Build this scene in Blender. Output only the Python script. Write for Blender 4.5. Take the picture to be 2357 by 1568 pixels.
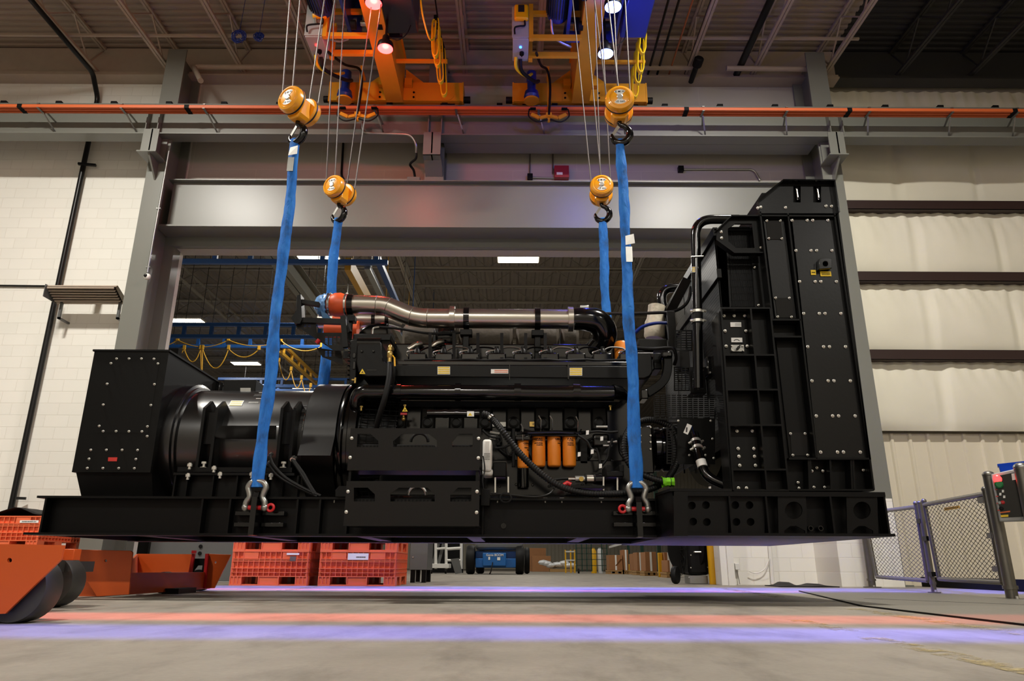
import bpy, bmesh, math, random
from mathutils import Vector, Matrix
from mathutils.geometry import tessellate_polygon
rnd = random.Random(7)
S = bpy.context.scene
for o in list(bpy.data.objects): bpy.data.objects.remove(o)
COL = S.collection
# ------------------------------------------------------------------ camera
IW, IH, FPX = 2357, 1568, 1640.0
PITCH, ROLL, CZ = math.radians(17.56), math.radians(0.27), 0.27
cam = bpy.data.objects.new('camera', bpy.data.cameras.new('camera')); COL.objects.link(cam)
cam.data.sensor_width = 36.0; cam.data.lens = FPX * 36.0 / IW; cam.data.clip_end = 200
CR = Matrix.Rotation(math.pi/2 + PITCH, 3, 'X') @ Matrix.Rotation(ROLL, 3, 'Z')
cam.matrix_world = Matrix.Translation((0, 0, CZ)) @ CR.to_4x4()
S.camera = cam
S.view_settings.view_transform = 'Standard'; S.view_settings.look = 'None'
S.view_settings.gamma = 1.0; S.view_settings.use_curve_mapping = False
S.view_settings.exposure = 0.0
S.cycles.max_bounces = 6; S.cycles.diffuse_bounces = 3; S.cycles.glossy_bounces = 3
S.cycles.sample_clamp_indirect = 4.0; S.cycles.caustics_reflective = False; S.cycles.caustics_refractive = False
S.cycles.use_denoising = True
world = bpy.data.worlds.new('world'); S.world = world; world.use_nodes = True
world.node_tree.nodes['Background'].inputs[0].default_value = (0.02, 0.02, 0.022, 1)
world.node_tree.nodes['Background'].inputs[1].default_value = 0.3

def ray(px, py): return CR @ Vector(((px - IW/2)/FPX, (IH/2 - py)/FPX, -1.0))
def W(px, py, Y): d = ray(px, py); t = Y/d.y; return Vector((d.x*t, Y, CZ + d.z*t))
def F(px, py, Z=0.0): d = ray(px, py); t = (Z - CZ)/d.z; return Vector((d.x*t, d.y*t, Z))
def WX(px, py, X): d = ray(px, py); t = X/d.x; return Vector((X, d.y*t, CZ + d.z*t))

# ------------------------------------------------------------------ large lamps of the hall
def area(name, loc, sx, sy, power, col=(1, .955, .87), rot=(0, 0, 0), spread=math.pi):
    l = bpy.data.lights.new(name, 'AREA'); l.shape = 'RECTANGLE'; l.size = sx; l.size_y = sy
    l.energy = power; l.color = col; l.spread = spread
    o = bpy.data.objects.new(name, l); COL.objects.link(o); o.location = loc; o.rotation_euler = rot
    return o
BAYS = [(-7.0, 5.6, 9.25), (4.2, 5.6, 9.25), (-7.0, -6.3, 8.95), (-1.5, -6.3, 8.95), (4.0, -6.3, 8.95), (9.5, -6.3, 8.95)]
BAYP = [1050, 980, 560, 560, 520, 300]
for (x, y, z), p in zip(BAYS, BAYP): area('bay_lamp', (x, y, z), 1.2, .5, p)
BACKL = [(1193, 597, 20.6), (735, 596, 20.6), (430, 739, 26.5), (566, 837, 32.6), (650, 905, 38.8)]
for px, py, y in BACKL:
    q = W(px, py, y); area('rear_bay_lamp', q - Vector((0, 0, .02)), 1.2, .42, 420)
area('rear_bay_lamp', (6, 24, 9.2), 1.2, .42, 260); area('rear_bay_lamp', (1, 34, 9.2), 1.2, .42, 300)

# ------------------------------------------------------------------ materials
def srgb(h):
    if isinstance(h, str):
        c = [int(h[i:i+2], 16)/255 for i in (0, 2, 4)]
    else: c = [v/255 for v in h]
    return tuple(v/12.92 if v <= .04045 else ((v + .055)/1.055)**2.4 for v in c) + (1,)
def newmat(name):
    m = bpy.data.materials.new(name); m.use_nodes = True
    return m, m.node_tree.nodes, m.node_tree.links, m.node_tree.nodes['Principled BSDF']
def mat(name, col, rough=.5, metal=0., var=.0, scale=8., bump=0., bscale=60., spec=.5, emit=None, estr=0., coat=0.):
    m, N, L, b = newmat(name)
    c = srgb(col); b.inputs['Base Color'].default_value = c
    b.inputs['Roughness'].default_value = rough; b.inputs['Metallic'].default_value = metal
    b.inputs['Specular IOR Level'].default_value = spec; b.inputs['Coat Weight'].default_value = coat
    tc = N.new('ShaderNodeTexCoord')
    if var > 0:
        n = N.new('ShaderNodeTexNoise'); n.inputs['Scale'].default_value = scale; n.inputs['Detail'].default_value = 6
        L.new(tc.outputs['Object'], n.inputs['Vector'])
        mx = N.new('ShaderNodeMix'); mx.data_type = 'RGBA'
        mx.inputs[6].default_value = tuple(v*(1 - var) for v in c[:3]) + (1,)
        mx.inputs[7].default_value = tuple(min(1, v*(1 + var)) for v in c[:3]) + (1,)
        L.new(n.outputs['Fac'], mx.inputs[0]); L.new(mx.outputs[2], b.inputs['Base Color'])
    if bump > 0:
        n2 = N.new('ShaderNodeTexNoise'); n2.inputs['Scale'].default_value = bscale; n2.inputs['Detail'].default_value = 4
        L.new(tc.outputs['Object'], n2.inputs['Vector'])
        bp = N.new('ShaderNodeBump'); bp.inputs['Strength'].default_value = bump; bp.inputs['Distance'].default_value = .01
        L.new(n2.outputs['Fac'], bp.inputs['Height']); L.new(bp.outputs['Normal'], b.inputs['Normal'])
    if emit:
        b.inputs['Emission Color'].default_value = srgb(emit); b.inputs['Emission Strength'].default_value = estr
    return m
def cmu(name, col, mortar, bw=.4, bh=.203, bump=.5, var=.04):
    m, N, L, b = newmat(name); b.inputs['Roughness'].default_value = .6
    g = N.new('ShaderNodeNewGeometry'); sp = N.new('ShaderNodeSeparateXYZ'); cb = N.new('ShaderNodeCombineXYZ')
    L.new(g.outputs['Position'], sp.inputs[0]); L.new(sp.outputs['X'], cb.inputs[0]); L.new(sp.outputs['Z'], cb.inputs[1])
    br = N.new('ShaderNodeTexBrick'); L.new(cb.outputs[0], br.inputs['Vector'])
    br.inputs['Color1'].default_value = srgb(col); br.inputs['Color2'].default_value = tuple(v*(1 - var) for v in srgb(col)[:3]) + (1,)
    br.inputs['Mortar'].default_value = srgb(mortar); br.inputs['Scale'].default_value = 1
    br.inputs['Mortar Size'].default_value = .006; br.inputs['Brick Width'].default_value = bw; br.inputs['Row Height'].default_value = bh
    br.inputs['Mortar Smooth'].default_value = .3
    L.new(br.outputs['Color'], b.inputs['Base Color'])
    bp = N.new('ShaderNodeBump'); bp.inputs['Strength'].default_value = bump; bp.inputs['Distance'].default_value = .006; bp.invert = True
    L.new(br.outputs['Fac'], bp.inputs['Height']); L.new(bp.outputs['Normal'], b.inputs['Normal'])
    return m
def concrete():
    m, N, L, b = newmat('concrete_floor')
    tc = N.new('ShaderNodeTexCoord')
    def noise(sc, vec=None, det=8, rg=.6):
        n = N.new('ShaderNodeTexNoise'); n.inputs['Scale'].default_value = sc; n.inputs['Detail'].default_value = det; n.inputs['Roughness'].default_value = rg
        L.new(vec or tc.outputs['Object'], n.inputs['Vector']); return n
    mp = N.new('ShaderNodeMapping'); mp.inputs['Scale'].default_value = (1, .35, 1); mp.inputs['Rotation'].default_value = (0, 0, .5)
    L.new(tc.outputs['Object'], mp.inputs['Vector'])
    n1 = noise(.9); n2 = noise(6); n3 = noise(45); n4 = noise(3.2, mp.outputs[0], 10, .7)
    r = N.new('ShaderNodeValToRGB'); L.new(n1.outputs['Fac'], r.inputs['Fac'])
    r.color_ramp.elements[0].position = .3; r.color_ramp.elements[0].color = srgb('817b71')
    r.color_ramp.elements[1].position = .7; r.color_ramp.elements[1].color = srgb('958e83')
    r4 = N.new('ShaderNodeValToRGB'); L.new(n4.outputs['Fac'], r4.inputs['Fac'])
    r4.color_ramp.elements[0].position = .34; r4.color_ramp.elements[0].color = (.62, .61, .60, 1)
    r4.color_ramp.elements[1].position = .52; r4.color_ramp.elements[1].color = (1, 1, 1, 1)
    m1 = N.new('ShaderNodeMix'); m1.data_type = 'RGBA'; m1.blend_type = 'MULTIPLY'; m1.inputs[0].default_value = .8
    L.new(r.outputs[0], m1.inputs[6]); L.new(r4.outputs[0], m1.inputs[7])
    ad = N.new('ShaderNodeMath'); ad.operation = 'ADD'; L.new(n2.outputs['Fac'], ad.inputs[0]); L.new(n3.outputs['Fac'], ad.inputs[1])
    r2 = N.new('ShaderNodeMapRange'); r2.inputs[1].default_value = .6; r2.inputs[2].default_value = 1.4; r2.inputs[3].default_value = .86; r2.inputs[4].default_value = 1.1
    L.new(ad.outputs[0], r2.inputs[0])
    m2 = N.new('ShaderNodeMix'); m2.data_type = 'RGBA'; m2.blend_type = 'MULTIPLY'; m2.inputs[0].default_value = 1
    L.new(m1.outputs[2], m2.inputs[6]); L.new(r2.outputs[0], m2.inputs[7])
    # saw-cut joints every 6 m
    sp = N.new('ShaderNodeSeparateXYZ'); L.new(tc.outputs['Object'], sp.inputs[0])
    L.new(m2.outputs[2], b.inputs['Base Color'])
    b.inputs['Roughness'].default_value = .55; b.inputs['Specular IOR Level'].default_value = .25
    bp = N.new('ShaderNodeBump'); bp.inputs['Strength'].default_value = .15; bp.inputs['Distance'].default_value = .004
    L.new(ad.outputs[0], bp.inputs['Height']); L.new(bp.outputs['Normal'], b.inputs['Normal'])
    return m
M = {}
def mk(key, *a, **k): M[key] = mat(key, *a, **k)
M['cmu_white'] = cmu('painted_block_white', 'f0ede4', 'e6e2d8')
M['cmu_grey'] = cmu('painted_block_grey', 'b9b4aa', 'c4bfb4', bw=2.4, bh=.61, bump=.2, var=.02)
M['floor'] = concrete()
mk('grey_steel', '72736b', .36, var=.05, scale=2)
mk('black_sheen', '080808', .3, bump=.06, bscale=40, spec=.3)
mk('grey_shop', '5c5d5c', .4, var=.06)
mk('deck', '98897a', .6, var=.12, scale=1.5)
mk('deck_shaded', '26241f', .7, var=.2, scale=1.5)  # darkened deck copy: lack of light at the right put into the colour
mk('deck_rear', '857d74', .6, var=.12, scale=1.5)
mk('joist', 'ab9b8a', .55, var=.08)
mk('joist_shaded', '2c2b28', .6)  # joist colour darkened the same way, shade painted in
mk('joist_rear', '9a9488', .5)
mk('black_pipe', '111111', .35, spec=.3)
mk('galv', '9a9a96', .32, metal=.85, var=.1, scale=20)
mk('galv_old', '75726a', .38, metal=.75, var=.15, scale=14)
mk('wire_old', '4a453d', .5, metal=.5)
mk('steel', 'b8b6b0', .25, metal=1.)
mk('stainless', 'bdb8ae', .28, metal=1., var=.08, scale=3)
mk('zinc', 'd6d4cc', .3, metal=.7)
mk('chrome', 'd0d0d0', .12, metal=1.)
mk('orange_rail', 'cf6434', .45)
mk('copper', 'a8623a', .4)
mk('crane_yellow', 'd8961c', .38, var=.04)
mk('crane_blue', '0f2878', .3, coat=.3)
mk('crane_blue_black', '141824', .35)
mk('cabinet_grey', 'a3a4a2', .45)
mk('signal_yellow', 'f0b208', .35)
mk('hook_yellow', 'f2a31a', .28, coat=.5)
mk('black_gloss', '060607', .14, spec=.5)
mk('barrel_black', '0b0a0a', .30, spec=.75, coat=.25)
mk('black_sheet', '0c0a09', .36, bump=.05, bscale=25, spec=.4)
mk('insulation_dark', '5b5349', .5, var=.3, scale=10, bump=.9, bscale=12)
mk('black_paint', '070707', .40, bump=.03, bscale=90, spec=.17)
mk('black_satin', '0a0a09', .42, bump=.04, bscale=140, spec=.17)
mk('black_flat', '0c0c0c', .6, spec=.15)
mk('black_rubber', '0b0b0b', .6, spec=.25)
mk('charcoal', '1a1917', .5, bump=.05, bscale=160, spec=.16)
mk('hose', '101010', .5, spec=.3)
def sling_mat():
    m, N, L, b = newmat('sling_fabric'); b.inputs['Roughness'].default_value = .75; b.inputs['Specular IOR Level'].default_value = .2
    tc = N.new('ShaderNodeTexCoord'); mp = N.new('ShaderNodeMapping'); mp.inputs['Scale'].default_value = (1, 1, .4); L.new(tc.outputs['Object'], mp.inputs['Vector'])
    n = N.new('ShaderNodeTexNoise'); n.inputs['Scale'].default_value = 9; n.inputs['Detail'].default_value = 8; n.inputs['Roughness'].default_value = .65; L.new(mp.outputs[0], n.inputs['Vector'])
    r = N.new('ShaderNodeValToRGB'); L.new(n.outputs['Fac'], r.inputs['Fac'])
    r.color_ramp.elements[0].position = .33; r.color_ramp.elements[0].color = srgb('2c5488'); r.color_ramp.elements[1].position = .47; r.color_ramp.elements[1].color = srgb('266bc0')
    e = r.color_ramp.elements.new(.75); e.color = srgb('3f88d6'); L.new(r.outputs[0], b.inputs['Base Color'])
    w = N.new('ShaderNodeTexNoise'); w.inputs['Scale'].default_value = 16; w.inputs['Detail'].default_value = 5; w.inputs['Distortion'].default_value = .5; L.new(mp.outputs[0], w.inputs['Vector'])
    bp = N.new('ShaderNodeBump'); bp.inputs['Strength'].default_value = .75; bp.inputs['Distance'].default_value = .02; L.new(w.outputs['Fac'], bp.inputs['Height']); L.new(bp.outputs['Normal'], b.inputs['Normal'])
    return m
M['sling'] = sling_mat()
mk('white_label', 'eeeeea', .5)
mk('yellow_label', 'ecc81c', .45)
mk('orange_label', 'd8641c', .45)
mk('red_label', 'd0322a', .45)
mk('ink', '14141a', .5)
mk('red_paint', 'c01a20', .4)
mk('rope', '57504e', .5, metal=.3)
mk('dolly_orange', 'c4500f', .42, var=.05, scale=3)
mk('crate_orange', 'ea6f45', .5, var=.05, scale=4)
mk('wheel_grey', '302f2c', .5)
mk('filter_orange', 'ee8a24', .4)
mk('silicone', 'd2521f', .42, var=.08, scale=12)
mk('film_blue', '6a9ad0', .3, spec=.6)
mk('brass', 'b79a58', .3, metal=.9)
mk('girt', '2c1a16', .5)
mk('fabric_wall', 'e2ddcb', .75, var=.06, scale=2.2, bump=.3, bscale=3)
mk('liner', 'd8cfba', .5, var=.03)
mk('blue_steel', '1e4f8f', .4)
mk('genie_blue', '0d5fa8', .4)
mk('bridge_yellow', 'c9982c', .45)
mk('cable_yellow', 'f0cc10', .45)
mk('card', '9a6a42', .8, var=.12, scale=5)
mk('wood', 'a5804e', .7, var=.15, scale=6)
mk('safety_yellow', 'e6ae10', .45)
mk('white_paint', 'e4e2dc', .5)
mk('green_steel', '10382e', .45)
mk('lime', '7ed321', .6)
mk('wrap', 'd8dadb', .3)
mk('alarm_red', '8e1820', .4)
mk('bin_blue', '1648c8', .4)
mk('insulation', 'b9b09c', .5, var=.2, scale=14, bump=.8, bscale=16)
mk('lamp_white', 'ffffff', .5, emit='fff3d8', estr=9.)
mk('lamp_hall', 'ffffff', .5, emit='fff0d0', estr=30.)
mk('lens_red', 'ff2020', .3, emit='ff2a2a', estr=20.)
mk('lens_blue', '80a0ff', .3, emit='5a74ff', estr=45.)
mk('led_red', 'ff2020', .3, emit='ff2a2a', estr=6.)
mk('led_blue', '2060ff', .3, emit='3a78ff', estr=6.)
mk('knob_green', '0f6a34', .35)
mk('line_yellow', 'c9b268', .7, var=.2, scale=9)

# ------------------------------------------------------------------ mesh helpers
ORG = {}
def V(*a): return Vector(a)
class MB:
    def __init__(s): s.v = []; s.f = []
    def add(s, vs, fs):
        o = len(s.v); s.v += [Vector(p) for p in vs]; s.f += [tuple(i + o for i in f) for f in fs]; return s
    def box(s, a, b):
        x0, y0, z0 = a; x1, y1, z1 = b
        return s.add([(x0,y0,z0),(x1,y0,z0),(x1,y1,z0),(x0,y1,z0),(x0,y0,z1),(x1,y0,z1),(x1,y1,z1),(x0,y1,z1)],
                     [(0,3,2,1),(4,5,6,7),(0,1,5,4),(1,2,6,5),(2,3,7,6),(3,0,4,7)])
    def prism(s, pts, d):
        n = len(pts); d = Vector(d); pts = [Vector(p) for p in pts]
        return s.add(pts + [p + d for p in pts], [tuple(range(n)), tuple(range(2*n - 1, n - 1, -1))] +
                     [(i, (i + 1) % n, n + (i + 1) % n, n + i) for i in range(n)])
    def plate(s, outer, holes, d):
        loops = [[Vector(p) for p in outer]] + [[Vector(p) for p in h] for h in holes]; d = Vector(d)
        flat = [p for l in loops for p in l]; n = len(flat)
        tris = tessellate_polygon(loops)
        fs = [tuple(t) for t in tris] + [tuple(i + n for i in reversed(t)) for t in tris]
        o = 0
        for l in loops:
            k = len(l); fs += [(o + i, o + (i + 1) % k, n + o + (i + 1) % k, n + o + i) for i in range(k)]; o += k
        return s.add(flat + [p + d for p in flat], fs)
    def tube(s, pts, r, n=10, closed=False, caps=True, ph=0):
        pts = [Vector(p) for p in pts]; m = len(pts)
        rs = r if isinstance(r, (list, tuple)) else [r]*m
        tang = []
        for i in range(m):
            a = pts[(i - 1) % m] if (closed or i > 0) else pts[i]; b = pts[(i + 1) % m] if (closed or i < m - 1) else pts[i]
            t = (b - a); tang.append(t.normalized() if t.length > 1e-9 else Vector((0, 0, 1)))
        ref = Vector((0, 0, 1)) if abs(tang[0].z) < .9 else Vector((1, 0, 0))
        u = tang[0].cross(ref).normalized(); vs = []
        for i in range(m):
            u = (u - tang[i]*u.dot(tang[i])).normalized(); w = tang[i].cross(u)
            for k in range(n):
                a = 2*math.pi*k/n + ph; vs.append(pts[i] + (u*math.cos(a) + w*math.sin(a))*rs[i])
        fs = []
        for i in range(m if closed else m - 1):
            j = (i + 1) % m
            for k in range(n): fs.append((i*n + k, i*n + (k + 1) % n, j*n + (k + 1) % n, j*n + k))
        if caps and not closed: fs += [tuple(range(n - 1, -1, -1)), tuple((m - 1)*n + k for k in range(n))]
        return s.add(vs, fs)
    def cyl(s, a, b, r, r2=None, n=20): return s.tube([a, b], [r, r if r2 is None else r2], n)
    def lathe(s, prof, org, axis, n=28):
        # prof: (radius, distance along the axis)
        axis = Vector(axis).normalized(); org = Vector(org)
        ref = Vector((0, 0, 1)) if abs(axis.z) < .9 else Vector((1, 0, 0)); u = axis.cross(ref).normalized(); w = axis.cross(u)
        vs = []; m = len(prof)
        for r, h in prof:
            for k in range(n):
                a = 2*math.pi*k/n; vs.append(org + axis*h + (u*math.cos(a) + w*math.sin(a))*max(r, 1e-4))
        fs = [(i*n + k, i*n + (k + 1) % n, (i + 1)*n + (k + 1) % n, (i + 1)*n + k) for i in range(m - 1) for k in range(n)]
        fs += [tuple(range(n - 1, -1, -1)), tuple((m - 1)*n + k for k in range(n))]
        return s.add(vs, fs)
    def bar(s, a, b, w, h, up=(0, 0, 1)):
        a, b = Vector(a), Vector(b); t = (b - a).normalized(); up = Vector(up)
        if abs(t.dot(up)) > .99: up = Vector((0, 1, 0))
        x = t.cross(up).normalized()*w/2; y = x.cross(t).normalized()*h/2
        vs = [a - x - y, a + x - y, a + x + y, a - x + y, b - x - y, b + x - y, b + x + y, b - x + y]
        return s.add(vs, [(0,3,2,1),(4,5,6,7),(0,1,5,4),(1,2,6,5),(2,3,7,6),(3,0,4,7)])
    def ball(s, c, r, n=12, sc=(1, 1, 1)):
        c = Vector(c); prof = []; vs = []; m = n//2 + 1
        for i in range(m):
            a = math.pi*i/(m - 1)
            for k in range(n):
                b = 2*math.pi*k/n
                vs.append(c + Vector((math.sin(a)*math.cos(b)*sc[0], math.sin(a)*math.sin(b)*sc[1], math.cos(a)*sc[2]))*r)
        return s.add(vs, [(i*n + k, i*n + (k + 1) % n, (i + 1)*n + (k + 1) % n, (i + 1)*n + k) for i in range(m - 1) for k in range(n)])
    def build(s, name, m, parent=None, bevel=0., label=None, smooth=True, sharp=35, org=None):
        me = bpy.data.meshes.new(name)
        off = ORG.get(parent.name, Vector((0, 0, 0))) if parent else (Vector(org) if org else Vector((0, 0, 0)))
        me.from_pydata([tuple(p - off) for p in s.v], [], s.f)
        bm = bmesh.new(); bm.from_mesh(me)
        bmesh.ops.remove_doubles(bm, verts=bm.verts, dist=1e-5)
        bmesh.ops.recalc_face_normals(bm, faces=bm.faces); bm.to_mesh(me); bm.free()
        me.materials.append(M[m] if isinstance(m, str) else m)
        if smooth:
            for p in me.polygons: p.use_smooth = True
            me.set_sharp_from_angle(angle=math.radians(sharp))
        o = bpy.data.objects.new(name, me); COL.objects.link(o)
        if parent: o.parent = parent; ORG[o.name] = off
        else: o.location = off; ORG[o.name] = off
        if bevel:
            b = o.modifiers.new('bevel', 'BEVEL'); b.width = bevel; b.segments = 2; b.limit_method = 'ANGLE'; b.angle_limit = math.radians(40)
        if label: o['label'] = label
        return o
def thing(name, label, cat, loc=(0, 0, 0), group=None):
    o = bpy.data.objects.new(name, None); COL.objects.link(o); o.location = loc; o.empty_display_size = .1
    ORG[o.name] = Vector(loc); o['label'] = label; o['category'] = cat
    if group: o['group'] = group
    return o
def tag(o, label, cat, group=None, kind=None):
    o['label'] = label; o['category'] = cat
    if group: o['group'] = group
    if kind: o['kind'] = kind
    return o
def struct(o, label=None):
    o['kind'] = 'structure'
    if label: o['label'] = label; o['category'] = o.name.split('_')[0]
    return o
def dup(root, loc, label=None, rotz=None, rot=None):
    r = root.copy(); COL.objects.link(r); r.location = loc
    if rotz is not None: r.rotation_euler[2] = rotz
    if rot is not None: r.rotation_euler = rot
    if label: r['label'] = label
    for ch in list(root.children):
        c = ch.copy(); COL.objects.link(c); c.parent = r
        for g in list(ch.children):
            d = g.copy(); COL.objects.link(d); d.parent = c
    ORG[r.name] = Vector(loc)
    return r
def inst(src, parent, p):
    # another copy of a small part (bolt ...) at world point p
    c = src.copy(); COL.objects.link(c); c.parent = parent; c.location = Vector(p) - ORG[parent.name]; return c
def text(body, name, m, parent, loc, size, rot=(math.pi/2, 0, 0), extrude=.001, sx=1.0, bold=0.):
    cu = bpy.data.curves.new(name, 'FONT'); cu.body = body; cu.size = size; cu.extrude = extrude; cu.align_x = 'CENTER'; cu.align_y = 'CENTER'; cu.offset = bold
    t = bpy.data.objects.new(name, cu); COL.objects.link(t)
    dg = bpy.context.evaluated_depsgraph_get(); me = bpy.data.meshes.new_from_object(t.evaluated_get(dg))
    bpy.data.objects.remove(t)
    me.materials.clear(); me.materials.append(M[m])
    o = bpy.data.objects.new(name, me); COL.objects.link(o)
    o.rotation_euler = rot; o.scale = (sx, 1, 1)
    o.location = Vector(loc) - (ORG.get(parent.name, Vector((0, 0, 0))) if parent else Vector((0, 0, 0)))
    if parent: o.parent = parent
    return o
def scrib(par, c, w, h, rows=1, m='ink', seed=1, ax=(1, 0, 0), up=(0, 0, 1)):
    # lines of print too small to read: short dashes in rows
    r = random.Random(seed); ax, up, c = Vector(ax).normalized(), Vector(up).normalized(), Vector(c); n = ax.cross(up); mb = MB()
    for i in range(rows):
        z = h*((rows - 1)/2 - i)/max(1, rows) ; x = -w/2; hh = h/rows*.26
        while x < w/2:
            d = min(r.uniform(.03, .11)*w, w/2 - x); q = c + up*z
            mb.prism([q + ax*x - up*hh, q + ax*(x + d) - up*hh, q + ax*(x + d) + up*hh, q + ax*x + up*hh], n*.0006); x += d + .025*w
    return mb.build('lettering', m, par, smooth=False)
def arc(c, r, a0, a1, n, u, w):
    c, u, w = Vector(c), Vector(u), Vector(w)
    return [c + u*r*math.cos(a0 + (a1 - a0)*i/n) + w*r*math.sin(a0 + (a1 - a0)*i/n) for i in range(n + 1)]
def fillet(pts, r, n=6):
    pts = [Vector(p) for p in pts]; out = [pts[0]]
    for i in range(1, len(pts) - 1):
        a, b, c = pts[i-1], pts[i], pts[i+1]; d1 = (a - b); d2 = (c - b); k = min(r, d1.length*.49, d2.length*.49)
        p0 = b + d1.normalized()*k; p1 = b + d2.normalized()*k
        for j in range(n + 1):
            t = j/n; out.append(p0*(1 - t)**2 + b*2*t*(1 - t) + p1*t*t)
    return out + [pts[-1]]
def spline(pts, n=8):
    pts = [Vector(p) for p in pts]; out = []
    for i in range(len(pts) - 1):
        p0 = pts[max(0, i-1)]; p1 = pts[i]; p2 = pts[i+1]; p3 = pts[min(len(pts)-1, i+2)]
        for j in range(n):
            t = j/n
            out.append(.5*((2*p1) + (p2 - p0)*t + (2*p0 - 5*p1 + 4*p2 - p3)*t*t + (3*p1 - p0 - 3*p2 + p3)*t**3))
    return out + [pts[-1]]
def ibeam_x(mb, x0, x1, yc, z0, z1, fw, tf=.02, tw=.015):
    mb.box((x0, yc - fw/2, z0), (x1, yc + fw/2, z0 + tf)); mb.box((x0, yc - fw/2, z1 - tf), (x1, yc + fw/2, z1)); mb.box((x0, yc - tw/2, z0 + tf), (x1, yc + tw/2, z1 - tf))
# ------------------------------------------------------------------ the hall
YW = 11.75
XL, XR = -15.0, 14.0
CLx0, CLx1 = W(263, 806, 11.0).x, W(312, 806, 11.0).x      # left column flange
CRx0, CRx1 = W(1891, 385, 11.0).x, W(1937, 385, 11.0).x    # right column flange
OPL, OPR = W(290, 1246, 11.75).x, W(1657, 1300, 11.75).x   # the opening
HZ0, HZ1, HZ2 = W(1100, 570, 11.65).z, W(1100, 522, 11.2).z, W(1100, 415, 11.2).z
ZD = 9.93
floor = MB().box((XL - 1, -9, -.2), (XR + 1, 62, 0)).build('floor', 'floor', smooth=False); struct(floor)
o = MB().box((XL, YW, 0), (CLx1, YW + .3, ZD)).build('wall_left', 'cmu_white', smooth=False); struct(o)
o = MB().box((CLx1, YW, HZ0), (CRx1, YW + .3, ZD)).build('wall_upper', 'cmu_grey', smooth=False); struct(o)
o = MB().box((OPR, YW, 0), (CRx1, YW + .3, HZ0)).build('wall_back', 'cmu_white', smooth=False); struct(o)
o = MB().box((XL - .3, -9, 0), (XL, 13, 11)).build('wall_west', 'cmu_grey', smooth=False); struct(o)
o = MB().box((XR, -9, 0), (XR + .3, 13, 11)).build('wall_east', 'liner', smooth=False); struct(o)
o = MB().box((XL, -9.3, 0), (XR, -9, 11)).build('wall_front', 'cmu_grey', smooth=False); struct(o)
# insulated fabric wall on the right, bulging between girts
XF0 = CRx1 - .15
def fabric(zlo, zhi, name, off=.12):
    mb = MB(); nx, nz = 150, 16; x1 = XR
    for i in range(nx + 1):
        x = XF0 + (x1 - XF0)*i/nx
        for j in range(nz + 1):
            t = j/nz; z = zlo + (zhi - zlo)*t
            b = .10*math.sin(math.pi*min(1, t*1.02))**.6*(1 + .25*math.sin(x*3.3 + 2*t)) + .022*math.sin(x*27 + 3*math.sin(z*4))*t**3 + .012*math.sin(x*9.1 + z)*t
            if (x - XF0) % 1.5 < .12: b *= .55
            mb.v.append(Vector((x, YW - off - b, z)))
    for i in range(nx):
        for j in range(nz):
            a = i*(nz + 1) + j; mb.f.append((a, a + nz + 1, a + nz + 2, a + 1))
    return mb.build(name, 'fabric_wall', sharp=80)
gz = [W(2150, y, 11.45).z for y in (470, 634, 814)]
glow = W(2150, 997, 11.7).z
zl0 = W(600, 180, 11.55).z
zz = [zl0] + gz + [glow]
names = ['wall_right'] + ['wall_right']*5
for k in range(len(zz) - 1):
    struct(fabric(zz[k + 1] + (.02 if k < 9 else 0), zz[k] - .02, 'wall_right', .12 if k else -.1))
struct(MB().box((XF0, YW + .2, 0), (XR, YW + .3, ZD)).build('wall_right_backing', 'liner', smooth=False))
mb = MB(); x = XF0
while x < XR:      # ribbed liner panel below
    mb.box((x, YW + .02, 0), (x + .30, YW + .2, glow)); mb.prism([(x + .05, YW + .02, 0), (x + .07, YW - .012, 0), (x + .11, YW - .012, 0), (x + .13, YW + .02, 0)], (0, 0, glow)); x += .30
struct(mb.build('wall_liner', 'liner', smooth=False))
for k, z in enumerate(gz):
    h = .11
    g = MB(); g.box((XF0, 11.43, z - h), (XR, 11.45, z + h*.55)).box((XF0, 11.43, z + h*.5), (XR, 11.66, z + h*.55)).box((XF0, 11.43, z - h), (XR, 11.66, z - h*.95))
    o = g.build('wall_girt', 'girt', smooth=False)
    tag(o, ['dark brown steel girt highest on the insulated right wall', 'dark brown steel girt between the two others on the right wall', 'dark brown steel girt lowest on the insulated right wall'][k], 'girt', 'girts on the insulated wall')
# roof deck, ribs along X
def deck(name, x0, x1, y0, y1, z0, slope, m, axis='x', pitch=.152):
    mb = MB(); n = int((y1 - y0)/pitch) if axis == 'x' else int((x1 - x0)/pitch)
    prof = [(0, 0), (.35, 0), (.5, .04), (.85, .04), (1, 0)]
    seq = []
    for i in range(n):
        for t, h in prof[:-1]: seq.append(((i + t)*pitch, h))
    seq.append((n*pitch, 0))
    for d, h in seq:
        if axis == 'x':
            y = y0 + d; z = z0 - slope*(y1 - y) + h; mb.v += [V(x0, y, z), V(x1, y, z)]
        else:
            x = x0 + d; mb.v += [V(x, y0, z0 + h), V(x, y1, z0 + h)]
    for i in range(len(seq) - 1): mb.f.append((2*i, 2*i + 1, 2*i + 3, 2*i + 2))
    o = mb.build(name, m, smooth=False); return struct(o)
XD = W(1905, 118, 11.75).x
SL = .03
deck('ceiling', XL, XD, -9, 12, ZD, SL, 'deck')
deck('ceiling_shaded', XD, XR, -9, 12, ZD, SL, 'deck_shaded')  # same roof carried on, its shade painted into the deck colour
o = MB().box((XL, -9, ZD + .2), (XR, 12.2, ZD + .4)).build('ceiling_top', 'deck', smooth=False); struct(o)
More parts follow.
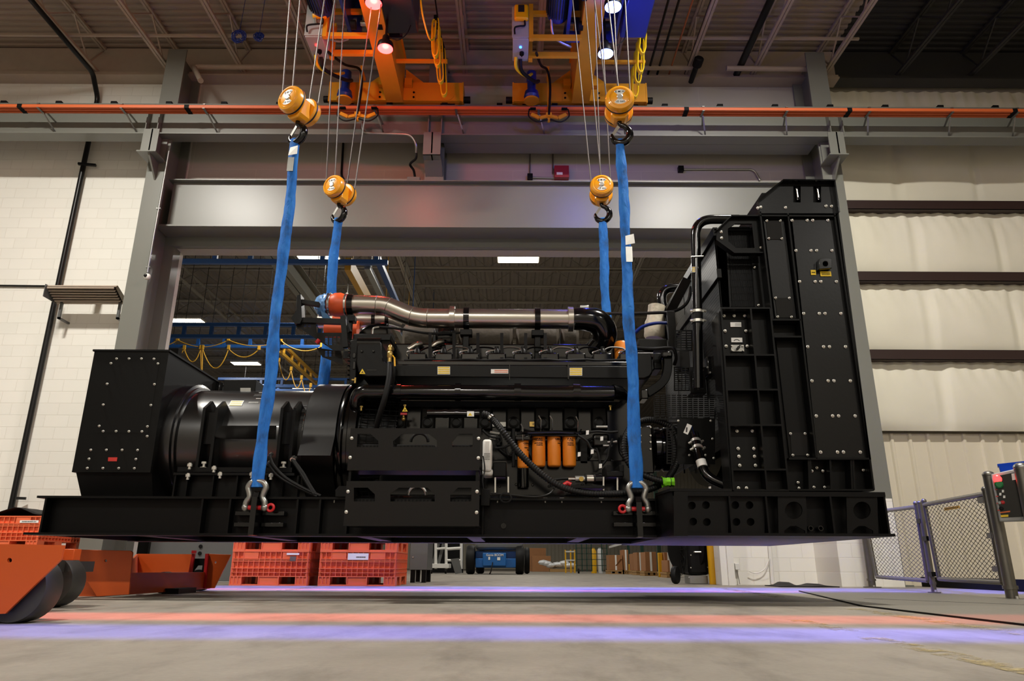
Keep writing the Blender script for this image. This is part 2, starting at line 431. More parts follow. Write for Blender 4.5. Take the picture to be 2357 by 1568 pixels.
# ledger beam under the deck along the wall
zl0 = W(600, 180, 11.55).z
for nm, xa, xb, m in (('trim_1', XL, XD, 'joist'), ('trim_2', XD, XR, 'joist_shaded')):
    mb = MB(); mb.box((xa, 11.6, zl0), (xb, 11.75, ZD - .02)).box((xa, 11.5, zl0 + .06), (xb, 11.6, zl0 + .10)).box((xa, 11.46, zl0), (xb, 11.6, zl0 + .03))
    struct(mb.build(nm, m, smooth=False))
# open web joists along Y
def joist_mesh(mb, x, y0, y1, zb, dep, sl=0, axis='y', pan=1.3, c=.035):
    def P(y, dz): return V(x, y, zb + dz - sl*(y1 - y)) if axis == 'y' else V(y, x, zb + dz)
    for dx in (-.028, .028):
        for dz in (0, dep):
            a, b = P(y0, dz), P(y1, dz)
            s = V(dx, 0, 0) if axis == 'y' else V(0, dx, 0); mb.bar(a + s, b + s, .045, .05)
    y = y0; k = 0
    while y < y1 - .1:
        ya, yb = y, min(y + pan/2, y1)
        mb.bar(P(ya, 0 if k % 2 else dep), P(yb, dep if k % 2 else 0), .025, .025); y += pan/2; k += 1
JX = [-8.02, -6.6, -5.18, -3.76, -2.34, -.92, .5, 1.92, 3.34, 4.6, 5.98]
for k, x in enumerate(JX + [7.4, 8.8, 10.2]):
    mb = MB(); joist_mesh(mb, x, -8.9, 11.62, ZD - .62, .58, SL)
    o = mb.build('roof_joist', 'joist' if x < XD else 'joist_shaded', smooth=False)
    dk = ['first', 'second', 'third'][max(0, k - len(JX))] if k >= len(JX) else 'first'
    lab = ('beige open web roof joist, %s from the left under the ribbed deck' % ['first', 'second', 'third', 'fourth', 'fifth', 'sixth', 'seventh', 'eighth', 'ninth', 'tenth', 'eleventh', 'twelfth'][k]) if x < XD else dk + ' roof joist right of the bay edge, coloured dark for the unlit roof there'
    tag(o, lab, 'roof joist', 'roof joists of the front bay')
# bridging rods along X under the joists
for k, y in enumerate((10.55, 8.2)):
    o = MB().bar(V(-9.5, y, ZD - .58 - SL*(11.62 - y)), V(6.2, y, ZD - .58 - SL*(11.62 - y)), .04, .04).build('bridging_bar', 'joist', smooth=False)
    tag(o, ['thin beige bridging bar crossing below the roof joists near the back wall', 'thin beige bridging bar crossing the roof joists farther from the wall'][k], 'bar')
# ------------------------------------------------------------------ columns, header, runway
def column(x0, x1, label, zt=9.4):
    t = thing('steel_column', label, 'column', ((x0 + x1)/2, 11.35, 0), 'grey crane columns')
    w = (x0 + x1)/2
    MB().box((x0, 11.0, 0), (x1, 11.03, zt)).box((x0, 11.65, 0), (x1, 11.68, zt)).box((w - .01, 11.03, 0), (w + .01, 11.65, zt)).build('shaft', 'grey_steel', t, smooth=False)
    MB().box((x0 - .08, 10.92, 0), (x1 + .08, 11.74, .03)).build('base_plate', 'grey_steel', t, smooth=False)
    zc = W(345, 355, 10.75).z
    b = MB().box((w - .19, 10.62, zc - .02), (w + .14, 11.0, zc)).box((w - .012, 10.66, zc), (w + .012, 11.0, RZ0)).box((w - .15, 10.66, zc), (w + .12, 10.68, RZ0)).box((w - .15, 10.97, zc), (w + .12, 10.995, RZ0))
    b.prism([(w - .015, 10.66, zc - .02), (w - .015, 11.0, zc - .02), (w - .015, 11.0, zc - .36)], (.03, 0, 0))
    b.build('corbel', 'grey_steel', t, smooth=False)
    return t
RZ0, RZ1, RY = W(1178, 311, 10.8).z, 8.07, 10.93
column(CLx0, CLx1, 'tall grey steel column left of the big opening, carrying the crane beam')
column(CRx0, CRx1, 'tall grey steel column on the right, behind the tall black radiator')
w = W(1003, 350, 11.3).x
t = thing('steel_column', 'short grey stub column standing on the middle of the header beam', 'column', (w, 11.3, HZ2), 'grey crane columns')
MB().box((w - .17, 11.2, HZ2), (w + .17, 11.23, 9.4)).box((w - .01, 11.23, HZ2), (w + .01, 11.6, 9.4)).box((w - .17, 11.6, HZ2), (w + .17, 11.63, 9.4)).build('shaft', 'grey_steel', t, smooth=False)
zc = W(1003, 362, 10.8).z
MB().box((w - .15, 10.7, zc), (w + .15, 11.2, zc + .02)).box((w - .012, 10.72, zc), (w + .012, 11.2, RZ0)).box((w - .15, 10.72, zc), (w + .15, 10.74, RZ0)).prism([(w - .15, 10.9, zc), (w - .15, 11.2, zc), (w - .15, 11.2, zc - .15)], (.3, 0, 0)).build('corbel', 'grey_steel', t, smooth=False)
t = thing('runway_beam', 'long grey crane runway beam across the whole wall above the opening', 'crane beam', (0, RY, RZ0))
mb = MB(); ibeam_x(mb, XL, XR, RY, RZ0, RZ1, .26, .022, .016); mb.build('beam', 'grey_steel', t, smooth=False)
for px in (345, 372, 988, 1018, 1903, 1932):
    x = W(px, 290, RY).x
    MB().box((x - .008, RY - .125, RZ0 + .02), (x + .008, RY, RZ1 - .02)).build('stiffener', 'grey_steel', t, smooth=False)
MB().box((XL, RY - .035, RZ1), (XR, RY + .035, RZ1 + .07)).build('crane_rail', 'steel', t, smooth=False)
for k in range(26):
    x = -12 + k*.98
    MB().box((x - .05, RY - .13, RZ1), (x + .05, RY - .05, RZ1 + .05)).build('rail_clip', 'black_flat', t, smooth=False)
zb = W(1400, 331, 11.1).z
x0, x1 = W(1022, 330, 11.1).x, CRx0 - .02
mb = MB(); mb.box((x0, 11.08, zb - .02), (x1, 11.4, zb)).box((x0, 11.08, zb), (x1, 11.1, zb + .05)).box((x0, 11.38, zb), (x1, 11.4, zb + .12))
tag(mb.build('support_channel', 'grey_steel', smooth=False, org=(x0, 11.2, zb)), 'grey steel channel running just below the runway beam right of the stub column', 'beam')
# conductor rail with brackets
yc = 10.52
zc_ = W(1178, 250, yc).z
t = thing('conductor_rail', 'long orange crane conductor rail in front of the grey runway beam', 'conductor rail', (0, yc, zc_))
mb = MB()
for k in range(3): mb.box((XL, yc + k*.07 - .02, zc_ - .028), (XR, yc + k*.07 + .02, zc_ + .028))
mb.build('insulated_bar', 'orange_rail', t, smooth=False)
for px in (45, 430): 
    x = W(px, 250, yc).x; MB().box((x - .04, yc - .026, zc_ - .034), (x + .04, yc + .16, zc_ + .034)).build('splice_cover', 'black_flat', t, smooth=False)
for px in (1580, 1955, 2335):
    x = W(px, 255, yc).x; MB().box((x - .04, yc - .026, zc_ - .034), (x + .04, yc + .16, zc_ + .034)).build('splice_cover', 'black_flat', t, smooth=False)
for px in (88, 280, 470, 862, 1050, 1240, 1430, 1618, 1810, 2000, 2190, 2340):
    x = W(px, 250, yc).x; mb = MB()
    mb.bar(V(x, yc, zc_ + .04), V(x + .08, RY - .03, zc_ - .06), .03, .012).box((x - .02, yc - .03, zc_ - .045), (x + .02, yc + .16, zc_ - .034)).box((x - .02, yc - .032, zc_ + .03), (x + .02, yc + .03, zc_ + .05))
    mb.bar(V(x + .02, yc + .1, zc_ - .05), V(x + .12, RY - .02, zc_ - .28), .025, .012)
    mb.build('rail_bracket', 'galv', t, smooth=False)
# header beam
hx0, hx1 = W(385, 470, 11.2).x, CRx0 + .05
t = thing('header_beam', 'deep grey steel header beam over the opening, behind the hoist blocks', 'beam', ((hx0 + hx1)/2, 11.4, HZ1))
mb = MB(); mb.box((hx0 - .15, 11.2, HZ1 - .012), (hx1, 11.7, HZ1 + .02)).box((hx0 - .05, 11.2, HZ2 - .02), (hx1, 11.7, HZ2)).box((hx0, 11.30, HZ1), (hx1, 11.33, HZ2))
mb.build('plate_girder', 'grey_steel', t, smooth=False)
MB().box((OPL - .02, 11.64, HZ0), (CRx0 + .1, 11.76, HZ1)).build('soffit_plate', 'grey_steel', t, smooth=False)
# jambs
j0 = W(336, 806, 11.66).x; j1 = W(363, 806, 11.66).x
o = MB().box((CLx1 - .01, 11.66, 0), (j1, 11.9, HZ0 + .05)).build('trim_jamb_left', 'grey_steel', smooth=False); struct(o)
o = MB().box((OPR - .02, 11.64, 0), (W(1690, 1300, 11.64).x, 11.76, HZ0)).box((W(1675, 1300, 11.6).x, 11.6, 0), (W(1690, 1300, 11.6).x, 11.66, HZ0)).build('trim_jamb_right', 'white_paint', smooth=False); struct(o)
# white block pier round the right column base
pz = W(2060, 1148, 10.9).z
o = MB().box((W(1932, 1300, 10.9).x, 10.9, 0), (W(2076, 1300, 10.9).x, 11.9, pz)).build('wall_pier', 'cmu_white', smooth=False); struct(o)
# ------------------------------------------------------------------ bridge cranes
def bridge(side, gl, gr, tx0, tx1, cab, label):
    # gl/gr: girder bottom edges, tx: end truck ends, cab: cabinet front-bottom edge (pixels at the wall end)
    YT = 10.75; zt0, zt1 = 8.10, 8.50
    x0, x1 = W(gl, 236, YT).x, W(gr, 236, YT).x; xa, xb = W(tx0, 215, YT).x, W(tx1, 215, YT).x
    zg = 8.08; xm = (x0 + x1)/2
    t = thing('bridge_crane', label, 'crane', (xm, 10.9, zt0), 'overhead bridge cranes')
    MB().box((x0, -6, zg), (x1, YT - .001, zg + .85)).box((x0 - .03, -6, zg + .85), (x1 + .03, YT, zg + .88)).build('girder', 'crane_yellow', t, smooth=False)
    mb = MB(); mb.box((xa, YT, zt0 + .02), (xb, YT + .34, zt1)).box((xa - .005, YT - .006, zt0), (xa + .02, YT + .345, zt1 + .01)).box((xb - .02, YT - .006, zt0), (xb + .005, YT + .345, zt1 + .01))
    mb.box((xm - .32, YT - .012, zt0 + .02), (xm + .36, YT, zt0 + .26)); mb.build('end_truck', 'crane_yellow', t, smooth=False)
    for sx in (-1, 1):
        e = x0 if sx < 0 else x1
        MB().prism([(e, YT + .1, zt1), (e + sx*.42, YT + .1, zt1), (e, YT + .1, zt1 + .36)], (0, .02, 0)).build('gusset', 'crane_yellow', t, smooth=False)
        MB().box((e + sx*.02, YT - .1, zt1 - .12), (e + sx*.15, YT, zt1 + .02)).build('lug', 'crane_yellow', t, smooth=False)
    for x in (xa + .3, xb - .28):
        MB().lathe([(.13, -.01), (.13, .06), (.145, .07), (.145, .14), (.13, .15)], (x, YT + .09, zt0 + .04), (0, 1, 0)).build('wheel', 'black_flat', t)
        MB().lathe([(.115, 0), (.115, .008), (.1, .012)], (x, YT - .012, zt0 + .14), (0, 1, 0)).build('bearing_cover', 'crane_yellow', t)
    for x, s in ((xa, -1), (xb, 1)):
        MB().cyl((x, YT + .14, zt0 + .14), (x + s*.12, YT + .14, zt0 + .14), .06).build('buffer', 'black_rubber', t)
    for k in range(4):
        MB().cyl((xm - .27 + (k % 2)*.60, YT - .025, zt0 + .08 + (k//2)*.1), (xm - .27 + (k % 2)*.60, YT - .01, zt0 + .08 + (k//2)*.1), .02, n=6).build('bolt', 'black_flat', t)
    # drive motor hanging in front of the truck
    mx = xa + .33
    g = MB().lathe([(.06, .5), (.085, .48), (.09, .30), (.075, .28), (.075, .1), (.12, .07), (.135, -.02), (.11, -.06)], (mx, YT - .17, zt0 - .0), (0, 0, 1)).build('drive_motor', 'crane_blue', t)
    MB().lathe([(.13, 0), (.13, .03), (.1, .05)], (mx, YT - .17, zt0 - .11), (0, 0, 1)).build('gear_flange', 'crane_yellow', g)
    # current collector under the conductor rail
    cx = xa + .62
    MB().box((cx - .02, YT - .3, zc_ - .30), (cx + .02, YT - .26, zt1 + .12)).bar((cx, YT - .28, zt1 + .05), (cx, YT, zt1 + .05), .04, .04).build('collector_arm', 'crane_yellow', t, smooth=False)
    MB().tube(spline([(cx - .25, 9.3, 7.95), (cx - .15, 9.9, 8.2), (cx - .02, 10.4, 8.5), (cx + .03, YT - .32, 8.2), (cx, YT - .33, zc_ - .2)], 6), .022, 8).build('collector_cable', 'black_rubber', t)
    c = MB(); 
    for s in (-1, 1):
        c.bar((cx, 10.44, zc_ - .20), (cx + s*.16, 10.44, zc_ - .24), .03, .05); c.bar((cx + s*.16, 10.44, zc_ - .24), (cx + s*.30, 10.44, zc_ - .17), .03, .06)
    c.box((cx - .05, 10.41, zc_ - .22), (cx + .05, 10.48, zc_ - .15))
    col = c.build('collector_head', 'crane_yellow', t, smooth=False)
    for s in (-1, 1):
        MB().tube(spline([(cx + s*.02, 10.43, zc_ - .28), (cx + s*.2, 10.42, zc_ - .33), (cx + s*.34, 10.43, zc_ - .22), (cx + s*.33, 10.46, zc_ - .05)], 6), .012, 8).build('collector_lead', 'black_rubber', col)
        MB().box((cx + s*.27 - .05, 10.44, zc_ - .05), (cx + s*.27 + .05, 10.5, zc_ - .029)).build('collector_shoe', 'black_flat', col, smooth=False)
    # festoon outrigger
    MB().bar((x1, 9.9, 8.27), (x1 + .85, 9.9, 8.27), .05, .05).build('festoon_track', 'crane_yellow', t, smooth=False)
    # control cabinet with radio receiver
    c0 = W(cab[0], cab[2], 9.0); c1 = W(cab[1], cab[2], 9.0); h = .60; z = c0.z; rl = .07 if side == 'l' else 0
    b = MB().box((c0.x, 9.0, z), (c1.x, 9.5, z + h)).box((c0.x - .012, 8.985, z + .02), (c1.x + .004, 9.0, z + h)).build('control_cabinet', 'cabinet_grey', t, bevel=.006)
    xm2 = (c0.x + c1.x)/2
    MB().box((c1.x + .005, 8.98, z), (c1.x + .07, 9.05, z + h + .05)).box((c1.x + .005, 9.44, z - .02), (c1.x + .07, 9.5, z + h + .05)).box((c1.x + .005, 9.0, z + .02), (x0 + .01, 9.06, z + .09)).box((c1.x + .005, 9.4, z + .02), (x0 + .01, 9.46, z + .1)).box((c1.x + .005, 9.0, z + .47), (x0 + .01, 9.06, z + .54)).build('cabinet_bracket', 'crane_yellow', t, smooth=False)
    MB().cyl((xm2 + .0, 9.17, z), (xm2, 9.17, z - .015), .02).build('indicator_lamp', 'led_red' if side == 'l' else 'led_blue', b)
    MB().cyl((xm2 + .02, 9.3, z), (xm2 + .02, 9.3, z - .04), .035).box((xm2 + .012, 9.27, z - .06), (xm2 + .028, 9.33, z - .03)).build('selector_knob', 'black_flat', b)
    r = MB().box((xm2 - .10 + rl, 8.90, z + .30), (xm2 + .12 + rl, 8.985, z + .58)).build('radio_receiver', 'signal_yellow', b, bevel=.03)
    r2 = MB().box((xm2 - .04 + rl, 8.894, z + .42), (xm2 + .055 + rl, 8.902, z + .55)).build('receiver_display', 'ink', b)
    MB().tube(spline([(xm2 + .06 + rl, 8.95, z + .30), (xm2 + .06 + rl, 8.96, z + .22), (xm2 - .02 + rl, 8.93, z + .18), (xm2 - .09, 8.93, z + .15), (xm2 - .09, 8.96, z + .06)], 6), .014, 8).build('receiver_cable', 'black_rubber', b)
    MB().tube(spline([(xm2, 9.45, z), (xm2 + .03, 9.6, z - .12), (xm2 + .25, 10.0, z + .0), (mx + .12, 10.5, 8.35), (mx + .05, YT - .1, 8.45)], 6), .03, 8).build('drive_cable', 'black_rubber', t)
    MB().tube(spline([(xm2 - .07, 9.4, z), (xm2 - .06, 9.55, z - .1), (xm2 + .1, 9.8, z - .05), (mx + .0, 10.4, 8.42)], 6), .025, 8).build('drive_cable', 'cable_yellow', t)
    return t, x0, x1, zg
tl = bridge('l', 889.6, 928, 757, 1066, (702, 741, 85), 'left orange bridge crane on the runway, cabinet with red indicator')
tr = bridge('r', 1316, 1356, 1180, 1489, (1180, 1217, 90), 'right orange bridge crane on the runway, cabinet with blue indicator')
# ------------------------------------------------------------------ hoists hanging on the girders
def hoist(side, label):
    if side == 'l': mp0, mp1, lit, pl, bx = (716, 768, 46), (0, 0), (797, 832, 84), (875, 926, 86), (880, 963, 78)
    else: mp0, mp1, lit, pl, bx = (1258, 1308, 58), (0, 0), (1296, 1341, 95), (1384, 1419, 95), (1419, 1486, 88)
    z0 = 8.18; Y2 = 9.2
    def B(px, py, y): return W(px, py, y)
    g = W((mp0[0] + lit[0])/2, 60, Y2)
    t = thing('wire_rope_hoist', label, 'hoist', (g.x, 8.6, z0), 'wire rope hoists')
    ya = 9.0; r = (W(mp0[1], mp0[2], ya).x - W(mp0[0], mp0[2], ya).x)/2; c = W((mp0[0] + mp0[1])/2, mp0[2], ya); zc0 = c.z + r*.9
    prof = [(r*.5, 0), (r*.9, -.02), (r, -.08), (r, -.8)]
    m = MB().lathe(prof, (c.x, ya, zc0), (0, 1, 0), 30).build('hoist_motor', 'crane_blue', t)
    f = MB()
    for k in range(26):
        a = 2*math.pi*k/26; d = V(math.cos(a), 0, math.sin(a)); f.bar(V(c.x, ya - .14, zc0) + d*r, V(c.x, ya - .7, zc0) + d*r, .012, .03, d)
    f.build('cooling_fin', 'crane_blue_black', m, smooth=False)
    # trolley side plates below the girder
    a = W(lit[0], lit[2], Y2); b_ = W(lit[1], lit[2], Y2); zb = a.z; w = b_.x - a.x
    pts = [(a.x, zb + .12), (a.x + .05, zb), (b_.x - .05, zb), (b_.x, zb + .12), (b_.x - .02, zb + .5), (b_.x + .03, zb + 1.0), (a.x + .02, zb + 1.0), (a.x + .06, zb + .5)]
    MB().plate([(x, Y2, z) for x, z in pts], [[(a.x + w*.35, Y2, zb + .2), (a.x + w*.6, Y2, zb + .2), (a.x + w*.6, Y2, zb + .36), (a.x + w*.35, Y2, zb + .36)]], (0, .03, 0)).box((a.x + .04, 8.2, zb + .05), (a.x + .09, Y2, zb + .9)).build('side_plate', 'crane_blue', t, smooth=False)
    a2 = W(pl[0], pl[2], Y2); b2 = W(pl[1], pl[2], Y2); zb = a2.z; w2 = b2.x - a2.x
    MB().plate([(a2.x, Y2, zb), (b2.x, Y2, zb), (b2.x - .02, Y2, zb + 1.0), (a2.x - .02, Y2, zb + 1.0)], [[(a2.x + w2*.3, Y2, zb + .28), (a2.x + w2*.62, Y2, zb + .28), (a2.x + w2*.62, Y2, zb + .46), (a2.x + w2*.3, Y2, zb + .46)]], (0, .03, 0)).box((b2.x - .04, 8.2, zb + .04), (b2.x, Y2, zb + .9)).build('side_plate', 'crane_blue' if side == 'r' else 'crane_blue_black', t, smooth=False)
    a3 = W(bx[0], bx[2], 9.1); b3 = W(bx[1], bx[2], 9.1)
    MB().box((a3.x + .05, 8.1, a3.z), (b3.x, 9.1, a3.z + .85)).build('gear_housing', 'crane_blue_black' if side == 'l' else 'crane_blue', t, bevel=.02)
    MB().cyl((b_.x, Y2 - .1, a.z + .16), (a2.x, Y2 - .1, a.z + .16), .045).build('rope_drum', 'steel', t)
    MB().lathe([(.04, 0), (.06, .01), (.06, .1), (.04, .11)], (a2.x - .1, Y2 - .1, a.z + .16), (1, 0, 0)).build('drum_collar', 'crane_blue', t)
    xw = (b_.x + a2.x)/2
    for y in (8.3, 8.9):
        for s in (-1, 1):
            MB().cyl((xw + s*.17, y, 8.12), (xw + s*.24, y, 8.12), .07).build('trolley_wheel', 'black_flat', t)
    MB().tube(spline([(c.x - .1, 8.9, zc0 - .1), (c.x - .05, 9.05, zc0 - .33), (c.x + .2, 9.15, zc0 - .42), (a.x + .05, 9.15, zc0 - .38)], 6), .02, 8).build('motor_cable', 'galv', t)
    return t
hoist('l', 'blue wire rope hoist under the left crane girder, beside the red lamps')
hoist('r', 'blue wire rope hoist under the right crane girder, beside the blue lamps')
# ------------------------------------------------------------------ red and blue line lamps
def lamp_body(p, m, label):
    t = thing('warning_lamp', label, 'lamp', p, 'crane warning lamps')
    MB().lathe([(.035, .22), (.05, .2), (.06, .12), (.115, .07), (.125, .0), (.118, -.015)], p, (0, 0, 1), 24).build('lamp_housing', 'black_satin', t)
    MB().lathe([(.112, -.005), (.112, -.02), (.08, -.03), (.01, -.034)], p, (0, 0, 1), 24).build('lens', m, t)
    MB().bar(p + V(0, 0, .2), p + V(0, 0, .62), .03, .03).build('hanger', 'black_satin', t, smooth=False)
    MB().tube(spline([p + V(.03, 0, .2), p + V(.18, .02, .16), p + V(.3, .05, .3), p + V(.34, .1, .5)], 5), .008, 6).build('lamp_lead', 'black_rubber', t)
def line_lamp(px, py, y, m, label, hue, aim_y, power, spread_x, half, tx=0, glow=40, at=None):
    p = Vector(at) if at else W(px, py, y); t = None
    if not at: lamp_body(p, m, label)
    l = bpy.data.lights.new('line_beam', 'SPOT'); l.energy = power; l.color = hue; l.spot_size = math.radians(150); l.spot_blend = .05; l.shadow_soft_size = .03
    l.use_nodes = True; N = l.node_tree.nodes; L = l.node_tree.links
    em = [n for n in N if n.type == 'EMISSION'][0]
    tc = N.new('ShaderNodeTexCoord'); sp = N.new('ShaderNodeSeparateXYZ'); L.new(tc.outputs['Normal'], sp.inputs[0])
    def math_(op, a, b=None):
        n = N.new('ShaderNodeMath'); n.operation = op
        for i, v in enumerate((a, b)):
            if v is None: continue
            if isinstance(v, (int, float)): n.inputs[i].default_value = v
            else: L.new(v, n.inputs[i])
        return n.outputs[0]
    u = math_('ABSOLUTE', math_('DIVIDE', sp.outputs['X'], sp.outputs['Z'])); v = math_('ABSOLUTE', math_('DIVIDE', sp.outputs['Y'], sp.outputs['Z']))
    def fall(x, a, b):
        n = N.new('ShaderNodeMapRange'); n.interpolation_type = 'SMOOTHSTEP'; n.inputs[1].default_value = a; n.inputs[2].default_value = b; n.inputs[3].default_value = 1; n.inputs[4].default_value = 0
        L.new(x, n.inputs[0]); return n.outputs[0]
    s = math_('MULTIPLY', fall(u, spread_x*.72, spread_x), fall(v, half*.5, half*1.4))
    L.new(math_('MULTIPLY', s, 1.0), em.inputs['Strength'])
    o = bpy.data.objects.new('line_beam', l); COL.objects.link(o); o.location = p - V(0, 0, .09)
    d = V(tx, aim_y - p.y, -p.z); zax = -d.normalized(); xax = V(1, 0, 0); yax = zax.cross(xax).normalized(); xax = yax.cross(zax)
    mm = Matrix((xax, yax, zax)).transposed().to_4x4(); mm.translation = p - V(0, 0, .09); o.matrix_world = mm
    g = bpy.data.lights.new('lamp_glow', 'POINT'); g.energy = glow; g.color = hue; g.shadow_soft_size = .08
    o2 = bpy.data.objects.new('lamp_glow', g); COL.objects.link(o2); o2.location = p - V(0, 0, .15)
    return t
RED, BLU = (1, .10, .07), (.10, .12, 1)
line_lamp(860, 6, 7.85, 'lens_red', 'glowing red round lamp hanging nearest under the left hoist', RED, 8.7, 500, .9, .012, .5, 36)
line_lamp(887, 110, 8.8, 'lens_red', 'glowing red round lamp hanging lower before the left crane girder', RED, 8.75, 5000, .85, .035, .5, 36)
line_lamp(1411, 14, 7.95, 'lens_blue', 'glowing blue round lamp hanging nearest under the right hoist', BLU, 9.0, 800, .9, .012, -.3, 34)
line_lamp(1394, 122, 8.85, 'lens_blue', 'glowing blue round lamp hanging lower before the right crane girder', BLU, 9.25, 10000, .95, .13, .0, 34)
line_lamp(0, 0, 0, 'lens_red', '', RED, 4.15, 5200, .85, .040, 1.0, 2, (-1.6, 4.3, 7.6))
line_lamp(0, 0, 0, 'lens_blue', '', BLU, 3.25, 7800, 1.3, .042, -.8, 2, (1.5, 3.3, 7.6))
# ------------------------------------------------------------------ hook blocks, ropes, slings
hb = thing('hook_block', 'block', 'hook block', (0, 0, 0), 'ten ton hook blocks')
def sheave_cap(s, mb):   # rounded wheel cover, s = -1 towards the camera
    o = V(0, s*.115, 0)
    return mb.lathe([(.0, .055), (.085, .055), (.095, .05), (.105, .058), (.128, .05), (.14, .03), (.142, -.035), (.13, -.05), (.05, -.055)], o, (0, s, 0), 40)
for s in (-1, 1):
    c = sheave_cap(s, MB()).build('sheave_cover', 'hook_yellow', hb)
    MB().lathe([(.1425, -.028), (.1435, -.012), (.1425, -.01)], (0, s*.115, 0), (0, s, 0), 40).build('rope_slot', 'ink', c)
    if s < 0:
        mb = MB()
        for a0, a1 in ((48, 132), (228, 312)):
            u = [(math.cos(math.radians(a0 + (a1 - a0)*i/12)), math.sin(math.radians(a0 + (a1 - a0)*i/12))) for i in range(13)]
            mb.prism([(x*.082, -.1725, z*.082) for x, z in u] + [(x*.026, -.1725, z*.026) for x, z in reversed(u)], (0, .003, 0))
        lb = mb.build('rating_label', 'white_label', hb, smooth=False)
        text('E M H', 'lettering', 'ink', lb, (0, -.1735, .056), .031, sx=1.1, bold=.0004)
        text('10 ton', 'lettering', 'ink', lb, (0, -.1735, -.056), .032, sx=1.1)
        MB().lathe([(.030, 0), (.030, .006), (.022, .012), (.012, .012)], (0, -.17, 0), (0, -1, 0), 24).build('axle_nut', 'zinc', hb)
mb = MB(); mb.box((-.085, -.07, -.13), (.085, .07, .06)).prism([(-.085, -.07, -.13), (.085, -.07, -.13), (.05, -.07, -.17), (-.05, -.07, -.17)], (0, .14, 0))
mb.build('body', 'hook_yellow', hb, bevel=.015)
hk = [(0, -.13), (0, -.2), (.045, -.225), (.085, -.275), (.088, -.335), (.055, -.39), (0, -.41), (-.052, -.392), (-.08, -.345), (-.082, -.305)]
rr = [.024, .024, .027, .034, .038, .038, .036, .032, .022, .01]
sp_ = spline([(x, 0, z) for x, z in hk], 5); rs = []
for i in range(len(hk) - 1): rs += [rr[i] + (rr[i+1] - rr[i])*j/5 for j in range(5)]
h = MB().tube(sp_, rs + [rr[-1]], 12).build('hook', 'black_gloss', hb)
MB().bar((.0, 0, -.2), (-.075, 0, -.315), .03, .008, (0, 1, 0)).build('latch', 'steel', h, smooth=False)
def sling(top, bot, w0, w1, seed, label, tagged=None):
    r = random.Random(seed); top, bot = Vector(top), Vector(bot); n = 70; m = 14; mb = MB()
    ax = (bot - top); L = ax.length; t = ax.normalized(); ux = V(1, 0, 0) - t*t.x; ux.normalize(); uy = t.cross(ux)
    ph = [r.uniform(0, 6) for _ in range(6)]
    for i in range(n + 1):
        k = i/n; c = top + ax*k; z = k*L
        w = w0 + (w1 - w0)*k + .006*math.sin(z*5 + ph[0]) + .004*math.sin(z*13 + ph[1]); d = w*.55
        c = c + ux*(.006*math.sin(z*4 + ph[2])) + uy*(.006*math.sin(z*3 + ph[3]))
        tw = .5*math.sin(z*1.3 + ph[4]) + .25*math.sin(z*4.3 + ph[5])
        for q in range(m):
            a = 2*math.pi*q/m
            rad = 1 + .10*math.sin(3*a + z*7 + ph[1]) + .05*math.sin(5*a - z*19 + ph[2]) - .22*math.exp(-((a - 4.4 - tw)**2)/.05) + r.uniform(-.035, .035)
            mb.v.append(c + ux*math.cos(a)*w/2*rad + uy*math.sin(a)*d/2*rad)
    for i in range(n):
        for q in range(m): mb.f.append((i*m + q, i*m + (q + 1) % m, (i + 1)*m + (q + 1) % m, (i + 1)*m + q))
    mb.f += [tuple(range(m - 1, -1, -1)), tuple(n*m + q for q in range(m))]
    t_ = thing('lifting_sling', label, 'sling', bot, 'blue lifting slings')
    mb.build('sleeve', 'sling', t_, sharp=80)
    if tagged:
        k, sg, tilt = tagged; c = top + ax*k + V(.035 if k > .1 else 0, 0, 0)
        fy = -w0*.36
        tg = MB().prism([c + V(-.045 + sg*.01, fy, .05), c + V(.03 + sg*.01, fy - .012, .065), c + V(.035 + sg*.01, fy - .025, -.035), c + V(-.05 + sg*.01, fy - .02, -.05)], (0, -.004, 0)).build('tag', 'white_label', t_, smooth=False)
        MB().box((c.x - .03 - .014, c.y + fy - .008, c.z - .21), (c.x + .03 - .014, c.y + fy - .001, c.z - .06)).build('tag_sleeve', 'galv', t_, smooth=False)
def block(px, py, Y, rz, label, first, tops, hookrot=0):
    p = W(px, py, Y)
    if first: o = hb; o.location = p; o['label'] = label
    else: o = dup(hb, p, label)
    o.rotation_euler[2] = rz; ORG[o.name] = p
    R = Matrix.Rotation(rz, 3, 'Z')
    mb = MB()
    for (lx, ly), (tx, ty, ty2) in zip(((-.125, -.115), (-.0, -.115), (.0, .115), (.125, .115)), tops):
        a = p + R @ V(lx, ly, .07)
        b = V(a.x + tx, a.y + ty, 9.0)
        mb.tube([a - V(0, 0, .05), b], .0075, 6)
    return p, mb
LB = {}
specs = [('fl', 690, 246, 6.05, -.45, 'yellow hook block highest on the left, hanging nearest the camera', [(-.16, 0, 0), (-.12, 0, 0), (.16, 0, 0), (.22, 0, 0)], 'four steel ropes above the near left yellow hook block'),
         ('rl', 783, 440, 7.8, -.40, 'yellow hook block lower on the left, in front of the grey header beam', [(-.18, 0, 0), (-.14, 0, 0), (.2, 0, 0), (.24, 0, 0)], 'four steel ropes above the far left yellow hook block'),
         ('rr', 1384, 440, 7.8, -.08, 'yellow hook block lower on the right, in front of the grey header beam', [(-.26, 0, 0), (-.2, 0, 0), (.02, 0, 0), (-.04, 0, 0)], 'four steel ropes above the far right yellow hook block'),
         ('fr', 1425, 247, 6.05, -.10, 'yellow hook block highest on the right, hanging nearest the camera', [(-.3, 0, 0), (-.26, 0, 0), (.02, 0, 0), (.0, 0, 0)], 'four steel ropes above the near right yellow hook block')]
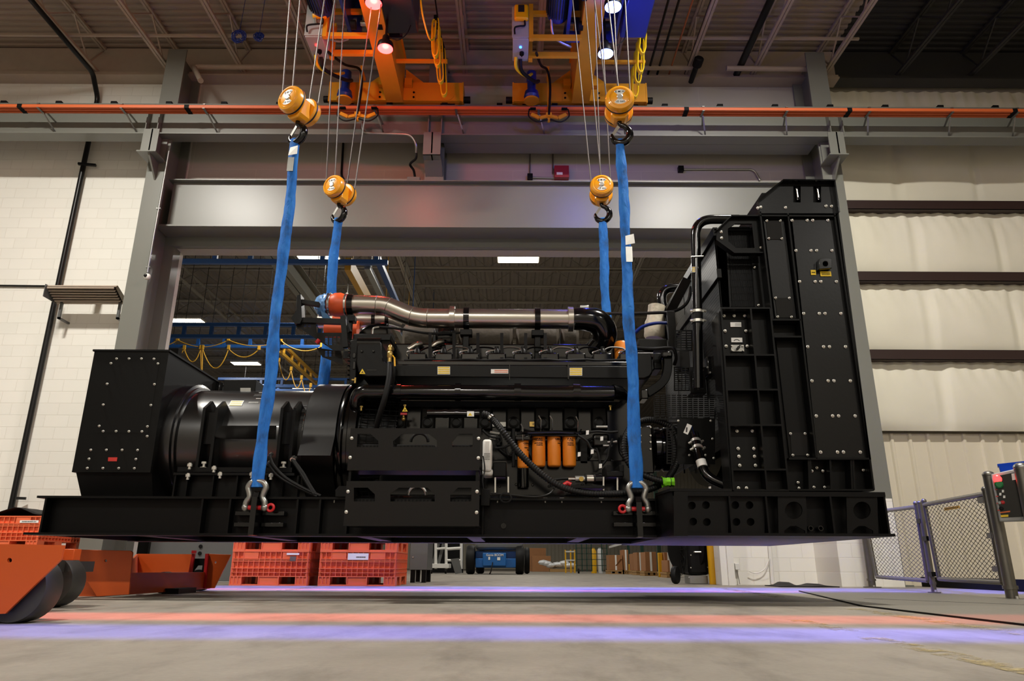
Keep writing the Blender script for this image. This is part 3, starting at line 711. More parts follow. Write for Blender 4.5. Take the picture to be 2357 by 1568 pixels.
for i, (k, px, py, Y, rz, lab, tops, rl) in enumerate(specs):
    p, ro = block(px, py, Y, rz, lab, i == 0, tops); LB[k] = p
    tag(ro.build('wire_rope', 'rope', org=p), rl, 'rope', 'hoist ropes')
FB = {'fl': (592, 1122, 5.86), 'fr': (1467, 1124, 5.86), 'rl': (742, 905, 7.8), 'rr': (1405, 905, 7.8)}
for k, lab, w0, w1, tg in (('fl', 'blue lifting sling from the near left hook block down to the left shackle', .095, .105, (.05, 1, 0)), ('fr', 'blue lifting sling from the near right hook block down to the right shackle', .09, .105, (.335, .5, 0)),
                      ('rl', 'blue lifting sling from the far left hook block, passing behind the silver pipe', .105, .12, None), ('rr', 'blue lifting sling from the far right hook block, passing behind the engine', .10, .11, None)):
    bx, by, bY = FB[k]
    rz = {s[0]: s[4] for s in specs}[k]
    sling(LB[k] + V(0, 0, -.375), W(bx, by, bY), w0, w1, sum(map(ord, k)), lab, tg)
# ------------------------------------------------------------------ festoon cables
def festoon(pts, label, swag):
    t = thing('festoon_cable', label, 'cable', W(*pts[0][:2], pts[0][4]), 'yellow festoon cables')
    for x0, y0, x1, y1, Y in pts:
        a, b = W(x0, y0, Y), W(x1, y1, Y); w = .045; mb = MB()
        for off in (0, .016, .032, .048, .064):
            L = (a.z - b.z)
            loop = [a + V(-w - off*.3, off, -.04), a + V(-w - off*.3, off, -L*.5) + (b - a)*0 + V((b.x - a.x)*.5, 0, 0), b + V(-w, off, .09), b + V(0, off, 0), b + V(w, off, .09), a + V(w + (b.x - a.x)*.5, off, -L*.5), a + V(w, off, -.04), a + V(0, off, .0)]
            mb.tube(spline(loop + [loop[0]], 5), .011, 6)
        mb.build('cable_loop', 'cable_yellow', t)
        MB().box((a.x - .03, Y - .02, a.z - .02), (a.x + .03, Y + .06, a.z + .05)).build('cable_trolley', 'black_flat', t, smooth=False)
    mb = MB(); mb.tube(spline([W(*q) for q in swag], 6), .014, 6); mb.build('cable_loop', 'cable_yellow', t)
    q = [W(p[0] + 4, p[1] - 4, p[4]) for p in pts]; mb = MB().tube([q[0] + V(0, -1.2, 0)] + q + [W(pts[-1][0] + 6, pts[-1][3] - 30, pts[-1][4])], .012, 6)
    mb.build('tow_chain', 'black_flat', t)
festoon([(1003, 42, 1001, 128, 9.3), (1006, 60, 1006, 150, 9.6), (1011, 88, 1013, 188, 9.9), (1018, 112, 1021, 218, 10.2)], 'bundle of yellow festoon cable loops right of the left crane girder', [(968, 0, 8.6), (974, 40, 8.7), (988, 88, 9.0), (1000, 86, 9.2), (1003, 48, 9.3)])
festoon([(1480, 70, 1480, 122, 9.3), (1475, 90, 1476, 165, 9.6), (1470, 112, 1470, 190, 9.9), (1463, 150, 1463, 222, 10.2)], 'bundle of yellow festoon cable loops right of the right crane girder', [(1474, 0, 8.6), (1474, 30, 8.7), (1470, 84, 9.1), (1478, 60, 9.2), (1484, 20, 8.8), (1480, 0, 8.6)])
# ------------------------------------------------------------------ pipes under the roof and on the walls
def pipe(name, pts, r, m, label, cat, fil=.08, clamps=()):
    mb = MB().tube(fillet(pts, fil), r, 12)
    p0 = Vector(pts[-1])
    if clamps:
        t = thing(name, label, cat, p0); mb.build('pipe_run', m, t)
        for c, a in clamps: MB().bar(Vector(c), Vector(c) + Vector(a), .05, .04).build('pipe_clamp', 'black_pipe', t, smooth=False)
        return t
    return tag(mb.build(name, m, org=p0), label, cat)
a = W(230, 187, 11.55); xp = W(222, 240, 11.66).x; zt = a.z
bm_ = W(40, 1170, 11.66)
pipe('standpipe', [V(a.x, -6, zt), V(a.x, 11.3, zt), V(xp, 11.66, zt - .3), V(xp, 11.66, .02)], .045, 'black_pipe', 'black sprinkler pipe running down the white wall at left', 'pipe', .1,
     [(W(180, 377, 11.6), V(.3, .05, 0)), (W(38, 1147, 11.6), V(.12, .05, 0))])
pipe('sprinkler_pipe', [W(462, 186, 11.0), W(446, 154, 11.3), W(1605, 156, 11.3)], .05, 'joist', 'beige sprinkler pipe along the ledger beam behind the cranes', 'pipe', .1)
pipe('sprinkler_pipe', [W(1672, 157, 11.2), W(1892, 160, 11.2)], .05, 'joist', 'short beige pipe hanging before the ledger beam at upper right', 'pipe')
q = W(1688, 187, 11.7); pipe('roof_drain_pipe', [V(q.x, 4, q.z), q], .065, 'black_pipe', 'thick black pipe slanting under the roof at upper right', 'pipe')
for k, (px, m_, r_) in enumerate(((1487, 'black_pipe', .022), (1508, 'black_pipe', .022), (1535, 'copper', .016), (1571, 'black_pipe', .016))):
    q = W(px, 186, 11.7); pipe('roof_conduit', [V(q.x, 5, q.z), q], r_, m_, ['black conduit under the roof nearest the right crane', 'black conduit under the roof, second from the right crane', 'red brown conduit under the roof right of the right crane', 'thin black conduit under the roof beside the black vent boot'][k], 'conduit')
q0, q1 = W(1590, 188, 11.6), W(1604, 150, 11.1)
tag(MB().tube(spline([q0, (q0 + q1)/2, q1, q1 + V(.02, -.15, .05)], 5), [.05]*10 + [.09]*5 + [.07], 12).build('vent_boot', 'black_rubber', org=q0), 'black rubber boot poking from the wall right of the right crane', 'pipe boot')
# blue cable coils tied under a joist
for px, r_, lab in ((550, .13, 'larger coil of dark blue cable tied below the roof joist'), (596, .09, 'smaller coil of dark blue cable tied below the roof joist')):
    c = W(px, 84, 10.2); mb = MB()
    for k in range(7):
        mb.tube([c + V(math.cos(a)*(r_ - .012*k), rnd.uniform(-.02, .02), math.sin(a)*(r_ - .012*k)) for a in [2*math.pi*i/24 for i in range(24)]], .007, 5, closed=True)
    mb.tube([c + V(.0, 0, r_ - .03), c + V(.02, 0, ZD - .05 - c.z)], .005, 5)
    tag(mb.build('cable_coil', 'crane_blue', org=c), lab, 'cable coil')
# wall services above the opening
t = thing('wall_conduit', 'bent grey conduit running off the runway beam to a box on the header', 'conduit', W(950, 410, 11.3))
MB().tube(fillet([W(835, 280, 10.78), W(834, 306, 10.76), W(945, 310, 10.76), W(958, 330, 10.76), W(958, 352, 10.85)], .12), .022, 10).build('rigid_conduit', 'galv', t)
MB().tube(spline([W(958, 350, 10.85), W(957, 365, 10.9), W(944, 378, 11.1), W(952, 392, 11.2), W(955, 408, 11.28)], 6), .022, 8).build('flexible_conduit', 'black_rubber', t)
p0, p1 = W(937, 416, 11.26), W(967, 405, 11.26); MB().box((p0.x, 11.24, HZ2 + .001), (p1.x, 11.42, HZ2 + .09)).build('junction_box', 'grey_steel', t, bevel=.005)
pipe('wall_conduit', [W(790, 330, 11.7), W(786, 405, 11.7), W(795, 418, 11.6)], .022, 'black_pipe', 'dark vertical conduit on the wall behind the far left hook block', 'conduit')
x = W(1220, 345, 11.7).x; t = thing('wall_conduit', 'thin dark conduits on the wall left of the red alarm box', 'conduit', W(1220, 410, 11.7))
MB().tube(fillet([W(1220, 345, 11.72), W(1219, 409, 11.72), W(1278, 410, 11.72)], .06), .014, 8).tube([W(1273, 345, 11.72), W(1272, 400, 11.72)], .014, 8).build('rigid_conduit', 'galv', t)
p0 = W(1220, 408, 11.7); MB().box((p0.x - .05, 11.66, p0.z - .04), (p0.x + .05, 11.75, p0.z + .06)).build('junction_box', 'black_satin', t, bevel=.004)
p0, p1 = W(1276, 411, 11.68), W(1309, 384, 11.68)
t = thing('alarm_box', 'dark red fire alarm box on the wall above the header beam', 'alarm', p0)
MB().box((p0.x, 11.63, p0.z), (p1.x, 11.75, p1.z)).build('box', 'alarm_red', t, bevel=.006)
MB().box((p0.x + .04, 11.625, p0.z + .05), (p0.x + .15, 11.632, p0.z + .1)).build('nameplate', 'white_label', t, smooth=False)
t = thing('wall_conduit', 'grey conduit bent over the wall beside the black radiator top', 'conduit', W(1568, 390, 11.7))
MB().tube(fillet([W(1572, 390, 11.72), W(1735, 390, 11.72), W(1749, 415, 11.72)], .1), .018, 8).build('rigid_conduit', 'galv', t)
p0 = W(1567, 390, 11.7); MB().box((p0.x - .05, 11.66, p0.z - .05), (p0.x + .05, 11.75, p0.z + .06)).build('junction_box', 'black_satin', t, bevel=.004)
# conduit and camera on the left column
t = thing('security_camera', 'white dome camera below a silver conduit on the left column', 'camera', W(339, 637, 10.95))
c = W(339, 637, 10.90)
MB().tube([W(389, 348, 10.96), W(339, 628, 10.96)], .017, 10).build('conduit_drop', 'galv', t)
MB().ball(c, .055, 20, (1, .8, 1)).build('camera_body', 'white_paint', t); MB().ball(c + V(-.012, -.035, .005), .03, 14).build('lens_dome', 'black_gloss', t)
for px, py in ((365, 480), (341, 615)):
    q = W(px, py, 10.97); MB().box((q.x - .035, 10.955, q.z - .012), (q.x + .035, 11.0, q.z + .012)).build('conduit_strap', 'galv', t, smooth=False)
# infrared heater on the wall
t = thing('wall_heater', 'grey louvred wall heater tilted forward on the white wall', 'heater', W(200, 690, 11.6))
xa, xb = W(122, 680, 11.35).x, W(279, 680, 11.35).x
zt_, zb_ = W(200, 662, 11.2).z, W(200, 698, 11.5).z
pts = [(11.15, zt_), (11.2, zt_ + .04), (11.5, zt_ - .08), (11.5, zb_ - .02), (11.45, zb_)]
MB().prism([(xa, y, z) for y, z in pts], (xb - xa, 0, 0)).build('hood', 'joist', t, smooth=False)
MB().prism([(xa + .01, 11.145, zt_ - .015), (xa + .01, 11.445, zb_ - .004), (xa + .01, 11.45, zb_), (xa + .01, 11.15, zt_ - .01)], (xb - xa - .02, 0, 0)).build('heater_grille', 'black_flat', t, smooth=False)
A, B = V(0, 11.13, zt_ - .02), V(0, 11.43, zb_ - .01)
for k in range(6):
    q = A.lerp(B, (k + .5)/6); MB().bar(V(xa + .02, q.y - .012, q.z), V(xb - .02, q.y - .012, q.z), .022, .03, (0, .6, .8)).build('louvre', 'joist', t, smooth=False)
MB().box((xa - .012, 11.12, zb_ - .02), (xa, 11.5, zt_ + .03)).build('end_plate', 'grey_shop', t, smooth=False)
for x in (xa + .1, xb - .06):
    MB().box((x - .02, 11.45, zb_ - .30), (x + .02, 11.49, zb_)).box((x - .02, 11.45, zb_ - .3), (x + .02, 11.75, zb_ - .27)).build('mounting_leg', 'grey_shop', t, smooth=False)
p0 = W(216, 655, 11.5); MB().box((p0.x - .06, 11.4, zt_ - .02), (p0.x + .06, 11.55, zt_ + .09)).build('terminal_box', 'grey_steel', t, bevel=.008)
pipe('wall_conduit', [W(-40, 657, 11.72), W(125, 659, 11.72)], .016, 'black_pipe', 'thin dark conduit across the white wall to the heater', 'conduit')
# ------------------------------------------------------------------ the generator set
GS = thing('generator_set', 'long black industrial generator set on a steel skid, hanging from four blue slings', 'generator', (-.4, 7.1, .5))
def pp(px, Y): return [W(x, y, Y) for x, y in px]
def rect(x0, y0, x1, y1): return [(x0, y0), (x1, y0), (x1, y1), (x0, y1)]
def slab(px, Y, d, holes=()): return MB().plate(pp(px, Y), [pp(h, Y) for h in holes], (0, d, 0))
def circ(cx, cy, r, n=24): return [(cx + r*math.cos(2*math.pi*i/n), cy + r*math.sin(2*math.pi*i/n)) for i in range(n)]
BOLT = {}
def bolts(px, Y, par, r=.0105):
    k = 'bolt' if r > .01 else 'panel_screw'
    for x, y in px:
        p = W(x, y, Y)
        if k not in BOLT:
            mb = MB().lathe([(r*1.25, 0), (r*1.25, .004), (r*.95, .005)], p, (0, -1, 0), 16); mb.lathe([(r*.9, .004), (r*.9, .012), (r*.6, .016), (r*.1, .0165)], p, (0, -1, 0), 12)
            ORG['hold'] = p; q = bpy.data.objects.new('hold', None); b = mb.build(k, 'zinc', q); bpy.data.objects.remove(q)
            b.parent = par; b.location = p - ORG[par.name]; BOLT[k] = b
        else: inst(BOLT[k], par, p)
def label(px, Y, m, par, name='label', d=.003): return slab(px, Y, d).build(name, m, par, smooth=False)
# --- skid
YS = 5.92
zT, zB = W(700, 1144, YS).z, W(700, 1234, YS).z
sx0, sx1 = W(84, 1190, YS).x, W(1560, 1190, YS).x
mb = MB()
for y0, s in ((YS, 1), (7.75, -1)):
    mb.box((sx0 - .03, min(y0, y0 + s*.2), zT - .018), (2.7, max(y0, y0 + s*.2), zT)).box((sx0 - .08, min(y0, y0 + s*.2), zB), (2.7, max(y0, y0 + s*.2), zB + .018)).box((sx0, y0 + s*.11 - .01, zB), (2.7, y0 + s*.11 + .01, zT))
mb.box((sx0, YS + .12, zB), (sx0 + .02, 7.64, zT))
skid = mb.build('skid_rail', 'black_paint', GS, smooth=False)
for px in (105, 466, 530, 685, 737, 800, 1112):
    x = W(px, 1190, YS + .05).x; MB().box((x - .008, YS + .01, zB + .018), (x + .008, YS + .1, zT - .018)).build('stiffener', 'black_paint', skid, smooth=False)
for x in [sx0 + .6 + k*.95 for k in range(7)]:
    MB().box((x, YS + .12, zB + .01), (x + .12, 7.64, zB + .2)).build('cross_member', 'black_paint', skid, smooth=False)
for px in (770, 1145, 1255, 1293, 1384):
    p = W(px, 1149, YS + .09); MB().cyl(p, p - V(0, 0, .03), .006).box((p.x - .018, p.y - .012, p.z), (p.x + .018, p.y + .012, p.z + .008)).build('clip_bolt', 'zinc', skid)
p = W(1159, 1211, YS + .1); MB().lathe([(.022, 0), (.022, .012), (.012, .012)], p, (0, -1, 0)).build('drain_plug', 'black_gloss', skid)
# lifting lugs with weld tabs
for cx, ty in ((592, 1138), (1467, 1150)):
    a, b = W(cx - 9, ty + 2, 5.86), W(cx + 11, 1232, 5.86)
    mb = MB().box((a.x + .012, 5.80, zB), (a.x + .055, YS + .1, a.z - .02)).prism([(a.x + .012, 5.80, a.z - .03), (a.x + .012, 5.84, a.z + .03), (a.x + .012, 5.9, a.z + .03), (a.x + .012, 6.0, a.z - .03)], (.043, 0, 0))
    lug = mb.build('lifting_lug', 'black_gloss', GS, smooth=False)
    for yy in (1182, 1208):
        z = W(cx, yy, 5.95).z
        for s in (-1, 1):
            x = a.x + .033; MB().box((x + s*.03 if s > 0 else x - .19, 5.93, z - .018), (x + .21 if s > 0 else x - .03, YS + .1, z + .018)).build('weld_tab', 'black_gloss', lug, bevel=.005)
# --- heavy base under the radiator
YB = 5.5
bz1, bz0 = W(1800, 1132, YB).z, W(1800, 1234, YB).z
bx1 = W(2044, 1180, YB).x; bx0 = W(1551, 1180, YB).x
mb = MB().box((bx0, YB, bz1 - .035), (bx1, 8.2, bz1)).box((bx0, YB, bz0), (bx1 + .03, 8.2, bz0 + .02)).box((bx1 - .02, YB + .1, bz0), (bx1, 8.2, bz1)).box((bx0, YB + .12, bz0), (bx1, YB + .14, bz1))
mb.box((bx0, 8.05, bz0), (bx1, 8.07, bz1))
base = mb.build('radiator_base', 'black_paint', GS, smooth=False)
g0 = W(1508, 1160, YS)
MB().prism([(bx0, YB, bz0), (bx0 + .02, YB, bz0), (bx0 + .02, YS + .2, bz0), (g0.x, YS + .0, bz0)], (0, 0, bz1 - bz0)).build('corner_gusset', 'black_paint', GS, smooth=False)
MB().prism([(bx0 - .02, YB - .004, bz1), (bx0 + .45, YB - .004, bz1), (bx0 + .45, YS + .2, bz1), (g0.x, YS - .02, bz1)], (0, 0, .02)).build('corner_plate', 'black_satin', GS, smooth=False)
h8 = [(1592.5, 1164), (1625, 1163), (1595.5, 1201), (1627, 1202)]; h8b = [(1692.4, 1163), (1725, 1163), (1695, 1201.7), (1727.7, 1201.7)]
slab(rect(1551, 1132, 1583, 1234), YB - .002, .01).build('web_plate', 'black_satin', base, smooth=False)
slab(rect(1583, 1140, 1676, 1231), YB + .05, .012, [circ(x, y, 9) for x, y in h8]).build('web_plate', 'black_satin', base, smooth=False)
slab(rect(1680, 1140, 1760, 1231), YB + .05, .012, [circ(x, y, 9) for x, y in h8b]).build('web_plate', 'black_satin', base, smooth=False)
for x0, x1, cx in ((1790, 1858, 1827), (1948, 2022, 1984)):
    slab([(x0, 1140), (x1 - 3, 1140), (x1, 1231), (cx + 26, 1231), (cx + 26, 1222), (cx + 6, 1211), (cx - 8, 1211), (cx - 22, 1222), (cx - 22, 1231), (x0 + 2, 1231)], YB + .02, .015, [circ(cx, 1175, 20, 32)]).build('web_plate', 'black_satin', base, smooth=False)
for px in (1678, 1762, 1910, 2034):
    a = W(px, 1140, YB + .01); MB().box((a.x - .007, YB + .005, bz0 + .02), (a.x + .007, YB + .12, bz1 - .03)).build('rib', 'black_paint', base, smooth=False)
for px in (1869, 1892):
    p = W(px, 1216, YB + .04); MB().lathe([(.02, 0), (.02, .06), (.013, .06), (.013, .0)], p + V(0, .08, 0), (0, -1, 0), 18).build('pipe_stub', 'black_gloss', base)
# --- terminal box on the left
YT_ = 6.2
tb = [(218, 808), (390, 808), (345, 1087), (165, 1087)]
c = pp(tb, YT_); x0 = (c[0].x + c[3].x)/2; x1 = (c[1].x + c[2].x)/2; z1, z0 = c[0].z, c[3].z
tbx = MB().box((x0, YT_, z0), (x1, 7.5, z1)).box((x0 - .012, YT_ - .012, z1 - .005), (x1 + .012, 7.51, z1 + .012)).build('terminal_box', 'black_satin', GS)
MB().prism([(x0 + .06, YT_ + .12, z0 - .22), (x1, YT_ + .12, z0 - .22), (x1, YT_ + .03, z0), (x0 + .02, YT_ + .03, z0)], (0, 1.3, 0)).build('box_stand', 'black_flat', GS, smooth=False)
for q in ([(262, 822), (369, 822), (341, 996), (232, 996)], [(206, 1032), (320, 1032), (313, 1083), (196, 1083)]):
    slab([(q[0][0] - 12, q[0][1]), (q[1][0], q[1][1]), (q[2][0], q[2][1]), (q[3][0] - 10, q[3][1])], YT_ - .002, .004).build('access_panel', 'black_satin', tbx, smooth=False)
YBt = YT_ - .004
bolts([(268.6, 826), (297.3, 826), (326, 826), (354.7, 826.5), (255.8, 836.7), (363.8, 837.4), (247, 884), (355.6, 885), (238, 932), (347.6, 933), (228.7, 981), (339.6, 982), (237.8, 993), (267.5, 993), (297, 993.4), (327, 993.6), (339, 1004.5)], YBt, tbx, .0085)
bolts([(209.4, 1036), (245.2, 1036), (281.3, 1036), (317, 1036.4), (205.2, 1056.7), (313, 1057.3), (201.3, 1077.8), (237.3, 1078), (273.5, 1078), (309.5, 1078.5)], YBt, tbx, .0085)
label([(249, 1053), (270, 1053), (268.5, 1062), (248.5, 1062)], YT_ - .006, 'red_label', tbx)
MB().box((x1 - .02, 7.28, z1 - .16), (x1 + .05, 7.36, z1 + .0)).build('hinge_post', 'black_gloss', tbx, bevel=.01)
for yy in (6.75, 7.25): MB().lathe([(.008, 0), (.008, .008), (.003, .01)], (x1, yy, z1 - .42), (1, 0, 0), 10).build('rivet', 'zinc', tbx)
# --- alternator barrel
AY, AZ, AR = 6.85, 1.36, .53
def lx(prof, x, name, m, par=GS, n=64, **k): return MB().lathe([(r, h) for r, h in prof], (x, AY, AZ), (1, 0, 0), n).build(name, m, par, **k)
lx([(.3, -.1), (.53, -.1), (.56, -.06), (.585, 0), (.585, .15), (.56, .16), (.56, .18), (.535, .19)], -3.17, 'end_ring', 'barrel_black')
barrel = lx([(AR - .02, -.02), (AR, 0), (AR, 1.28), (AR - .03, 1.28)], -3.02, 'alternator_barrel', 'barrel_black', n=96)
# fan cover wrapped round the drive end, with a flat flap
cv = MB(); n = 40; fx0, fx1 = -1.845, -1.56; R2 = .595
a0, a1 = math.radians(-60), math.radians(205)
ring = [(AY - R2*math.cos(a0 + (a1 - a0)*i/n - math.radians(0)), AZ + R2*math.sin(a0 + (a1 - a0)*i/n)) for i in range(n + 1)]
ring = [(AY - R2*math.cos(a), AZ + R2*math.sin(a)) for a in [math.radians(2) + (math.radians(178) - math.radians(2))*i/n for i in range(n + 1)]]
ring = [(AY - R2 - .10, AZ - .19), (AY - R2 - .01, AZ - .02)] + ring + [(AY + R2, AZ - .2)]
inner = [(y + (AY - y)*.012, z + (AZ - z)*.012) for y, z in ring]
cv.prism([V(fx0, y, z) for y, z in ring] + [V(fx0, y, z) for y, z in reversed(inner)], (fx1 - fx0, 0, 0)); cv.build('fan_cover', 'black_sheet', GS)
lx([(.48, 0), (.57, 0), (.57, .28), (.52, .28)], -1.86, 'fan_housing', 'black_paint')
lx([(.46, 0), (.58, .0), (.60, .03), (.60, .05), (.56, .06), (.56, .09), (.58, .1), (.58, .17), (.52, .18), (.46, .18)], -1.56, 'adapter_ring', 'black_gloss')
cone = lx([(.52, 0), (.52, .02), (.46, .16), (.46, .34), (.36, .34)], -1.39, 'flywheel_housing', 'black_paint')
mb = MB()
for k in range(64):
    a = 2*math.pi*k/64; d = V(0, math.cos(a), math.sin(a)); p = V(-1.37, AY, AZ); mb.bar(p + d*.55, p + d*.55 + V(.34, 0, 0) - d*.03, .008, .014, d)
for hx in (0, .06, .12, .18, .24, .30):
    mb.tube([V(-1.35 + hx, AY + (.555 - hx*.09)*math.cos(2*math.pi*i/48), AZ + (.555 - hx*.09)*math.sin(2*math.pi*i/48)) for i in range(48)], .004, 5, closed=True)
mb.build('coupling_guard', 'black_satin', GS, smooth=False)
# mounting feet with gusset plates
for px in (459, 640):
    a, b = W(px, 935, 6.20), W(px + 33, 1080, 6.20); z0f, z1f = W(px, 1078, 6.18).z, W(px, 938, 6.18).z
    xa_ = (W(px, 1000, 6.20).x); xb_ = xa_ + .112
    f = MB()
    for x in (xa_, xb_): f.prism([(x, 6.20, z0f), (x, 6.40, z0f), (x, 6.50, z1f + .02), (x, 6.33, z1f + .09), (x, 6.20, z1f)], (.025, 0, 0))
    f.box((xa_ + .025, 6.25, z0f + .22), (xb_, 6.27, z1f - .03))
    ft = f.build('support_foot', 'black_satin', GS, smooth=False)
    p = V((xa_ + xb_)/2 + .02, 6.20, z0f); MB().cyl(p, p + V(0, 0, .05), .012).lathe([(.022, 0), (.022, .018)], p + V(0, 0, .04), (0, 0, 1), 6).lathe([(.03, 0), (.03, .012)], p, (0, 0, 1), 6).build('jack_bolt', 'zinc', ft)
MB().prism([W(506, 980, 6.12), W(636, 980, 6.12), W(634, 1011, 6.22), W(487, 1011, 6.22)], (0, .008, 0)).build('drip_shield', 'black_sheet', GS, smooth=False)
zm0, zm1 = W(540, 1090, 6.16).z, W(540, 1076, 6.16).z
mb = MB().box((W(408, 1082, 6.16).x, 6.16, zm0 + .012), (W(672, 1082, 6.16).x, 6.40, zm1)).box((W(403, 1082, 6.14).x, 6.12, zm0 - .02), (W(680, 1082, 6.14).x, 6.22, zm0)).box((W(403, 1088, 6.20).x, 6.20, zT), (W(690, 1088, 6.20).x, 6.22, zm0 - .02))
ped = mb.build('pedestal', 'black_paint', GS, smooth=False)
for px in (402, 430, 490, 545, 612, 650, 685):
    x = W(px, 1110, 6.14).x; MB().box((x - .006, 6.14, zT), (x + .006, 6.21, zm0 - .02)).build('rib', 'black_paint', ped, smooth=False)
for px, py in ((437, 1071), (493, 1078), (433, 1095), (507, 1092), (580, 1092), (624, 1095)):
    p = W(px, py, 6.12); MB().lathe([(.02, -.012), (.02, .012)], p, (0, 0, 1), 6).lathe([(.012, -.035), (.012, .02)], p, (0, 0, 1), 10).build('anchor_bolt', 'zinc', ped)
# top box, plates and lettering on the barrel
zt_ = AZ + AR
MB().box((W(527, 900, 6.85).x, 6.7, zt_ - .03), (W(600, 900, 6.85).x, 7.1, zt_ + .09)).build('sensor_box', 'black_satin', GS, bevel=.006)
label([(553, 893), (577, 893), (577, 908), (553, 908)], 6.69, 'galv', GS)
def on_barrel(px0, px1, a0, a1, m, name='label', par=None, R=AR + .003, n=8, mesh=None):
    mb = MB()
    for i in range(n + 1):
        a = math.radians(a0 + (a1 - a0)*i/n)
        for x in (px0, px1): mb.v.append(V(x, AY - R*math.cos(a), AZ + R*math.sin(a)))
    for i in range(n): mb.f.append((2*i, 2*i + 1, 2*i + 3, 2*i + 2))
    return mb.build(name, m, par or barrel)
xa_ = W(524, 945, 6.40).x; on_barrel(xa_, W(554, 945, 6.40).x, 34, 42, 'white_label')
for a in (34.6, 37.2, 39.8): on_barrel(xa_ + .006, W(554, 945, 6.40).x - .006, a, a + .9, 'yellow_label', R=AR + .005)
def barrel_scrib(px, ang, w, h, rows, m, seed):
    x = W(px, 930, 6.4).x; a = math.radians(ang); scrib(barrel, V(x, AY - (AR + .003)*math.cos(a), AZ + (AR + .003)*math.sin(a)), w, h, rows, m, seed, (1, 0, 0), (0, math.sin(a), math.cos(a)))
barrel_scrib(594, 60, .14, .016, 1, 'white_label', 3); barrel_scrib(592, 53, .17, .05, 6, 'grey_shop', 4); barrel_scrib(587, 46, .05, .012, 1, 'white_label', 5); barrel_scrib(580, 39, .09, .022, 2, 'galv', 6)
# warning sticker with orange bands near the second foot
xa_, xb_ = W(684, 960, 6.14).x, W(703, 960, 6.14).x
on_barrel(xa_, xb_, 6, 40, 'white_label', 'warning_sticker', n=14)
for a in (16, 22.5, 38): on_barrel(xa_, xb_, a, a + 1.6, 'orange_label', 'warning_band', R=AR + .005)
barrel_scrib(702, 34, .04, .02, 1, 'ink', 7); barrel_scrib(702, 28, .05, .04, 4, 'grey_shop', 8); barrel_scrib(702, 19.5, .05, .03, 3, 'grey_shop', 9); barrel_scrib(702, 11, .05, .03, 3, 'grey_shop', 10)
# cables from the alternator to the skid
for pts in ([(620, 1050), (632, 1075), (660, 1102), (700, 1125), (738, 1142)], [(618, 1068), (636, 1092), (665, 1112), (712, 1135), (730, 1143)], [(672, 1058), (690, 1085), (705, 1110), (722, 1138)], [(676, 1060), (698, 1090), (712, 1115), (728, 1140)]):
    q = [W(x, y, 6.06 - .06*i/len(pts)) for i, (x, y) in enumerate(pts)]
    cb = MB().tube(spline(q, 6), .013, 8).build('power_cable', 'black_rubber', GS)
    MB().cyl(q[0] + V(0, .0, .0), q[0] + V(-.01, .08, .03), .017).build('cable_gland', 'steel', cb)
# --- battery trays hanging on the skid
YA = 5.60
def tray(outer, holes, bpx, zlab):
    c = pp(outer, YA); x0, x1 = (c[0].x + c[3].x)/2, (c[1].x + c[2].x)/2; z1, z0 = c[0].z, c[2].z
    t = slab(outer, YA, .006, holes).build('tray_front', 'charcoal', GS, smooth=False)
    MB().box((x0 + .004, YA + .006, z0), (x0 + .01, YS - .002, z1)).box((x1 - .03, YA + .006, z0), (x1 - .022, YS - .002, z1 - .01)).box((x0, YA + .006, z0), (x1, YS - .002, z0 + .008)).build('tray_side', 'black_paint', t, smooth=False)
    for k in range(3):
        xx = x0 + .04 + k*(x1 - x0 - .06)/3
        b = MB().box((xx, YA + .06, z0 + .01), (xx + .3, YS - .04, z0 + .21)).build('battery', 'black_flat', t, bevel=.008)
        mb = MB()
        for j in range(10): mb.box((xx + .012 + j*.029, YA + .055, z0 + .12), (xx + .026 + j*.029, YA + .06, z0 + .2))
        mb.build('battery_rib', 'charcoal', t, smooth=False)
    xc = (x0 + x1)/2; MB().tube(arc(V(xc + .02, YA + .12, z0 + .24), .07, 0, math.pi, 10, (1, 0, 0), (0, 0, 1)), .012, 8).build('battery_lead', zlab, t)
    bolts(bpx, YA - .001, t); return t
tray([(807, 986), (1108, 986), (1103, 1083), (799, 1083)],
     [[(823, 999), (852.7, 999), (870.7, 1015), (870.7, 1029.4), (821, 1029.4)], [(905, 1029), (905, 1016), (925, 999), (987, 999), (1005.6, 1014), (1005.6, 1029)], [(1041, 1029), (1041, 1018), (1056, 999), (1088, 999), (1088, 1029)]],
     [(809.6, 1009), (806, 1053.5), (1101.6, 1009.6), (1101, 1054.6)], 'black_rubber')
tray([(798, 1107.6), (1104, 1107.6), (1102.6, 1211), (790, 1211)],
     [[(814.4, 1122.7), (846, 1122.7), (862.7, 1138), (862.7, 1154.5), (814.4, 1154.5)], [(898.5, 1154.5), (898.5, 1136.5), (918, 1122.7), (984, 1122.7), (1000.6, 1138), (1000.6, 1154.5)], [(1036.4, 1154.5), (1036.4, 1139), (1054, 1122.7), (1085, 1122.7), (1085, 1154.5)]],
     [(801, 1132), (797, 1179), (1098, 1132), (1097, 1180)], 'galv')
for px in (802, 1095):
    p = W(px, 1095, YA + .02); MB().box((p.x, YA + .02, W(px, 1108, YA).z), (p.x + .02, YS - .002, W(px, 1083, YA).z)).build('tray_link', 'black_paint', GS, smooth=False)
slab([(772, 1143), (772, 1128), (780, 1119), (798, 1119), (798, 1143)], 5.88, .03).build('bracket', 'black_satin', GS, smooth=False)
p0, p1 = W(1110, 1086, 5.98), W(1132, 1011, 5.98)
jb = MB().box((p0.x, 5.98, p0.z), (p1.x, 6.2, p1.z)).box((p0.x, 6.0, p0.z - .03), (p1.x + .012, 6.2, p0.z + .03)).build('charger_box', 'white_paint', GS, bevel=.02)
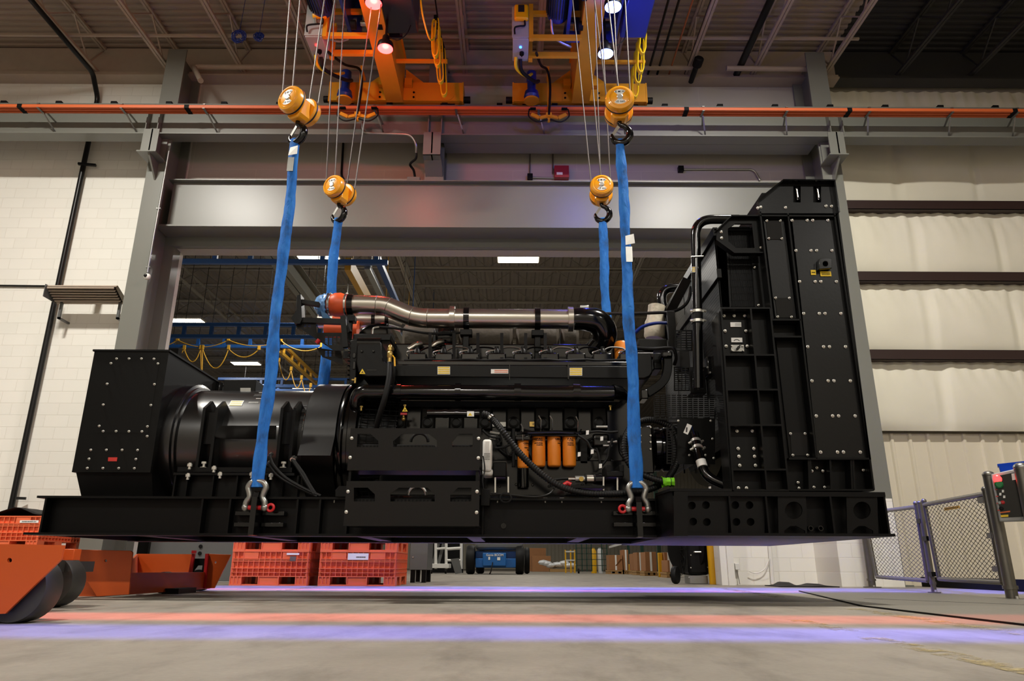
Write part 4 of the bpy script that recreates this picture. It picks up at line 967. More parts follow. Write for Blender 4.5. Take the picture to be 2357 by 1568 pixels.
scrib(jb, V((p0.x + p1.x)/2, 5.979, (p0.z + p1.z)/2 - .01), .05, .06, 5, 'grey_shop', 11)
MB().tube(spline([W(1112, 1050, 5.96), W(1116, 1080, 5.95), W(1111, 1105, 5.93), W(1114, 1135, 5.92)], 6), .006, 6).build('charger_lead', 'black_rubber', jb)
p0, p1 = W(1106, 1165, 5.9), W(1128, 1126, 5.9); MB().box((p0.x, 5.88, p0.z), (p1.x, 5.98, p1.z)).build('switch_box', 'black_satin', GS, bevel=.005)
# --- engine block and trunk
def bx(px0, py0, px1, py1, Y0, Y1, name, m='black_paint', par=None, bevel=.01):
    a, b = W(px0, py1, Y0), W(px1, py0, Y0); return MB().box((a.x, Y0, a.z), (b.x, Y1, b.z)).build(name, m, par or GS, bevel=bevel)
def hcyl(px0, px1, py, Y, rpx, name, m, par=None, n=28, prof=None):
    a, b = W(px0, py, Y), W(px1, py, Y); r = (W(px0, py - rpx, Y).z - W(px0, py + rpx, Y).z)/2*.96
    return MB().cyl(a, V(b.x, a.y, a.z), r, n=n).build(name, m, par or GS)
blk = bx(850, 925, 1470, 1132, 6.55, 7.7, 'engine_block', 'black_gloss')
bx(870, 1060, 1480, 1141, 6.42, 7.8, 'oil_pan', 'black_gloss')
for k in range(8):
    x = 900 + k*66; bx(x, 936, x + 36, 990, 6.50, 6.6, 'inspection_cover', 'black_satin', blk, .02)
    c = W(x + 18, 972, 6.5); MB().lathe([(.05, 0), (.05, .02), (.035, .025), (.035, .01)], c + V(0, .005, 0), (0, -1, 0), 20).build('cover_boss', 'black_satin', blk)
bx(1130, 972, 1200, 982, 6.52, 6.54, 'data_plate', 'galv', blk, 0); bx(1219, 971, 1264, 982, 6.52, 6.54, 'data_plate', 'brass', blk, 0)
scrib(blk, W(1241, 976, 6.515), .12, .025, 2, 'ink', 12)
# pipe with collars in front (glossy coolant manifold)
cm = hcyl(850, 1412, 903, 6.28, 18, 'coolant_manifold', 'black_gloss')
for a, b in ((914, 924), (1048, 1061), (1184, 1199), (1319, 1335)): hcyl(a, b, 903, 6.28, 20.5, 'pipe_collar', 'black_gloss', cm)
a = W(850, 903, 6.28); r = .068
MB().tube(spline([a + V(.02, 0, 0), a + V(-.05, .0, 0), a + V(-.10, .02, -.03), a + V(-.115, .06, -.10), a + V(-.1, .15, -.17)], 6), r, 20).build('manifold_elbow', 'black_gloss', GS)
a = W(1410, 903, 6.28); MB().tube([a, a + V(.06, .02, 0), a + V(.12, .1, -.01), a + V(.14, .3, -.01)], [r, r*.95, r*.7, r*.55], 20).build('manifold_outlet', 'black_gloss', GS)
for px, py in ((932, 935), (1405, 937), (832, 938)):
    p = W(px, py, 6.25); MB().cyl(p, p - V(0, 0, .03), .009).lathe([(.014, 0), (.014, .012)], p, (0, 0, 1), 6).build('drain_cock', 'brass', GS)
# intake rail: left end housing, long rail and right end housing
YI = 6.30
hs = slab([(823, 790), (828, 784), (872, 784), (878, 790), (879, 815), (882, 830), (892, 838), (905, 840), (905, 867), (845, 867), (832, 864), (824, 855), (820, 835)], YI, .5).build('aftercooler_housing', 'black_satin', GS, bevel=.015)
MB().cyl(W(824, 791, YI + .05), V(W(877, 791, YI + .05).x, YI + .05, W(824, 791, YI + .05).z), .055, n=24).build('housing_shoulder', 'black_gloss', hs)
fl = slab([(806, 784), (822, 780), (823, 800), (819, 868), (812, 884), (803, 882)], YI + .04, .5).build('end_flange', 'black_satin', GS, bevel=.006)
for i in range(9):
    p = W(806.5 - i*.35, 790 + i*10.5, YI + .035); MB().lathe([(.009, 0), (.009, .02)], p, (-1, -.5, 0), 6).build('flange_bolt', 'black_gloss', fl)
for y0, y1 in ((812, 824), (832, 850)): bx(811, y0, 819, y1, YI + .03, YI + .05, 'pocket', 'black_gloss', fl, .004)
for px in (833, 860):
    p = W(px, 809, YI); MB().lathe([(.013, 0), (.013, .01), (.008, .014)], p, (0, -1, 0), 12).build('cap_screw', 'black_gloss', hs)
rail = slab([(905, 839), (1468, 843), (1468, 872), (905, 867)], YI + .02, .35).build('intake_rail', 'black_satin', GS, bevel=.008)
bx(905, 832, 1468, 841, YI + .06, YI + .4, 'rail_top', 'black_gloss', rail, .01)
for px in (1173, 1308): bx(px - 1, 836, px + 1, 873, YI + .012, YI + .05, 'rail_joint', 'black_gloss', rail, 0)
slab([(1466, 811), (1500, 811), (1502, 858), (1496, 868), (1484, 873), (1466, 873)], YI, .5).build('aftercooler_housing', 'black_satin', GS, bevel=.015)
MB().cyl(W(1466, 817, YI + .05), V(W(1501, 817, YI + .05).x, YI + .05, W(1466, 817, YI + .05).z), .05, n=24).build('housing_shoulder', 'black_gloss', GS)
el = [(1535, 815), (1536, 845), (1530, 872), (1514, 890), (1488, 907)]
q = spline([W(x, y, YI + .05) for x, y in el], 8); mb = MB()
mb.tube(q, .055, 4, ph=math.pi/4)
mb.build('water_elbow', 'black_satin', GS, bevel=.006)
bx(1524, 808, 1548, 822, YI - .02, YI + .2, 'elbow_head', 'black_gloss', GS, .015); bx(1476, 896, 1492, 918, YI, YI + .2, 'elbow_foot', 'black_gloss', GS, .01)
bx(1505, 812, 1522, 850, YI + .15, YI + .4, 'thermostat_housing', 'black_paint')
# stickers on the rail
for x, y in ((1007, 844), (1311, 847)):
    s = label(rect(x, y, x + 29, y + 18), YI + .015, 'white_label', rail, 'caution_sticker')
    for k in range(4): label(rect(x + 1, y + .8 + k*4.3, x + 28, y + 3.4 + k*4.3), YI + .013, 'yellow_label', s, 'sticker_band', .002)
s = label(rect(1130, 850, 1170, 860), YI + .015, 'white_label', rail, 'caution_sticker')
for k in (2, 6): label(rect(1138, 850 + k, 1169, 851.5 + k), YI + .013, 'orange_label', s, 'sticker_band', .002)
def triangle(cx, cy, w, Y, par):
    s = slab([(cx - w/2, cy + w*.42), (cx, cy - w*.45), (cx + w/2, cy + w*.42)], Y, .003).build('hazard_triangle', 'yellow_label', par, smooth=False)
    slab([(cx - w*.2, cy + w*.2), (cx + w*.05, cy - w*.02), (cx + w*.18, cy + w*.22)], Y - .002, .002).build('hazard_symbol', 'ink', s, smooth=False)
triangle(834, 855, 14, YI - .004, hs); triangle(932, 942, 13, 6.20, blk)
scrib(hs, W(856, 852, YI - .001), .09, .014, 1, 'black_gloss', 13)
# stainless charge-air pipe with silicone sleeve
YP = 6.75
cl = [(800, 702), (838, 702), (868, 703), (890, 706), (915, 716), (940, 726), (962, 731), (985, 733), (1040, 733.5), (1314, 735)]
q = spline([W(x, y, YP) for x, y in cl], 6); rp = (W(900, 700, YP).z - W(900, 744, YP).z)/2*.97
sp1 = MB().tube(q, rp, 32).build('charge_air_pipe', 'stainless', GS)
for px, py in ((870, 703), (893, 707), (947, 728), (985, 733)):
    i = min(range(len(q)), key=lambda i: abs(q[i].x - W(px, py, YP).x)); t_ = (q[min(i+1, len(q)-1)] - q[i-1]).normalized()
    MB().lathe([(rp + .001, -.003), (rp + .004, 0), (rp + .001, .003)], q[i], t_, 32).build('weld_seam', 'steel', sp1)
def band(px, py, w, R, m, name, par=sp1, Y=YP): 
    c = W(px, py, Y); return MB().lathe([(R*.96, -w/2), (R, -w/2), (R, w/2), (R*.96, w/2)], c, (1, 0, 0), 32).build(name, m, par)
band(1041.6, 733, .05, rp*1.25, 'stainless', 'vee_clamp'); band(1313, 735, .05, rp*1.27, 'stainless', 'vee_clamp')
for px, py in ((808, 702), (1074, 733), (1237, 734.5)):
    band(px, py, .055, rp*1.12, 'black_gloss', 'pipe_clamp')
    c = W(px, py, YP); bt = MB().box((c.x - .06, YP - .05, c.z - rp - .09), (c.x + .06, YP + .05, c.z - rp - .03)).box((c.x - .03, YP - .02, c.z - rp - .35), (c.x + .03, YP + .02, c.z - rp - .06)).build('pipe_support', 'black_satin', GS, bevel=.005)
c = W(778, 702, YP); sl = MB().lathe([(rp*1.05, -.10), (rp*1.12, -.09), (rp*1.08, -.06), (rp*1.22, -.03), (rp*1.25, .03), (rp*1.1, .07), (rp*1.12, .1), (rp*1.02, .11)], c, (1, 0, 0), 32).build('silicone_sleeve', 'silicone', GS)
for dx in (-.08, .085): MB().lathe([(rp*1.13, -.012), (rp*1.15, -.01), (rp*1.15, .01), (rp*1.13, .012)], c + V(dx, 0, 0), (1, 0, 0), 32).cyl(c + V(dx, -.02, rp*1.15), c + V(dx, .03, rp*1.15), .012).build('hose_clamp', 'steel', sl)
# blue plastic film over the open pipe end
r = random.Random(3); mb = MB(); n, m = 14, 20
c = W(744, 704, YP)
for i in range(n + 1):
    k = i/n
    for j in range(m):
        a = 2*math.pi*j/m; R = rp*(1.25 - .15*k - (.95*k**4)) * (1 + r.uniform(-.09, .09))
        mb.v.append(c + V(.05 - .14*k + r.uniform(-.008, .008), R*math.cos(a), R*math.sin(a)))
for i in range(n):
    for j in range(m): mb.f.append((i*m + j, i*m + (j + 1) % m, (i + 1)*m + (j + 1) % m, (i + 1)*m + j))
mb.f.append(tuple(n*m + j for j in range(m)))
tl_ = [W(738, 715, YP - .1), W(752, 722, YP - .12), W(764, 735, YP - .1), W(756, 742, YP - .08), W(742, 732, YP - .09)]
mb.prism(tl_, (0, .012, 0)); mb.build('plastic_film', 'film_blue', GS, sharp=20)
# black cast elbow at the right end of the pipe
c = W(1320, 735, YP); R = W(1320, 712, YP).z - c.z
q = spline([c, c + V(.12, 0, 0), c + V(.24, .02, -.02), c + V(.31, .06, -.10), c + V(.30, .12, -.2), c + V(.2, .2, -.30)], 6); MB().tube(q, [R*1.02 + .02*math.sin(math.pi*i/(len(q) - 1)) for i in range(len(q))], 28).build('cast_elbow', 'black_gloss', GS)
bx(1336, 702, 1356, 716, YP - .03, YP + .05, 'pressure_sensor', 'galv', GS, .008)
# second pipe and turbo shields in the vee behind
YR = 7.55
q = [W(735, 737, YR), W(850, 737, YR), W(900, 738, YR), W(930, 748, YR)]
MB().tube(spline(q, 5), rp*.95, 24).build('charge_air_pipe', 'stainless', GS)
MB().tube([W(770, 740, YR - .05), W(818, 740, YR - .05)], rp*1.12, 24).build('silicone_sleeve', 'silicone', GS); MB().tube([W(750, 757, YR - .1), W(825, 760, YR - .1)], rp*1.0, 24).build('silicone_sleeve', 'silicone', GS)
for px in (790, 862, 893): 
    cc = W(px, 737, YR); MB().lathe([(rp*1.0, -.02), (rp*1.05, -.02), (rp*1.05, .02), (rp, .02)], cc, (1, 0, 0), 24).build('pipe_clamp', 'black_gloss', GS)
MB().prism(pp([(822, 772), (832, 755), (848, 746), (868, 742), (893, 742), (893, 772)], 7.0), (0, .5, 0)).build('turbo_inlet', 'black_gloss', GS, bevel=.02)
MB().tube(spline([W(873, 753, 6.6), W(862, 755, 6.6), W(858, 760, 6.6), W(857, 775, 6.6)], 5), .011, 8).build('breather_tube', 'steel', GS); MB().tube(spline([W(873, 753, 6.6), W(920, 757, 6.65), W(990, 768, 6.7), W(1060, 766, 6.75)], 5), .013, 8).build('breather_hose', 'black_rubber', GS)
bx(812, 768, 900, 784, 6.5, 7.4, 'gear_cover', 'black_satin', GS, .01)
for px0, px1, m_ in ((930, 1000, 'insulation_dark'), (1005, 1050, 'black_gloss'), (1058, 1180, 'insulation_dark'), (1188, 1285, 'insulation_dark'), (1290, 1330, 'insulation_dark')):
    a, b = W(px0, 782, 7.1), W(px1, 782, 7.1); MB().lathe([(.13, 0), (.17, .03), (.18, (b.x - a.x)*.5), (.17, b.x - a.x - .03), (.13, b.x - a.x)], a, (1, 0, 0), 24).build('turbo_heat_shield', m_, GS)
bx(900, 792, 1460, 838, 6.85, 7.5, 'cylinder_head', 'black_gloss', GS, .02)
# rocker covers with injector clutter along the top
for k in range(9):
    x = 938 + k*61
    rc = bx(x, 812, x + 44, 833, 6.5, 6.85, 'rocker_cover', 'black_gloss', GS, .015)
    c = W(x + 22, 810, 6.55); MB().lathe([(.04, 0), (.035, .03), (.02, .05), (.02, .07)], c - V(0, 0, .02), (0, 0, 1), 14).build('injector_cap', 'black_satin', rc)
    MB().tube(spline([c + V(-.07, 0, -.06), c + V(-.10, -.02, -.02), c + V(-.06, -.03, .0), c + V(-.02, -.02, .01)], 4), .007, 6).build('fuel_line', 'steel', rc)
    MB().tube(spline([c + V(.02, .1, .04), c + V(.09, .12, .08), c + V(.2, .12, .075), c + V(.25, .1, .04)], 4), .009, 6).build('injector_pipe', 'steel' if k % 2 else 'black_gloss', rc)
    MB().box((c.x - .06, 6.62, c.z + .0), (c.x - .02, 6.66, c.z + .03)).box((c.x + .03, 6.62, c.z), (c.x + .07, 6.66, c.z + .02)).build('wire_connector', 'black_satin', rc, bevel=.004)
MB().tube(spline([W(930 + i*30, 830 - (i % 3), 6.42 + .02*math.sin(i)) for i in range(18)], 4), .011, 6).build('wiring_loom', 'black_rubber', GS)
for k, px in enumerate((990, 1045, 1100, 1155, 1210, 1255)):
    MB().bar(W(px, 830, 6.5), W(px, 768, 6.6), .03, .02, (0, 1, 0)).build('pipe_strut', 'black_satin', GS, smooth=False)
for px, py in ((1005, 790), (955, 795)):
    MB().tube([W(px - 14, py + 10, 6.75), W(px, py, 6.75), W(px + 14, py - 3, 6.8)], .03, 14).build('exhaust_runner', 'stainless', GS)
# brass ball valve and hose
c0, c1 = W(898, 796, 6.2), W(897, 834, 6.2)
bv = MB().tube(fillet([c0 + V(0, .12, .0), c0, c1], .03), .02, 14).lathe([(.02, 0), (.027, .01), (.027, .05), (.02, .06)], c0.lerp(c1, .75), (0, 0, 1), 8).lathe([(.02, 0), (.026, .008), (.026, .03)], c0.lerp(c1, .35), (0, 0, 1), 12).build('ball_valve', 'brass', GS)
MB().bar(W(904, 818, 6.18), W(908, 824, 6.17), .012, .006).bar(W(908, 823, 6.17), W(909, 843, 6.17), .014, .005).build('valve_handle', 'signal_yellow', bv, smooth=False)
MB().cyl(c1, c1 - V(0, 0, .05), .024).build('hose_fitting', 'steel', bv)
MB().tube(spline([W(897, 836, 6.2), W(895, 872, 6.14), W(886, 915, 6.1), W(874, 955, 6.15), W(865, 990, 6.25)], 7), .025, 14).build('coolant_hose', 'black_rubber', GS)
MB().tube(spline([W(905, 836, 6.25), W(905, 862, 6.25), W(900, 890, 6.3)], 7), .022, 12).build('coolant_hose', 'black_rubber', GS)
hv = MB().cyl(W(929, 967, 6.4), W(929, 955, 6.4), .012).ball(W(929, 965, 6.4), .022, 10).build('drain_valve', 'brass', GS); MB().bar(W(922, 953, 6.38), W(937, 953, 6.38), .012, .02).build('valve_handle', 'red_paint', hv, smooth=False)
p = W(818, 870, 6.25); MB().cyl(p, p - V(0, 0, .05), .01).cyl(p - V(0, 0, .02), p + V(-.03, 0, -.02), .01).build('air_cock', 'brass', GS)
# breather canister and corrugated hose
cn = hcyl(984, 1092, 952.5, 6.12, 9.5, 'breather_canister', 'black_gloss'); hcyl(1092, 1104, 953, 6.12, 11, 'canister_cap', 'black_gloss', cn)
for a in (1020, 1047): hcyl(a, a + 9, 952.5, 6.12, 10.5, 'canister_strap', 'black_gloss', cn)
label(rect(1075, 947, 1091, 959), 6.07, 'white_label', cn); label([(1077, 957), (1082, 950), (1087, 957)], 6.068, 'yellow_label', cn, 'label_mark', .001)
hz = [(1112, 953), (1124, 957), (1140, 972), (1156, 992), (1173, 1015), (1199, 1047), (1225, 1073), (1251, 1095), (1277, 1113), (1309, 1127), (1353, 1136), (1396, 1137), (1441, 1135), (1490, 1128), (1530, 1108), (1556, 1070), (1563, 1030), (1550, 990), (1520, 971), (1486, 967), (1456, 980), (1439, 1010), (1440, 1050), (1462, 1083), (1495, 1099), (1532, 1110)]
yy = [6.1, 6.08, 6.05] + [6.0]*10 + [6.05, 6.12, 6.2, 6.25, 6.28, 6.25, 6.2, 6.15, 6.1, 6.08, 6.06, 6.03, 6.0]
q = spline([W(x, y, Y) for (x, y), Y in zip(hz, yy)], 24)
d = 0; rs = []
for i in range(len(q)):
    if i: d += (q[i] - q[i-1]).length
    rs.append(.0275 + .003*math.sin(d*2*math.pi/.022))
ch = MB().tube(q, rs, 14).build('corrugated_hose', 'hose', GS, sharp=70)
MB().lathe([(.033, -.012), (.035, -.012), (.035, .012), (.033, .012)], q[34], (q[36] - q[34]).normalized(), 20).build('hose_clamp', 'steel', ch)
c = q[-1]; r = random.Random(5); mb = MB(); nn = 8
for i in range(nn + 1):
    for j in range(14):
        a = 2*math.pi*j/14; R = .036*(1 + r.uniform(-.15, .15))*(1 if i > 0 else 1.25); mb.v.append(c + V(-.03 + .1*i/nn, R*math.cos(a), R*math.sin(a)))
for i in range(nn):
    for j in range(14): mb.f.append((i*14 + j, i*14 + (j + 1) % 14, (i + 1)*14 + (j + 1) % 14, (i + 1)*14 + j))
mb.f.append(tuple(nn*14 + j for j in range(14))); cap = mb.build('tape_cap', 'lime', GS, sharp=25)
MB().lathe([(.04, -.002), (.042, 0), (.04, .002)], c + V(.04, 0, 0), (1, 0, 0), 16).build('cable_tie', 'ink', cap)
# oil and fuel filters with printed wraps
def wraptext(s, par, c, R, z, size, ang, right, m='ink', bold=.0004, sx=1.25):
    o = text(s, 'lettering', m, par, (0, 0, 0), size, (0, 0, 0), .0004, bold=bold); o.location = (0, 0, 0); off = ORG[par.name]
    w = max(v.co.x for v in o.data.vertices)*sx
    for v in o.data.vertices:
        a = ang + (v.co.x*sx + (-w if right else w))/R; v.co = Vector((c.x + (R + .0022)*math.sin(a), c.y - (R + .0022)*math.cos(a), z + v.co.y)) - off
bx(1222, 994, 1330, 1004, 6.25, 6.42, 'filter_head', 'black_gloss', GS, .008); bx(1186, 1003, 1221, 1013, 6.25, 6.42, 'filter_head', 'black_gloss', GS, .008)
for cx, y0, y1, wpx, rot in ((1204, 1012, 1079, 13, .55), (1240.3, 1002, 1075, 15.2, -.15), (1275.8, 1002, 1075, 15.2, .62), (1311, 1002, 1075, 15.2, -.15)):
    Y = 6.33; t0, b0 = W(cx, y0, Y), W(cx, y1, Y); R = W(cx + wpx, y0, Y).x - t0.x; h = t0.z - b0.z
    f = MB().lathe([(R*.75, 0), (R*.93, .008), (R, .022), (R, h - .012), (R*.95, h)], b0, (0, 0, 1), 36).build('oil_filter', 'filter_orange', GS)
    cc = V(t0.x, Y, 0)
    for ang, right in (((.52, True),) if cx in (1240.3, 1311) else ((.06, False), (-.82, True))):
        wraptext('GENERAC', f, cc, R, t0.z - .044, .022, ang, right, bold=.0008); aa = ang if right else ang + 1.72
        wraptext('GENUINE', f, cc, R, t0.z - .080, .015, aa, True, bold=.0006); wraptext('PARTS', f, cc, R, t0.z - .098, .015, aa, True, bold=.0006)
        mb = MB()
        for i in range(13):
            a = aa - 1.7*(1 - i/12); h = .0065*(.25 + .75*i/12)
            for z in (t0.z - .060 + h/2, t0.z - .060 - h/2): mb.v.append(V(cc.x + (R + .001)*math.sin(a), Y - (R + .001)*math.cos(a), z))
        for i in range(12): mb.f.append((2*i, 2*i + 1, 2*i + 3, 2*i + 2))
        mb.build('printed_line', 'ink', f)
    if cx < 1210: MB().lathe([(R*.7, -.02), (R*.9, -.05), (R*.95, -.14), (R, -.16), (R, 0)], b0, (0, 0, 1), 28).build('separator_bowl', 'black_gloss', f)
for px, py in ((1240, 957), (1266, 957), (1326, 959), (1199, 976)):
    a, b = W(px, py, 6.2), W(px + 5, py + 10, 6.2); MB().tube([a, b, b + V(.0, .05, -.1)], .006, 6).build('test_port', 'steel', GS)
a = W(1205, 996, 6.25); MB().tube(spline([W(1190, 997, 6.25), W(1225, 996, 6.2), W(1280, 995, 6.22), W(1330, 997, 6.25), W(1352, 996, 6.3)], 5), .016, 10).build('fuel_rail', 'black_gloss', GS)
# braided lines, prelube pump, brackets
for pts in ([(1352, 996), (1375, 993), (1400, 995), (1422, 994)], [(1330, 1002), (1350, 1015), (1360, 1032), (1372, 1038)], [(1372, 1032), (1378, 1050), (1382, 1072)], [(1410, 1010), (1402, 1035), (1398, 1055), (1385, 1072)], [(1270, 1106), (1290, 1103), (1312, 1102)], [(1110, 990), (1128, 1005), (1150, 1008)], [(1140, 1032), (1160, 1030), (1172, 1024)], [(1165, 1032), (1170, 1048), (1180, 1040)]):
    MB().tube(spline([W(x, y, 6.18) for x, y in pts], 6), .011, 8).build('fuel_hose', 'black_rubber', GS)
pm = hcyl(1349, 1366, 1103, 6.05, 11, 'prelube_pump', 'stainless'); hcyl(1366, 1385, 1103, 6.05, 12, 'pump_motor', 'black_gloss', pm); hcyl(1324, 1350, 1103, 6.05, 8, 'pump_body', 'galv', pm); hcyl(1308, 1325, 1103, 6.05, 4, 'pump_fitting', 'steel', pm)
p = W(1338, 1103, 6.0); MB().lathe([(.02, 0), (.02, .012), (.01, .012)], p, (0, -1, 0), 16).build('port_plug', 'brass', pm); hcyl(1346, 1350, 1103, 6.05, 12.5, 'pump_strap', 'black_satin', pm); hcyl(1366, 1370, 1103, 6.05, 12.5, 'pump_strap', 'black_satin', pm)
bx(1316, 1118, 1392, 1124, 5.98, 6.2, 'pump_shelf', 'black_satin', GS, .003)
v_ = MB().tube([W(1297, 1118, 6.05), W(1306, 1112, 6.05), W(1314, 1116, 6.05)], .02, 10).build('shutoff_valve', 'red_paint', GS)
for px, t0_, b0_ in ((1140, 1098, 1134), (1170, 1098, 1134), (1389, 1098, 1130), (1421, 1098, 1130)):
    MB().bar(W(px, t0_, 6.05), W(px, b0_, 6.05), .012, .012).build('threaded_rod', 'zinc', GS)
bx(1134, 1064, 1166, 1098, 6.02, 6.3, 'engine_mount', 'black_satin'); bx(1396, 1084, 1436, 1098, 6.0, 6.3, 'engine_mount', 'black_satin'); bx(1396, 1070, 1406, 1086, 6.0, 6.3, 'mount_ear', 'black_satin', GS, .003); bx(1426, 1070, 1436, 1086, 6.0, 6.3, 'mount_ear', 'black_satin', GS, .003)
cc = W(1164, 1146, 5.88); mb = MB()
for k in range(3): mb.tube([cc + V((.05 - .004*k)*math.cos(a), -.004*k, (.04 - .003*k)*math.sin(a)) for a in [2*math.pi*i/20 for i in range(20)]], .003, 5, closed=True)
mb.build('coiled_wire', 'black_rubber', GS)
MB().tube(spline([W(1130, 1136, 5.9), W(1170, 1139, 5.9), W(1230, 1144, 5.9), W(1262, 1138, 5.92), W(1275, 1125, 6)], 6), .008, 6).build('earth_cable', 'charcoal', GS)
# --- front end: alternator pulley, air cleaner, fan guards
bx(1470, 980, 1500, 1090, 6.3, 6.8, 'front_cover', 'black_gloss'); a = W(1500, 1035, 6.55)
MB().lathe([(.15, 0), (.2, .01), (.2, .06), (.185, .07), (.185, .09), (.2, .1), (.2, .14), (.1, .15)], a, (1, 0, 0), 32).build('crank_pulley', 'black_gloss', GS)
for py in (984, 1003, 1018, 1034):
    for px in (1474, 1497): 
        p = W(px, py, 6.295); MB().lathe([(.009, 0), (.009, .012)], p, (0, -1, 0), 6).build('cover_screw', 'steel', GS)
bx(1470, 780, 1535, 800, 6.7, 7.1, 'control_panel_back', 'charcoal', GS, .006)
a = W(1432, 838, 6.75); b = W(1438, 788, 6.75); MB().lathe([(.065, 0), (.07, .02), (.07, .20), (.055, .225)], a, (0, 0, 1), 28).build('coolant_filter', 'filter_orange', GS)
MB().tube(spline([W(1466, 801, 6.35), W(1500, 803, 6.3), W(1540, 801, 6.3), W(1552, 806, 6.3), W(1556, 825, 6.35), W(1552, 840, 6.4)], 6), .016, 8).build('wiring_loom', 'black_rubber', GS)
MB().tube(spline([W(1392, 722, 7.2), W(1450, 722, 6.9), W(1515, 720, 6.7), W(1545, 718, 6.7), W(1570, 708, 6.7), W(1585, 690, 6.7), W(1590, 660, 6.7)], 6), .016, 8).build('wiring_loom', 'black_rubber', GS)
MB().tube(spline([W(1462, 766, 6.7), W(1480, 752, 6.7), W(1510, 744, 6.7), W(1545, 744, 6.7)], 6), .017, 8).build('wiring_loom', 'crane_blue', GS)
bx(1541, 716, 1553, 800, 6.55, 6.6, 'guard_post', 'charcoal', GS, .003)
MB().tube(spline([W(1512, 705, 7.8), W(1508, 745, 7.8), W(1506, 780, 7.8)], 4), [.10]*4 + [.12]*4 + [.1], 16).build('exhaust_blanket', 'insulation', GS)
def grid_guard(px, Y, nx, ny, name, frame=.012, barw=.007, par=None):
    c = pp(px, Y); mb = MB()
    for i in range(nx + 1):
        k = i/nx; mb.bar(c[0].lerp(c[1], k), c[3].lerp(c[2], k), barw if 0 < i < nx else frame, .006, (0, 1, 0))
    for j in range(ny + 1):
        k = j/ny; mb.bar(c[0].lerp(c[3], k), c[1].lerp(c[2], k), barw*.8 if 0 < j < ny else frame, .006, (0, 1, 0))
    return mb.build(name, 'black_satin', par or GS, smooth=False)
def louvre_panel(px, Y, nx, ny, name):     # sheet with rows of slots
    (x0, y0), (x1, y1) = px[0], px[2]; holes = []; w = (x1 - x0)/nx; h = (y1 - y0)/ny
    for i in range(nx):
        for j in range(ny): holes.append(rect(x0 + w*(i + .1), y0 + h*(j + .22), x0 + w*(i + .9), y0 + h*(j + .78)))
    return slab([(x0 - 2, y0 - 2), (x1 + 2, y0 - 2), (x1 + 2, y1 + 2), (x0 - 2, y1 + 2)], Y, .004, holes).build(name, 'black_satin', GS, smooth=False)
louvre_panel(rect(1555, 762, 1592, 806), 6.5, 3, 8, 'belt_guard'); louvre_panel(rect(1553, 846, 1586, 898), 6.35, 4, 11, 'belt_guard')
louvre_panel(rect(1507, 908, 1645, 964), 6.2, 11, 12, 'belt_guard'); louvre_panel(rect(1536, 974, 1560, 1066), 6.25, 2, 15, 'belt_guard')
gp = slab(rect(1559, 964, 1646, 1069), 6.18, .006).build('guard_plate', 'black_satin', GS, smooth=False)
bolts([(1561.5, 969), (1636, 969), (1640, 1010.5), (1643, 1055), (1587, 1048), (1624, 1048)], 6.175, gp, .0085)
bx(1566, 808, 1586, 846, 6.4, 6.6, 'tensioner_cover', 'charcoal', GS, .004)

# loose wiring, clips and small pipes in front of the block
r = random.Random(21)
for k in range(16):
    x0, y0 = 1125 + r.uniform(0, 330), 985 + r.uniform(0, 25); pts = [(x0, y0)]
    for j in range(4): pts.append((pts[-1][0] + r.uniform(-26, 30), min(1110, pts[-1][1] + r.uniform(4, 34))))
    w_ = MB().tube(spline([W(x, y, 6.47 + r.uniform(-.03, .05)) for x, y in pts], 5), r.choice((.006, .008, .011)), 7).build('wiring_loom', 'black_rubber', GS)
    c = W(*pts[2], 6.43); MB().box((c.x - .018, c.y - .01, c.z - .012), (c.x + .018, c.y + .02, c.z + .012)).build('wire_connector', 'black_satin', w_, bevel=.004)
for px, py, dx, dy in ((1124, 1003, 18, 3), (1127, 1008, 14, 2), (1398, 1018, 22, -1), (1388, 1026, 20, 0), (1372, 983, 26, 0), (1128, 995, 22, 4)):
    MB().cyl(W(px, py, 6.2), W(px + dx, py + dy, 6.2), .012).build('pipe_stub', 'galv', GS)
for px, py in ((1352, 996), (1363, 1040), (1333, 1046), (1382, 1073), (1385, 1010)):
    c = W(px, py, 6.1); MB().prism([c + V(-.012, 0, -.02), c + V(.012, 0, -.015), c + V(.014, 0, .02), c + V(-.01, 0, .018)], (0, .006, 0)).build('cable_tag', 'white_label', GS, smooth=False)
for k in range(14):
    c = W(960 + 38*k, 1118 + 4*r.uniform(-1, 1), 6.41); MB().lathe([(.012, 0), (.012, .012), (.008, .016)], c, (0, -1, 0), 8).build('pan_bolt', 'black_gloss', GS)
bx(1178, 986, 1186, 1075, 6.4, 6.56, 'cable_channel', 'black_satin', GS, .004); bx(1335, 1010, 1352, 1068, 6.42, 6.56, 'cover_plate', 'black_satin', GS, .006); bx(1365, 998, 1402, 1028, 6.36, 6.56, 'starter_motor', 'black_gloss', GS, .02)
# --- radiator pod
YR_ = 5.55
R1 = slab([(1750, 491), (1814, 491), (1814, 500), (1929, 500), (2012, 1129), (1690, 1129), (1672, 823), (1780, 823)], YR_ + .12, .02).build('side_panel', 'black_satin', GS, smooth=False)
rx0, rx1 = W(1690, 1129, YR_ + .12).x + .12, W(2012, 1129, YR_).x
zr0, zr1 = bz1, W(1860, 419, YR_).z
body = MB().box((W(1760, 600, YR_ + .14).x + .05, YR_ + .16, zr0), (rx1 - .01, 8.12, zr1 - .02)).build('radiator_core', 'black_flat', GS, smooth=False)
